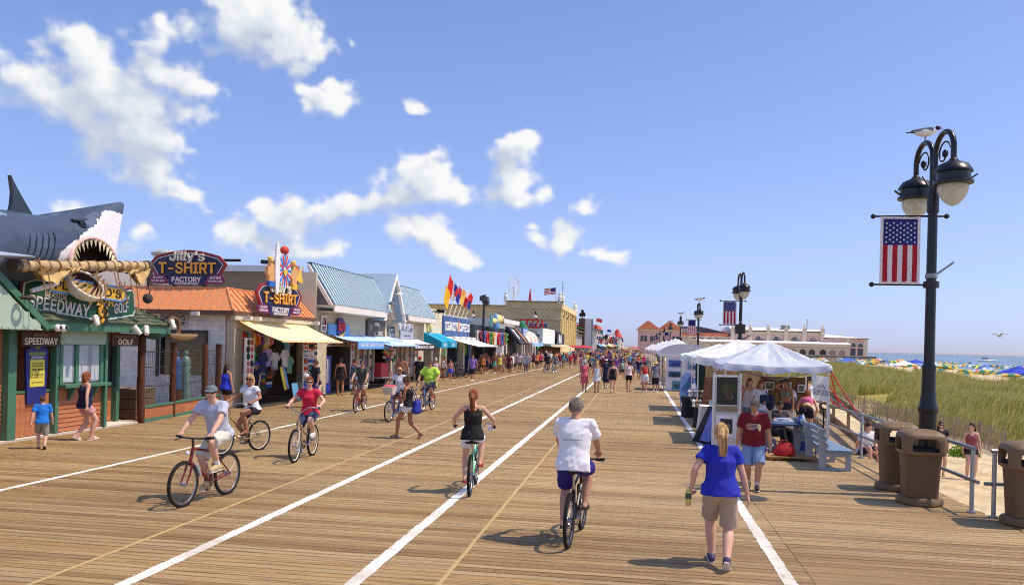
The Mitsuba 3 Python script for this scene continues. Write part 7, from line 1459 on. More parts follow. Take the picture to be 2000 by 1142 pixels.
        if kind == 'strapless' and len(top) > 2:
            rr = [ringp(P, r, f, hw * wx + .02, .125 * wx), ringp(P - EZ * top[2], r, f, hw * wx + .06, .165 * wx)]
            out['skirt'] = (cloth([m3.Manifold.hull_points(np.vstack(rr))]), M(col, .85), 50)
    if bottom:
        kind, col = bottom[0], bottom[1]; ln_ = bottom[2] if len(bottom) > 2 else .55; fl = bottom[3] if len(bottom) > 3 else .03
        if kind in ('shorts', 'swim', 'trousers'):
            ms = [m3.Manifold.hull_points(np.vstack([ringp(P + u * .11, r, f, (.13 if fem else .142) * wx + .016, .10 * wx * w ** .4 + .018), ringp(P, r, f, hw * wx + .018, .118 * wx + .018), ringp(P - u * .07, r, f, hw * wx * .95 + .014, .112 * wx + .014)]))]
            for sg in (-1, 1):
                def tube_leg(a, b, r0, r1):
                    d = unit(b - a); a1 = unit(np.cross(d, V(0, 1, .3))); b1 = np.cross(d, a1)
                    return m3.Manifold.hull_points(np.vstack([ell(a, (r0, r0, r0), _ico2), ringp(b, a1, b1, r1, r1)]))
                r0 = .088 * lr + .014
                ms.append(hullpts(ell(Hp[sg] - f * .055 * w - u * .01, (.088 * w + .012, .075 + .014, .09 + .012), _ico2)))
                ms.append(tube_leg(Hp[sg], Hp[sg] + (knee[sg] - Hp[sg]) * min(ln_, 1), r0, (.084 + (.056 - .084) * min(ln_, 1)) * lr + fl))
                if ln_ > 1: ms.append(tube_leg(knee[sg], knee[sg] + (foot[sg] - knee[sg]) * (ln_ - 1), .07 * lr, .05 * lr + fl))
            out['shorts' if ln_ <= 1 else 'trousers'] = (cloth(ms, wr=.011), M(col, .85), 50)
        elif kind == 'skirt':
            tl = ((knee[-1] + knee[1]) / 2 - P); c = P + tl * ln_
            out['skirt'] = (cloth([m3.Manifold.hull_points(np.vstack([ringp(P + u * .1, r, f, .135 * wx + .016, .11 * wx + .016), ringp(P - u * .03, r, f, hw * wx + .03, .13 * wx + .02)] + [ringp(Hp[sg] + (knee[sg] - Hp[sg]) * ln_, r, f, .10 * lr + fl, .10 * lr + fl) for sg in (-1, 1)]))]), M(col, .85), 50)
    for i, sg in enumerate((-1, 1)):
        if socks: out['sock' + ('' if i == 0 else '_001')] = (tri(capm(foot[sg] + (knee[sg] - foot[sg]) * .02, foot[sg] + (knee[sg] - foot[sg]) * .2, .042, .046)), M(socks, .9), 50)
        if shoes and lod > 0:
            t = toe[sg]; dn = unit(np.cross(np.cross(t, EZ), t)) * -1; kk, sc = shoes
            if kk == 'shoe':
                out['shoe' + ('' if i == 0 else '_001')] = (tri(m3.Manifold.hull_points(np.vstack([Q * .045 + foot[sg] + dn * .012, Q * .040 + foot[sg] - t * .05 + dn * .042, Q * .045 + foot[sg] + t * .09 + dn * .038, Q * .03 + foot[sg] + t * .175 + dn * .05])).refine_to_length(.05)), M(sc, .6), 50)
                sd_ = unit(np.cross(t, dn))
                out['shoe_sole' + ('' if i == 0 else '_001')] = (tri(m3.Manifold.hull_points(np.vstack([foot[sg] + t * a + sd_ * b + dn * (.072 + c) for a, b in ((-.09, .025), (-.09, -.025), (.1, .048), (.1, -.048), (.2, .02), (.2, -.02)) for c in (0, .014)]))), M((226, 224, 220), .7), False)
            else:
                sd_ = unit(np.cross(t, dn))
                out['sandal' + ('' if i == 0 else '_001')] = (tri(m3.Manifold.batch_boolean([m3.Manifold.hull_points(np.vstack([foot[sg] + t * a + sd_ * b + dn * (.066 + c) for a, b in ((-.09, .03), (-.09, -.03), (.1, .046), (.1, -.046), (.19, .02), (.19, -.02)) for c in (0, .018)])), m3.Manifold.hull_points(np.vstack([foot[sg] + t * (.07 + a) + sd_ * b + dn * c for a in (0, .03) for b, c in ((.047, .07), (-.047, .07), (.025, .008), (-.025, .008))]))], m3.OpType.Add)), M(sc, .7), False)
    hs, hcol = hair; hl_ = {0: 1, 1: 2, 2: 3}[lod]
    if hs != 'none': out['hair'] = (xf(hair_mesh(hs, hl_), Hm), M(HR.get(hcol, hcol), .7), 60)
    if lod == 2 and hs != 'none' and not (hat and hat[0] == 'cap'):
        rs2 = np.random.RandomState(int(abs(x) * 100) % 997); hb = HR.get(hcol, hcol)
        for nm_, fac in (('hair_strand', 1.14), ('hair_strand_001', .84)):
            qs = []
            for _ in range(110):
                a0 = rs2.uniform(2.2, 7.2) if hs in ('short', 'pony', 'bun') else rs2.uniform(0, 6.28); e0_ = rs2.uniform(.35, 1.45); e1_ = e0_ - rs2.uniform(.35, .7)
                e1_ = max(e1_, -.15); pts = []
                for tt in np.linspace(0, 1, 4):
                    e_ = e0_ + (e1_ - e0_) * tt; a_ = a0 + .25 * tt * rs2.uniform(-1, 1); d_ = V(math.cos(e_) * math.cos(a_ - 1.5708), math.cos(e_) * math.sin(a_ - 1.5708) * -1 if False else math.cos(e_) * math.sin(a_ - 1.5708), math.sin(e_))
                    pts.append(d_ * V(.0865, .1165 if d_[1] < 0 else .100, .129) + V(0, -.006, .008))
                if pts[-1][1] > .055 and pts[-1][2] < .06: continue
                qs.append(tube(pts, [.004, .006, .006, .003], 4))
            if hs == 'pony':
                for _ in range(26):
                    o_ = rs2.normal(0, .018, 3); qs.append(tube(np.array([V(0, -.135, .045), V(0, -.185, -.01), V(.012, -.185, -.13), V(.004, -.150, -.29)]) + o_ * V(1, .5, .6), [.004, .006, .006, .002], 4))
            out[nm_] = (xf(cat_(qs), Hm), M(tuple(min(250, c * fac) for c in hb), .6), False)
    if lod == 2 or shades:
        if shades: out['sunglasses'] = (cat_([xf(tri(hullpts(ell((sg * .034, .086, .012), (.029, .012, .019), _ico))), Hm) for sg in (-1, 1)] + [xf(tri(hullpts(ell((sg * .064, .07, .016), (.008, .01, .007), _ico), ell((sg * .08, .0, .014), (.006, .01, .006), _ico))), Hm) for sg in (-1, 1)] + [xf(box(-.02, .02, .088, .096, .012, .022), Hm)]), M((20, 20, 24), .15), False)
        else:
            for i, sg in enumerate((-1, 1)): out['eye' + ('' if i == 0 else '_001')] = (xf(blob((sg * .032, .078, .010), (.013, .009, .009), 1), Hm), M((42, 32, 28), .3), False)
        out['mouth'] = (xf(blob((0, .090, -.052), (.022, .008, .006), 1), Hm), M((170, 84, 80), .5), False)
    if hat:
        hk, hc_ = hat
        if hk == 'cap': out['cap'] = (xf(tri(m3.Manifold.batch_boolean([hullpts(ell((0, -.004, .035), (.092, .112, .095), _ico2)) - m3.Manifold.cube([1, 1, 1]).translate([-.5, -.5, -.97]), m3.Manifold.hull_points(np.array([[a, b, c] for a, b, c in ((-.075, .06, .04), (.075, .06, .04), (-.06, .15, .022), (.06, .15, .022), (0, .175, .02), (-.075, .06, .052), (.075, .06, .052), (-.06, .15, .034), (.06, .15, .034), (0, .175, .032))]))], m3.OpType.Add)), Hm), M(hc_, .8), 40)
        if hk == 'straw': out['hat'] = (xf(lathe([(.20, .03), (.205, .037), (.10, .06), (.095, .12), (.07, .15), (0, .155)], 18), Hm), M(hc_, .9), 40)
        if hk == 'bandana': out['bandana'] = (xf(tri(hullpts(ell((0, -.004, .035), (.090, .110, .088), _ico2)) - m3.Manifold.cube([1, 1, 1]).translate([-.5, -.5, -.965])), Hm), M(hc_, .8), 40)
    W4 = rotz(math.radians(head_deg), (x, y, z0)) @ np.diag([s, s, s, 1])
    if proto: return out
    k = thing('person', label, 'person', group)
    for nme, (mesh, mm, sm) in out.items():
        scene[f'{k}__{nme}'] = mikit.ply(xf(mesh, W4), mm, smooth=sm)
        if 'strand' in nme: labels[f'{k}__{nme}'] = {'kind': 'stuff'}
    J = {'wl': hand[-1], 'wr': hand[1], 'head': hc, 'chest': chest, 'waist': waist, 'P': P, 'el': elb[-1], 'er': elb[1]}
    return {'key': k, 'W': W4, **{a: (W4 @ np.append(b, 1))[:3] for a, b in J.items()}, 'loc': J, 'u': u, 'f': f, 'r': r}
def walk(ph, st=.30, sw=.20, **kw):
    """a step: ph > 0 left foot forward"""
    a = abs(ph); sg = 1 if ph > 0 else -1
    F, B = V(0, .26 * st / .3 * a, .085), V(0, -.30 * st / .3 * a, .08 + .07 * a)
    d = dict(P=V(0, 0, .915 - .03 * a), fl=V(-.075, 0, 0) + (F if sg > 0 else B), fr=V(.075, 0, 0) + (B if sg > 0 else F), lean=4)
    tb = V(.05, 1, -.75 * a - .1); tf = V(.05, 1, .12)
    d['tl'], d['tr'] = (tf * V(-1, 1, 1), tb) if sg > 0 else (tb * V(-1, 1, 1), tf)
    d['hl'] = V(-.27, -sw * ph + .05, .86); d['hr'] = V(.27, sw * ph + .05, .86)
    d.update(kw); return d
# ------------------------------------------------------------------ bicycles
def bicycle(label, x, y, head_deg, col, style='cruiser', lod=2, tyre=(30, 30, 32), wall=None, fork_col=None, crank=0.9, seat_z=None, grip=(24, 24, 26)):
    b = thing('bicycle', label, 'bicycle'); W = rotz(math.radians(head_deg), (x, y, 0)); R = .335
    def pp(n, mesh, m, parent=None, sm=False, kind=None): return put(n, xf(mesh, W), m, parent or b, smooth=sm, kind=kind)
    C = M(col, .3); RW, FW, BB = V(0, -.53, R), V(0, .54, R), V(0, -.09, .29)
    ns = 40 if lod == 2 else 20
    for c in (RW, FW):
        a = np.linspace(0, 2 * np.pi, ns, endpoint=False); ringpts = lambda r: np.stack([0 * a, c[1] + r * np.cos(a), c[2] + r * np.sin(a)], 1)
        wh = pp('wheel', tube(ringpts(R - .045), .012, 6, True), CHROME if wall is None else M(wall, .5))
        pp('tyre', tube(ringpts(R - .024), .0245, 8, True), M(tyre, .8), wh, True)
        if lod == 2: pp('tread', cat_([box(-.02, .02, c[1] + (R - .002) * math.cos(q) - .006, c[1] + (R - .002) * math.cos(q) + .006, c[2] + (R - .002) * math.sin(q) - .006, c[2] + (R - .002) * math.sin(q) + .006) for q in np.linspace(0, 6.28, 70)]), M(tyre, .8), wh, kind='stuff')
        pp('hub', rod(c - EX * .05, c + EX * .05, .022, 8), CHROME, wh)
        nsp = 28 if lod == 2 else 12
        pp('spoke', cat_([rod(c + V((-1) ** k * .03, .02 * math.cos(q), .02 * math.sin(q)), c + V(0, (R - .05) * math.cos(q), (R - .05) * math.sin(q)), .0016 if lod == 2 else .003, 3) for k, q in enumerate(np.arange(nsp) * 2 * np.pi / nsp)]), STEEL, wh, kind='stuff')
    sz = seat_z or (.90 if style == 'mtb' else .84)
    seat = V(0, -.28, sz); h0, h1 = V(0, .33, .86), V(0, .39, .64)
    if style == 'mtb': fr = [rod(BB, V(0, -.23, .74), .018), rod(V(0, .335, .83), V(0, -.225, .72), .019), rod(h1, BB, .022), rod(h0, h1, .024)]
    else: fr = [rod(BB, V(0, -.24, .70), .018), tube([V(0, .34, .82), V(0, .18, .66), V(0, -.05, .52), V(0, -.17, .50)], .02, 8), tube([h1, V(0, .26, .46), V(0, .08, .33), BB], .022, 8), rod(h0, h1, .024)]
    for sg in (-1, 1): fr += [rod(V(sg * .02, BB[1], BB[2]), RW + EX * sg * .055, .011, 6), rod(V(sg * .012, -.225, .68), RW + EX * sg * .055, .010, 6)]
    fk = pp('frame', cat_(fr), C, sm=40)
    F = [rod(h1 + EZ * .02, V(0, .41, .60), .02)]
    for sg in (-1, 1): F += [tube([V(sg * .045, .405, .62), V(sg * .05, .45, .48), FW + EX * sg * .05], [.017, .015, .011], 8)]
    F += [rod(V(-.05, .405, .62), V(.05, .405, .62), .018)]
    pp('fork', cat_(F), M(fork_col, .3) if fork_col else C, sm=40)
    pp('seat_post', rod(V(0, -.235, .66), V(0, -.275, sz - .03), .014), CHROME)
    pp('saddle', tri(hullpts(ell(seat + V(.07, -.08, 0), (.07, .07, .035), _ico), ell(seat + V(-.07, -.08, 0), (.07, .07, .035), _ico), ell(seat + V(0, .15, .0), (.022, .04, .025), _ico))), M((26, 26, 28), .5), sm=50)
    if style == 'mtb':
        bar = [V(0, .34, 1.0), V(0, .34, 1.0)]; sh = tube([V(-.32, .29, 1.0), V(-.12, .35, .985), V(.12, .35, .985), V(.32, .29, 1.0)], .0125, 8); st = rod(h0, V(0, .35, .985), .018)
        gp_ = {-1: (V(-.32, .29, 1.0), V(-.20, .325, .99)), 1: (V(.32, .29, 1.0), V(.20, .325, .99))}
    else:
        sh = tube([V(-.34, .06, 1.06), V(-.33, .2, 1.09), V(-.2, .33, 1.11), V(-.05, .35, 1.0), V(.05, .35, 1.0), V(.2, .33, 1.11), V(.33, .2, 1.09), V(.34, .06, 1.06)], .0115, 8); st = rod(h0, V(0, .345, 1.0), .016)
        gp_ = {-1: (V(-.34, .05, 1.06), V(-.335, .17, 1.085)), 1: (V(.34, .05, 1.06), V(.335, .17, 1.085))}
    hb = pp('handlebar', cat_([sh, st]), CHROME if style != 'mtb' else M((40, 40, 44), .4), sm=40)
    for sg in (-1, 1): pp('grip', rod(*gp_[sg], .019, 8), M(grip, .8), hb); 
    if lod == 2 and style == 'mtb':
        for sg in (-1, 1): pp('brake_lever', rod(V(sg * .2, .33, .98), V(sg * .3, .38, .95), .008, 5), BLACK, hb)
    ca = V(0, math.sin(crank), math.cos(crank)) * .165
    ck = pp('crankset', cat_([lathe([(.0, -.004), (.092, -.004), (.092, .004), (0, .004)], 20).apply_transform(frame(BB + EX * .045, EY, EZ)), rod(BB - EX * .06, BB + EX * .06, .02), rod(BB + EX * .065, BB + EX * .065 + ca, .012), rod(BB - EX * .065, BB - EX * .065 - ca, .012)]), CHROME, sm=40)
    ped = {1: BB + EX * .115 + ca, -1: BB - EX * .115 - ca}
    for sg in (-1, 1):
        pd = pp('pedal', box(ped[sg][0] - .045, ped[sg][0] + .045, ped[sg][1] - .045, ped[sg][1] + .045, ped[sg][2] - .014, ped[sg][2] + .014), BLACK, ck)
        pp('reflector', box(ped[sg][0] - .03, ped[sg][0] + .03, ped[sg][1] - .052, ped[sg][1] - .045, ped[sg][2] - .01, ped[sg][2] + .01), M((236, 110, 30), .3), pd)
    pp('chain', tube([BB + V(.045, 0, .09), RW + V(.045, 0, .04), RW + V(.045, -.03, -.01), RW + V(.045, 0, -.04), BB + V(.045, 0, -.09)], .006, 5), DARK)
    return dict(key=b, W=W, seat=seat, grips={k: (a + c) / 2 for k, (a, c) in gp_.items()}, ped=ped, style=style)
def ride(bk, lean=12, hy=0, hp=0, dz=.10, **kw):
    g, pd = bk['grips'], bk['ped']
    o = V(0, -.055, .075) if bk['style'] == 'mtb' else V(0, -.075, .055)
    return dict(abs=True, P=bk['seat'] + V(0, -.02, dz), lean=lean, fl=pd[-1] + V(0, -.07, .09), fr=pd[1] + V(0, -.07, .09), tl=V(-.05, 1, -.05), tr=V(.05, 1, -.05), hl=g[-1] + o, hr=g[1] + o, gl=.9, gr=.9, palm='down', hy=hy, hp=hp, kpole=V(0, 1, .6), el=V(-.8, -.5, -.5), er=V(.8, -.5, -.5), **kw)
# ------------------------------------------------------------------ riders in the lanes
def hdg(fr, re): d = V(*fr) - V(*re); return math.degrees(math.atan2(-d[0], d[1]))
def mid(a, b): return (V(*a) + V(*b)) / 2
TANC = (176, 150, 100)
bk = bicycle('dark red mountain bike with silver rims ridden by the man in the grey cap', -6.45, 11.28, hdg((-6.52, 10.79), (-6.42, 11.75)), (120, 24, 32), 'mtb', 2, crank=math.pi + .35)
p = person('man in grey cap, sunglasses and pale grey tee riding the dark red bike', -6.45, 11.28, hdg((-6.52, 10.79), (-6.42, 11.75)), 1.74, ride(bk, 20, hy=24), 'l', ('short', 'br'), ('tee', (186, 190, 208), .05), ('shorts', (206, 202, 190), .95, .05), ('shoe', (196, 176, 130)), w=1.06, lod=2, hat=('cap', (110, 114, 118)), shades=True, socks=(226, 226, 226))
# print on the shirt, bottle and lamp of the bike
ms = p['W'] @ np.eye(4)
bt = thing('water_bottle', 'clear water bottle in the cage of the dark red bike', 'bottle'); put('bottle', xf(rod(V(0, .17, .42), V(0, .26, .58), .035, 12), bk['W']), M((150, 160, 170), .2), bt)
put('headlight', xf(blob((.0, .46, .78), (.03, .03, .03)), bk['W']), M((236, 236, 240), .2), bk['key'])
bk = bicycle('tan step through cruiser bike ridden by the blonde woman', -8.43, 16.12, hdg((-8.6, 15.76), (-8.36, 16.49)), TANC, 'cruiser', 2, wall=(222, 214, 196), crank=-2.3)
person('blonde woman in sunglasses, white tee and dark shorts riding a tan cruiser', -8.43, 16.12, hdg((-8.6, 15.76), (-8.36, 16.49)), 1.66, ride(bk, 6, hy=22), 't', ('pony', 'bl'), ('tee', (222, 228, 238), .02), ('shorts', (40, 38, 50), .45, .02), ('sandal', (60, 40, 36)), fem=True, lod=2, shades=True)
bk = bicycle('tan and silver cruiser bike ridden by the woman in the red tee', -6.81, 15.72, hdg((-6.77, 15.12), (-6.85, 16.33)), (170, 146, 110), 'cruiser', 2, wall=(226, 220, 206), crank=2.8, fork_col=(214, 210, 200))
person('woman in red tee, sunglasses and blue denim shorts riding a cruiser bike', -6.81, 15.72, hdg((-6.77, 15.12), (-6.85, 16.33)), 1.66, ride(bk, 4, hy=18), 'l', ('short', 'rd'), ('tee', (204, 36, 66), .03), ('shorts', (52, 64, 104), .78, .03), ('shoe', (214, 214, 216)), fem=True, w=1.05, lod=2, shades=True)
bk = bicycle('mint green cruiser bike with black saddle seen from behind', -2.705, 13.32, hdg((-2.78, 13.86), (-2.66, 12.78)), (140, 214, 184), 'cruiser', 2, crank=.75 + 0, seat_z=.86)
p = person('young woman with auburn ponytail, black tank top and white shorts on the mint bike', -2.705, 13.32, hdg((-2.78, 13.86), (-2.66, 12.78)), 1.66, ride(bk, 3, hy=-8), 'l', ('pony', 'rd'), ('tank', (24, 22, 26), .07), ('shorts', (226, 230, 244), .42, .03), ('sandal', (190, 40, 60)), fem=True, lod=2, hip=1.08)
bt = thing('bike_bag', 'white phone pouch hanging from the mint bike handlebar', 'bag'); put('pouch', xf(box(.2, .3, .34, .40, .98, 1.06), bk['W']), M((226, 228, 234)), bt); put('strap', xf(rod(V(.25, .36, 1.06), V(.22, .33, 1.11), .008), bk['W']), M((226, 228, 234)), bt)
bk = bicycle('black cruiser bike with thick tyres seen from behind', -.725, 10.36, hdg((-.66, 10.95), (-.76, 9.81)), (28, 28, 32), 'mtb', 2, wall=(36, 40, 70), crank=.9, seat_z=.92)
scene_w = person('grey haired man in white tee and blue shorts riding away on the black bike', -.725, 10.36, hdg((-.66, 10.95), (-.76, 9.81)), 1.78, ride(bk, 9, hy=-14), 'm', ('short', 'sg'), ('tee', (232, 232, 240), .10, .72), ('shorts', (34, 32, 120), .8, .04), ('sandal', (52, 36, 30)), w=1.16, lod=2, shades=True)
# printed band across the back of the white shirt
q = scene_w; Wm = q['W']; lc = q['loc']['P'] + q['u'] * .27
marks = []
rs = np.random.RandomState(3)
for i in range(16):
    a = (i - 7.5) * .016; marks.append(tri(m3.Manifold.hull_points(ell(lc + q['r'] * a - q['f'] * (.176 - 1.2 * a * a), (.0055, .004, rs.uniform(.008, .014)), _oct))))
put('shirt_print', xf(cat_(marks), Wm), M((96, 110, 96), .8), q['key'], kind='stuff')
bk = bicycle('red and black mountain bike ridden by the man in the dark green tee', -9.57, 26.8, hdg((-9.5, 26.03), (-9.62, 27.56)), (150, 30, 40), 'mtb', 1, crank=2.6, fork_col=(200, 40, 50))
person('man in sunglasses, dark green tee and khaki shorts riding a red bike', -9.57, 26.8, hdg((-9.5, 26.03), (-9.62, 27.56)), 1.78, ride(bk, 10, hy=20), 'm', ('short', 'dk'), ('tee', (72, 78, 68), .08), ('shorts', (176, 164, 142), .9, .04), ('sandal', (90, 70, 56)), w=1.08, lod=1, shades=True)
bk = bicycle('blue bike with a white wicker front basket', -7.42, 24.1, hdg((-7.52, 23.35), (-7.35, 24.81)), (60, 90, 170), 'cruiser', 1, crank=2.9)
put('basket', xf(mani_b := loft([sq(.15, .0) + V(0, 0, 0), sq(.20, .24)], True), bk['W'] @ rotz(0, (0, .52, .86))), M((214, 206, 190), .9), bk['key'])
for k in range(5): put('basket_band', xf(tube(sq(.155 + .01 * k, .02 + .05 * k, n=16), .008, 5, True), bk['W'] @ rotz(0, (0, .52, .86))), M((186, 176, 158), .9), f"{bk['key']}__basket")
bt = thing('towel', 'red and white towel piled in the white bike basket', 'towel'); put('cloth', xf(blob((0, .52, 1.10), (.2, .17, .06), 2, .3), bk['W']), M((206, 90, 100), .9), bt)
person('woman in sunglasses and white V neck tee riding the bike with a basket', -7.42, 24.1, hdg((-7.52, 23.35), (-7.35, 24.81)), 1.64, ride(bk, 6, hy=14), 't', ('short', 'bl'), ('vneck', (220, 222, 234), .08), ('shorts', (30, 28, 34), .6, .02), ('shoe', (228, 228, 228)), fem=True, w=1.03, lod=1, shades=True)
bk = bicycle('silver blue cruiser bike ridden by the man in the neon tee', -7.45, 28.0, hdg((-7.5, 27.39), (-7.42, 28.5)), (90, 120, 170), 'cruiser', 1, crank=2.5, seat_z=.92)
person('heavy man in sunglasses and neon yellow green tee riding a bike', -7.45, 28.0, hdg((-7.5, 27.39), (-7.42, 28.5)), 1.82, ride(bk, 6, hy=15), 'm', ('short', 'dk'), ('tee', (190, 240, 80), .1, .8), ('shorts', (58, 58, 90), .85, .05), ('shoe', (190, 40, 56)), w=1.25, lod=1, shades=True)
for (x, y, h, col, lab, who, top, bot, fem) in ((-9.72, 70.7, 176, (40, 44, 50), 'dark bike far off beside the left lane line', 'far rider in grey tee beside the left lane line', (176, 180, 200), (120, 130, 150), False), (-7.95, 71.2, 168, (40, 50, 70), 'dark bike of the rider in black among the far pair', 'far rider in black tee on the left of the far pair', (34, 34, 40), (40, 40, 50), False), (-7.25, 71.0, 172, (150, 206, 196), 'pale teal bike of the rider in grey among the far pair', 'far rider in grey top on the right of the far pair', (120, 124, 140), (70, 70, 80), True)):
    bk = bicycle(lab, x, y, h, col, 'cruiser', 1, crank=2.2); person(who, x, y, h, 1.72, ride(bk, 6), 'm', ('short', 'br'), ('tee', top, .08), ('shorts', bot, .7, .03), None, fem=fem, lod=1)
for i, (x, y, h) in enumerate(((-13.0, 54.2, 70), (-12.9, 55.4, 80), (-12.7, 56.6, 75), (-13.2, 70.5, 80), (-13.1, 78.5, 70))):
    bicycle(f'parked dark bike, {["first", "second", "third", "fourth", "fifth"][i]} in the row by the coffee shop and golf front', x, y, h, [(40, 44, 52), (120, 126, 130), (52, 40, 40), (60, 60, 66), (46, 60, 80)][i], 'cruiser', 1)
# ------------------------------------------------------------------ walkers close by
p = person('woman with blonde ponytail in royal blue tee and khaki shorts walking away', 1.0, 9.45, -3, 1.68, walk(.95, .26, hl=V(-.33, .02, .92), hr=V(.33, .10, .80), gl=.95, gr=.15), 'l', ('pony', 'bl'), ('tee', (38, 48, 176), .05, .55), ('shorts', (176, 158, 138), .92, .035), ('shoe', (60, 52, 96)), w=1.14, fem=True, lod=2, hip=1.08)
wl = p['wl']; b = thing('drink_bottle', 'clear bottle of pale yellow drink in the hand of the woman in blue', 'bottle')
bw = wl + V(-.035, .02, -.105)
put('bottle', lathe([(0, -.13), (.032, -.125), (.036, -.04), (.036, .03), (.016, .075), (.016, .1), (0, .1)], 14, bw), M((214, 196, 110), .15), b, smooth=True); put('label', lathe([(.037, -.045), (.037, .02)], 14, bw), M((60, 90, 70), .5), b); put('cap', lathe([(.018, .09), (.018, .112), (0, .112)], 12, bw), M((236, 236, 236)), b)
p = person('grey haired man in maroon tee and denim shorts walking with head bowed', 2.12, 14.75, 172, 1.66, walk(.55, .26, hp=-32, lean=10, hl=V(-.30, .08, .80), hr=V(.30, .02, .82)), 'm', ('short', 'sg'), ('tee', (112, 20, 34), .045, .75), ('shorts', (128, 152, 190), .98, .045), ('shoe', (34, 30, 32)), w=1.2, lod=2, socks=(226, 226, 226))
Wm = p['W']; lc = p['loc']['P'] + p['u'] * .33
pr = []
for i, wd in enumerate((.17, .2, .21, .19, .12)): pr.append(xf(box(-wd / 2, wd / 2, -.002, .002, -.005, .005), Wm @ (lambda o: (o.__setitem__((slice(0, 3), 3), lc + p['f'] * (.168 + .006 * i) + p['u'] * (.045 - .025 * i) + V(.04, 0, 0)), o)[1])(np.eye(4))))
put('shirt_print', cat_(pr), M((206, 180, 176), .8), p['key'], kind='stuff')
put('shirt_emblem', xf(tri(hullpts(ell(lc - p['r'] * .095 + p['f'] * .162 - p['u'] * .03, (.028, .008, .06), _ico), ell(lc - p['r'] * .08 + p['f'] * .165 + p['u'] * .02, (.03, .008, .03), _ico))), Wm), M((226, 214, 160), .8), p['key'])
person('small boy in bright blue tee and grey camouflage shorts walking along the kiosk', -12.62, 15.35, 40, 1.16, walk(.8, .3, .3, hl=V(-.30, -.15, .84), hr=V(.29, .15, .84)), 'l', ('short', 'br'), ('tee', (32, 120, 214), .08, .7), ('shorts', (150, 148, 140), .95, .05), ('sandal', (70, 40, 50)), w=1.05, lod=2)
person('woman with short red hair in navy tank and pink shorts walking past the kiosk', -12.78, 16.9, -30, 1.63, walk(-.6, .24, hl=V(-.24, -.03, .86), lean=1), 'l', ('bob', 'rd'), ('tank', (26, 24, 60), .10), ('shorts', (206, 150, 158), .5, .035), ('sandal', (226, 220, 214)), fem=True, w=1.08, lod=2)
p = person('slim woman in black tank and white shorts crossing with a book and blue bag', -5.78, 19.85, 80, 1.64, walk(.95, .36, hp=-24, lean=5, hl=V(-.02, .26, 1.12), hr=V(.05, .27, 1.10)), 't', ('bun', 'br'), ('tank', (26, 26, 32), .03), ('shorts', (230, 228, 226), .34, .03), ('sandal', (196, 170, 140)), fem=True, w=.95, lod=2)
bt = thing('shoulder_bag', 'royal blue tote bag on the shoulder of the woman crossing', 'bag'); c = p['waist'] + V(.22, .06, -.12)
t = tri(hullpts(ell(c, (.10, .17, .12), _ico2), ell(c + V(0, 0, -.16), (.12, .2, .10), _ico2)).refine_to_length(.06)); t.vertices += (meshkit.fbm(t.vertices * 9, 3)[:, None] - .5) * .04
put('body', t, M((32, 50, 150), .7), bt, smooth=True); put('strap', tube([c + V(0, -.1, .1), p['chest'] + V(.10, -.1, .17), p['chest'] + V(.08, .1, .17), c + V(0, .12, .1)], .012, 6), M((26, 36, 110)), bt)
bkk = thing('book', 'dark open folder held by the woman crossing', 'book'); put('pages', xf(box(-.14, .14, -.1, .1, -.012, .012), frame(p['wl'] * .5 + p['wr'] * .5 + V(-.1, 0, .03), EY, V(.5, 0, .8))), M((44, 46, 64)), bkk)
# left side, by the shops
person('woman in royal blue tank and dark shorts standing at the tee shirt shop corner', -12.9, 23.6, -20, 1.66, None, 'm', ('long', 'dk'), ('tank', (44, 60, 200), .06), ('shorts', (30, 28, 44), .45, .02), ('sandal', (60, 50, 50)), fem=True, w=1.05)
person('shopper in blue cap and navy shirt inside the tee shirt shop front', -13.6, 27.1, 150, 1.62, None, 'm', ('long', 'br'), ('tee', (34, 36, 64), .08), ('shorts', (30, 30, 40), .8), ('shoe', (40, 40, 44)), fem=True, hat=('cap', (40, 70, 190)))
p = person('teenager in black sports tee holding a soccer ball by the shop', -11.6, 27.7, 140, 1.76, dict(hr=V(.20, .26, 1.08), gr=.3, hy=-30), 'm', ('short', 'br'), ('tee', (34, 38, 50), .1), ('shorts', (60, 66, 140), .9, .04), ('shoe', (226, 226, 226)))
bl = thing('soccer_ball', 'white and black soccer ball held by the teenager in black', 'ball'); c = p['wr'] + V(.02, -.12, .05); put('ball', blob(c, (.11, .11, .11), 3), M((232, 232, 232), .4), bl, smooth=True)
for d in _ico[::5]: put('patch', tri(hullpts(ell(c + d * .10, (.026, .026, .026), _ico))), M((34, 34, 38), .4), bl)
person('woman in black halter romper seen from behind by the blue vending machine', -13.2, 34.3, 20, 1.68, None, 't', ('bun', 'dk'), ('strapless', (24, 24, 28), .22), ('shorts', (24, 24, 28), .4, .04), ('sandal', (90, 60, 50)), fem=True, w=1.04)
person('woman in blue and white striped dress with hand on hip by the cafe', -12.9, 35.2, -30, 1.66, dict(hr=V(.24, .02, 1.02), er=V(1, -.3, 0)), 't', ('bun', 'dk'), ('tank', (80, 96, 130), .08), ('skirt', (120, 140, 170), .5, .03), ('sandal', (90, 60, 50)), fem=True)
person('tanned shirtless man with dark hair walking behind the cyclists', -11.2, 37.2, 176, 1.86, walk(.5), 't', ('short', 'dk'), None, ('shorts', (52, 44, 52), .85, .04), ('sandal', (50, 40, 36)), w=1.1, shades=True)
person('man in red cap and black tee walking away behind the neon rider', -11.0, 39.6, 0, 1.8, walk(-.5), 'm', ('short', 'dk'), ('tee', (26, 26, 30), .1), ('shorts', (50, 46, 52), .9, .04), ('shoe', (60, 60, 60)), w=1.08, hat=('cap', (200, 30, 44)))
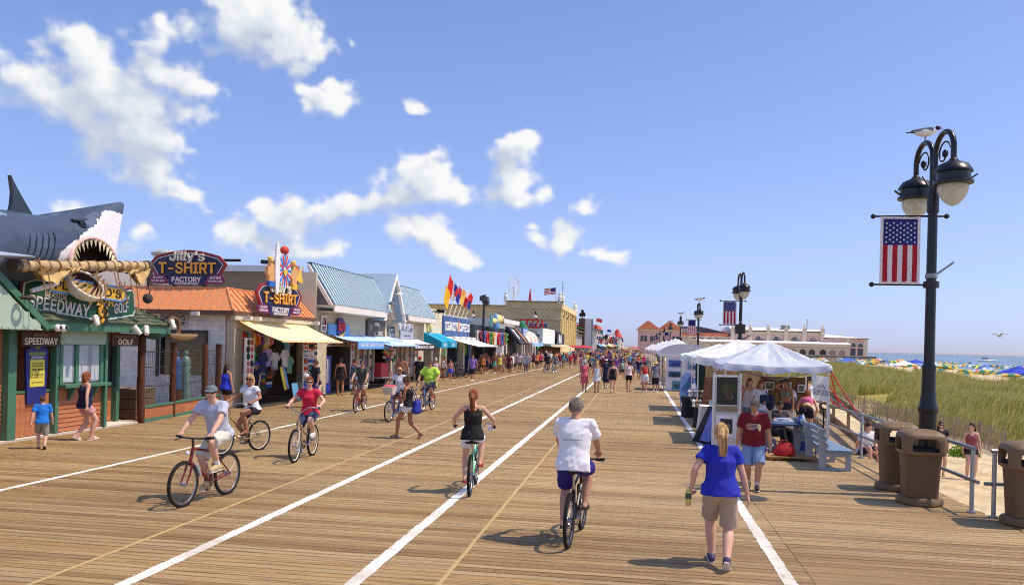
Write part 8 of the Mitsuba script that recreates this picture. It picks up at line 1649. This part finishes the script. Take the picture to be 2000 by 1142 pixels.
rowp = [  # label, x, y, heading, height, skin, hair, top, bottom, fem, hat, phase
 ('blonde woman in pale pink tank and denim shorts walking away by the shops', -10.89, 42.5, 5, 1.7, 't', ('bun', 'wh'), ('tank', (220, 190, 204), .06), ('shorts', (76, 86, 120), .38, .03), True, None, .8),
 ('woman in white tank with a raised hand near the parked bikes', -12.6, 51.5, 150, 1.64, 't', ('long', 'br'), ('tank', (226, 226, 230), .04), ('shorts', (110, 84, 60), .5, .03), True, None, .2),
 ('girl in pink top and blue white skirt near the parked bikes', -12.0, 50.9, 170, 1.42, 'm', ('pony', 'br'), ('tank', (216, 150, 150), .02), ('skirt', (60, 80, 200), .55, .05), True, None, .3),
 ('man in lilac tee and black shorts walking toward the camera', -10.64, 51.4, 180, 1.76, 'm', ('short', 'br'), ('tee', (150, 120, 204), .1), ('shorts', (30, 30, 34), .98, .05), False, None, .5),
 ('woman in white cap, dark top and white shorts near the golf sign', -13.0, 66.0, 180, 1.6, 'm', ('long', 'br'), ('tank', (60, 40, 60), .04), ('shorts', (230, 228, 228), .45, .03), True, ('cap', (210, 206, 226)), .4),
 ('shirtless man in dark grey shorts walking toward the camera', -12.38, 65.4, 180, 1.82, 't', ('short', 'br'), None, ('shorts', (60, 60, 76), .85, .05), False, None, -.5),
 ('shirtless man in mint shorts beside the one in grey shorts', -11.75, 65.9, 178, 1.76, 't', ('short', 'br'), None, ('shorts', (120, 200, 176), .8, .05), False, None, .6),
 ('walker in white tee and teal shorts behind the shirtless pair', -13.2, 76.5, 180, 1.76, 'm', ('short', 'dk'), ('tee', (214, 210, 226), .08), ('shorts', (110, 170, 170), .85, .05), False, None, .5),
 ('woman in dark bikini walking toward the camera by the golf front', -10.98, 65.4, 176, 1.7, 't', ('long', 'bl'), ('bikini', (52, 34, 40)), ('swim', (52, 34, 40), .12, .01), True, None, .7),
 ('man in grey tee and black shorts left of the far lane line', -10.66, 69.8, 180, 1.78, 'm', ('short', 'gr'), ('tee', (120, 122, 126), .1), ('shorts', (34, 34, 40), .95, .05), False, ('cap', (90, 90, 96)), .3),
 ('walker in white top just behind the man in grey tee', -10.9, 74.5, 180, 1.7, 'm', ('short', 'br'), ('tee', (216, 206, 214), .08), ('shorts', (70, 70, 80), .9, .05), False, None, -.4),
 ('woman in plum top walking with the magenta backpack woman', -11.0, 85.5, 0, 1.68, 'm', ('long', 'br'), ('tee', (110, 50, 90), .06), ('shorts', (40, 36, 44), .5, .03), True, None, .5),
 ('woman in magenta red tee and dark shorts walking away by the shops', -10.35, 86.2, 0, 1.68, 'm', ('pony', 'br'), ('tee', (206, 60, 100), .06), ('shorts', (40, 36, 60), .4, .03), True, None, -.5),
 ('woman in maroon dress among the far walkers', -7.3, 96.5, 180, 1.66, 'm', ('long', 'br'), ('dress', (130, 50, 66), .08), None, True, None, .5),
 ('man in turquoise tee and dark shorts among the far walkers', -9.0, 108, 0, 1.74, 'm', ('short', 'br'), ('tee', (90, 180, 206), .1), ('shorts', (40, 40, 60), .9, .05), False, ('cap', (190, 206, 220)), -.5),
 ('woman in coral pink dress and grey bandana walking away, first of the row', -2.75, 43.3, 0, 1.72, 'm', ('short', 'gr'), ('dress', (206, 96, 112), .08), None, True, ('bandana', (176, 180, 186)), .35),
 ('woman in white strapless dress with long light hair walking away', -2.08, 43.2, 0, 1.72, 'm', ('long', 'bl'), ('strapless', (224, 226, 240), .30), None, True, None, -.4),
 ('person in long dark navy dress and white cap ahead of the row', -1.76, 47.8, 0, 1.78, 'm', ('short', 'dk'), ('dress', (32, 34, 72), .2), ('trousers', (40, 42, 110), 1.35, .06), True, ('cap', (232, 232, 236)), .3),
 ('woman in black halter top and shorts with red headband walking away', -1.22, 43.2, 0, 1.72, 'l', ('bun', 'rd'), ('strapless', (24, 24, 28), .2), ('shorts', (24, 24, 28), .35, .03), True, ('bandana', (190, 40, 56)), -.5),
 ('woman in pale pink tee and black shorts walking away on the right lane', -.38, 45.2, 0, 1.72, 'm', ('short', 'dk'), ('tee', (226, 206, 200), .0), ('shorts', (26, 26, 32), .5, .04), True, None, .5),
 ('barebacked walker with small red backpack and white shorts', .5, 44.3, 0, 1.76, 't', ('short', 'dk'), None, ('shorts', (214, 224, 238), .55, .05), False, None, .5),
 ('man in straw hat, grey tee and navy shorts beside the tents', 1.1, 45.1, 0, 1.74, 'm', ('short', 'gr'), ('tee', (124, 126, 136), .1), ('shorts', (34, 36, 58), .98, .05), False, ('straw', (226, 196, 120)), -.3),
 ('walker in lime and violet tank with white trousers ahead of the coral dress', -4.5, 80.5, 0, 1.74, 'm', ('short', 'dk'), ('tank', (190, 226, 110), .1), ('trousers', (226, 226, 230), 1.6, .03), True, None, .5),
 ('man in black tee and jeans beside the lime tank walker', -4.1, 80.9, 0, 1.82, 'm', ('short', 'dk'), ('tee', (26, 26, 30), .1), ('trousers', (50, 56, 80), 1.8, .03), False, None, -.4),
 ('person in black with orange sleeves walking in mid crowd', -1.9, 62.5, 0, 1.74, 'm', ('short', 'dk'), ('tee', (30, 30, 34), .1), ('trousers', (40, 40, 46), 1.5, .04), False, None, .5),
 ('shirtless broad backed man in mid crowd', -1.5, 76, 0, 1.84, 'l', ('short', 'bl'), None, ('shorts', (70, 90, 130), .9, .05), False, None, .4),
 ('child with pale blue cap and mint backpack in mid crowd', -1.1, 66.5, 0, 1.4, 'm', ('short', 'br'), ('tee', (150, 176, 160), .1), ('shorts', (60, 70, 80), .9, .05), False, ('cap', (140, 200, 226)), -.4),
 ('man in light blue tee and cap in mid crowd', -.6, 84, 0, 1.82, 'm', ('short', 'dk'), ('tee', (110, 160, 206), .1), ('shorts', (50, 60, 90), .9, .05), False, ('cap', (230, 232, 236)), .5),
 ('man in bright blue tee ahead of the light blue one', -.3, 96, 0, 1.84, 'm', ('short', 'dk'), ('tee', (50, 100, 200), .1), ('shorts', (60, 60, 70), .9, .05), False, ('cap', (60, 100, 190)), -.5),
 ('woman in hot pink tee near the tents', .9, 92, 0, 1.66, 'm', ('pony', 'dk'), ('tee', (214, 50, 110), .06), ('shorts', (60, 60, 80), .6, .03), True, None, .5)]
for (lab, x, y, h, ht, sk_, ha, tp, bo, fe, hat, ph) in rowp:
    p = person(lab, x, y, h, ht, walk(ph), sk_, ha, tp, bo, ('shoe', (210, 206, 204)) if ht > 1.73 else ('sandal', (90, 66, 56)), fem=fe, hat=hat, lod=1)
    if 'red backpack' in lab or 'mint backpack' in lab or 'magenta' in lab and 'backpack' in lab and 'with' not in lab:
        c_ = (196, 36, 44) if 'red' in lab else (160, 190, 176)
        bt = thing('backpack', f'{"small red" if "red" in lab else "pale mint"} backpack on the {"barebacked walker" if "red" in lab else "child in mid crowd"}', 'backpack'); c = p['chest'] + V(0, -.19, -.05); put('body', tri(hullpts(ell(c, (.13, .07, .17), _ico2), ell(c - V(0, .02, .08), (.14, .08, .12), _ico2))), M(c_, .7), bt, smooth=True)
        put('strap', cat_([tube([c + V(sg * .1, .05, .12), c + V(sg * .12, .16, .2), c + V(sg * .13, .30, .1), c + V(sg * .12, .12, -.14)], .014, 5) for sg in (-1, 1)][:1]), M(c_, .7), bt); put('strap', tube([c + V(.1, .05, .12), c + V(.12, .16, .2), c + V(.13, .30, .1), c + V(.12, .12, -.14)], .014, 5), M(c_, .7), bt)
# right side, at the stalls
person('stall keeper in dark red top standing behind the long white table', 3.12, 25.3, 170, 1.64, None, 'm', ('bun', 'dk'), ('tee', (120, 24, 44), .1), ('trousers', (40, 40, 46), 1.8), None, fem=True)
p = person('young woman with long auburn hair, white tee and navy bag under the near tent', 3.42, 24.0 - 1.2, 195, 1.68, dict(hr=V(.02, .22, 1.14), hl=V(-.06, .24, 1.10), hp=-12), 'm', ('long', 'rd'), ('tee', (224, 224, 232), .05), ('shorts', (130, 150, 180), .36, .03), ('sandal', (80, 60, 50)), fem=True)
bt = thing('shoulder_bag', 'navy backpack on the side of the auburn haired young woman', 'bag'); put('body', blob(p['waist'] + V(.28, .05, .0), (.13, .12, .22), 2, .15), M((36, 42, 72), .8), bt, smooth=True); put('strap', tube([p['waist'] + V(.26, -.02, .15), p['chest'] + V(.14, -.08, .13), p['chest'] + V(.16, .1, .1), p['waist'] + V(.26, .1, .15)], .016, 6), M((36, 42, 72)), bt)
bt = thing('bundle', 'dark blue bundle hugged by the auburn haired young woman', 'clothes'); put('cloth', blob(p['wl'] * .5 + p['wr'] * .5 + V(0, -.02, .06), (.15, .08, .13), 2, .3), M((44, 52, 86), .9), bt, smooth=True)
person('brown haired girl standing close behind the auburn haired one', 3.22, 23.5, 190, 1.7, None, 'm', ('long', 'br'), ('tank', (206, 200, 200), .05), ('shorts', (110, 130, 160), .4, .03), None, fem=True)
person('young woman in grey crop tank with hand to her brow under the tent', 4.36, 24.2, 150, 1.68, dict(hr=V(.03, .17, 1.58), gr=.5, er=V(.9, .5, -.3)), 't', ('pony', 'dk'), ('crop', (120, 122, 116)), ('shorts', (44, 42, 58), .42, .02), None, fem=True)
p = person('grey haired person in pale top with white backpack strap under the tent', 4.85, 24.8, 170, 1.72, dict(hy=-20), 'm', ('short', 'wh'), ('tee', (176, 160, 140), .08), ('shorts', (60, 56, 60), .7), None, w=1.08)
bt = thing('backpack', 'white and navy backpack beside the grey haired person', 'backpack'); put('body', blob(p['waist'] + V(-.2, -.12, .05), (.12, .14, .24), 2, .1), M((214, 216, 226), .8), bt, smooth=True); put('pocket', blob(p['waist'] + V(-.2, -.22, -.05), (.08, .07, .12), 2), M((60, 70, 100), .8), bt, smooth=True)
person('young woman in pink cropped top and black shorts bending over seen from behind', 4.62, 22.6, -15, 1.68, dict(lean=52, P=V(0, -.08, .92), hl=V(-.20, .42, .82), hr=V(.22, .40, .80), hp=-20), 'l', ('long', 'rd'), ('crop', (220, 110, 160)), ('shorts', (28, 26, 32), .42, .03), ('sandal', (60, 50, 46)), fem=True, hip=1.1)
person('dark haired woman seated low behind the folding table', 3.62, 20.95, 200, 1.64, dict(P=V(0, 0, .50), fl=V(-.1, .48, .08), fr=V(.1, .48, .08), hl=V(-.12, .38, .72), hr=V(.12, .40, .72), kpole=V(0, .4, 1), hp=-15), 't', ('short', 'dk'), ('tee', (52, 50, 56), .06), ('trousers', (40, 40, 46), 1.7), ('shoe', (40, 36, 36)), fem=True, w=1.15)
st = thing('stool', 'low black folding stool under the seated woman', 'stool'); put('seat', box(3.42, 3.82, 20.8, 21.15, .36, .4), BLACK, st)
for a in (3.45, 3.79):
    for c in (20.83, 21.12): put('leg', rod([a, c, 0], [a, c, .36], .014, 6), STEEL, st)
sit = lambda zz, **k: dict(P=V(0, 0, zz), fl=V(-.1, .42, .08), fr=V(.1, .42, .08), kpole=V(0, .5, 1), hl=V(-.1, .34, zz + .06), hr=V(.12, .34, zz + .08), **k)
person('dark haired woman in white top seated on the ramp rail behind the near tent', 6.0, 29.0, 60, 1.66, sit(.5, hp=-10), 'm', ('bun', 'dk'), ('tank', (228, 228, 232), .05), ('shorts', (60, 60, 70), .5), None, fem=True, z0=.38)
person('person in white shorts seated on the deck edge behind the bench', 5.62, 20.7, 200, 1.66, sit(.36, hp=-20, lean=12), 'l', ('short', 'br'), ('tee', (226, 226, 228), .05), ('shorts', (40, 44, 66), .8), ('shoe', (60, 44, 40)), z0=-.28)
person('dark haired boy in white tee sitting at the foot of the ramp', 7.3, 26.3, 60, 1.5, sit(.4, hp=-8), 'm', ('short', 'dk'), ('tee', (206, 206, 206), .06), ('shorts', (200, 200, 204), .8), None, z0=-.75)
person('dark haired girl in sunglasses and black navy top on the sand', 8.75, 24.6, 175, 1.58, dict(hl=V(-.2, .1, .9)), 'l', ('long', 'dk'), ('tee', (34, 32, 44), .06), ('shorts', (40, 40, 52), .4, .03), None, fem=True, z0=-1.0, shades=True)
person('girl with dark ponytail in maroon striped halter top on the sand', 9.42, 24.2, 172, 1.6, dict(hy=-45), 'l', ('pony', 'dk'), ('tank', (140, 70, 84), .0), ('shorts', (34, 34, 44), .36, .03), None, fem=True, z0=-1.0)
person('clerk in red shirt inside the golf ticket window', -14.95, 20.0, -60, 1.7, None, 'm', ('short', 'br'), ('tee', (200, 40, 54), .1), ('trousers', (50, 50, 60), 1.8), None)
bg = thing('beach_bag', 'red and white beach bag on the sand near the right edge', 'bag'); put('body', blob((9.9, 22.2, -.8), (.2, .15, .22), 2, .2), M((206, 70, 56), .8), bg, smooth=True); put('towel', blob((9.85, 22.15, -.6), (.14, .1, .08), 2, .2), M((226, 226, 228), .8), bg, smooth=True)
# ------------------------------------------------------------------ the crowd far down the boardwalk
protos = []
for i in range(10):
    fe = i % 2 == 1
    tp = [('tee', (1, 1, 1), .1), ('tank', (1, 1, 1), .05), ('tee', (1, 1, 1), .1), ('dress', (1, 1, 1), .08), ('tee', (1, 1, 1), .1), ('tee', (1, 1, 1), .05), None, ('bikini', (1, 1, 1)), ('tee', (1, 1, 1), .1), ('tank', (1, 1, 1), .05)][i]
    bo = None if i == 3 else ('shorts', (1, 1, 1), .9 if not fe else .45, .05)
    o = person('', 0, 0, 0, 1.72, walk([.6, -.6, .3, -.4, .7, .5, -.5, .6, 0, -.2][i]), 'm', (['short', 'pony', 'short', 'long', 'short', 'long', 'short', 'pony', 'short', 'bob'][i], 'br'), tp, bo, None, w=[1, 1, 1.1, 1, 1.2, 1.05, 1.05, 1, 1, 1.1][i], fem=fe, lod=0, proto=True, hat=('cap', (1, 1, 1)) if i in (2, 8) else None)
    protos.append({k: mikit.ply(m, smooth=sm) for k, (m, mm, sm) in o.items()})
TOPS = {'white': (226, 226, 228), 'red': (190, 44, 54), 'navy': (36, 42, 84), 'black': (32, 32, 36), 'pink': (220, 120, 150), 'blue': (60, 110, 196), 'grey': (130, 132, 138), 'teal': (60, 150, 160), 'purple': (120, 70, 150), 'orange': (226, 130, 70), 'maroon': (110, 34, 50), 'yellow': (230, 206, 90)}
BOT = {'dark': (44, 44, 54), 'khaki': (176, 160, 132), 'denim': (84, 104, 146), 'white': (214, 214, 218)}
rs = np.random.RandomState(99); placed = [(-9.72, 70.7), (-7.9, 71), (-7.25, 71)] + [(q[1], q[2]) for q in rowp]; n = 0
while n < 228:
    y = 62 + 300 * rs.rand() ** 1.5
    x = rs.uniform(-12.9, 1.2) if y > 84 else (rs.uniform(-13, -9.9) if rs.rand() < .45 else rs.uniform(-4.5, 1.2))
    if any((x - a) ** 2 + (y - b) ** 2 < .55 for a, b in placed): continue
    placed.append((x, y)); i = rs.randint(10); tn = list(TOPS)[rs.randint(12)]; bn = list(BOT)[rs.choice(4, p=[.5, .2, .2, .1])]
    lab = {3: f'far walker in {tn} dress in the crowd', 6: f'far shirtless walker in {bn} shorts in the crowd', 7: f'far walker in {tn} bikini top in the crowd'}.get(i, f'far walker in {tn} top and {bn} shorts in the crowd')
    k = thing('person', lab, 'person', lab.replace('walker', 'walkers')); s = rs.uniform(.92, 1.07)
    tf = T().translate([x, y, 0]).rotate([0, 0, 1], (180 if rs.rand() < .5 else 0) + rs.uniform(-15, 15)).scale(s)
    skn = SK[['l', 'm', 't', 'm', 'l', 'd'][rs.randint(6)]]; hcol = HR[['br', 'dk', 'bl', 'gr', 'rd', 'br'][rs.randint(6)]]
    for nm, d in protos[i].items():
        c = skn if nm == 'body' else hcol if nm == 'hair' else BOT[bn] if nm == 'shorts' else ((226, 226, 226), (40, 50, 90), (180, 50, 50))[n % 3] if nm == 'cap' else TOPS[tn]
        scene[f'{k}__{nm}'] = {**d, 'to_world': tf, 'bsdf': {'type': 'ref', 'id': M(c, .8)}}
    n += 1
for i, (x, y, c, nm) in enumerate(((-8.4, 128, (206, 50, 56), 'red'), (-11, 118, (214, 190, 150), 'tan'), (-10, 122, (190, 60, 50), 'dark red'), (-.8, 215, (200, 50, 60), 'small red'))):
    u_ = thing('cart_canopy', f'{nm} flat umbrella over a snack cart in the crowd', 'umbrella'); put('cloth', lathe([(1.6, 2.2), (1.55, 2.3), (.8, 2.5), (0, 2.6)], 12, (x, y, 0)), M(c), u_); put('pole', rod([x, y, 0], [x, y, 2.5], .04, 6), WHT, u_)
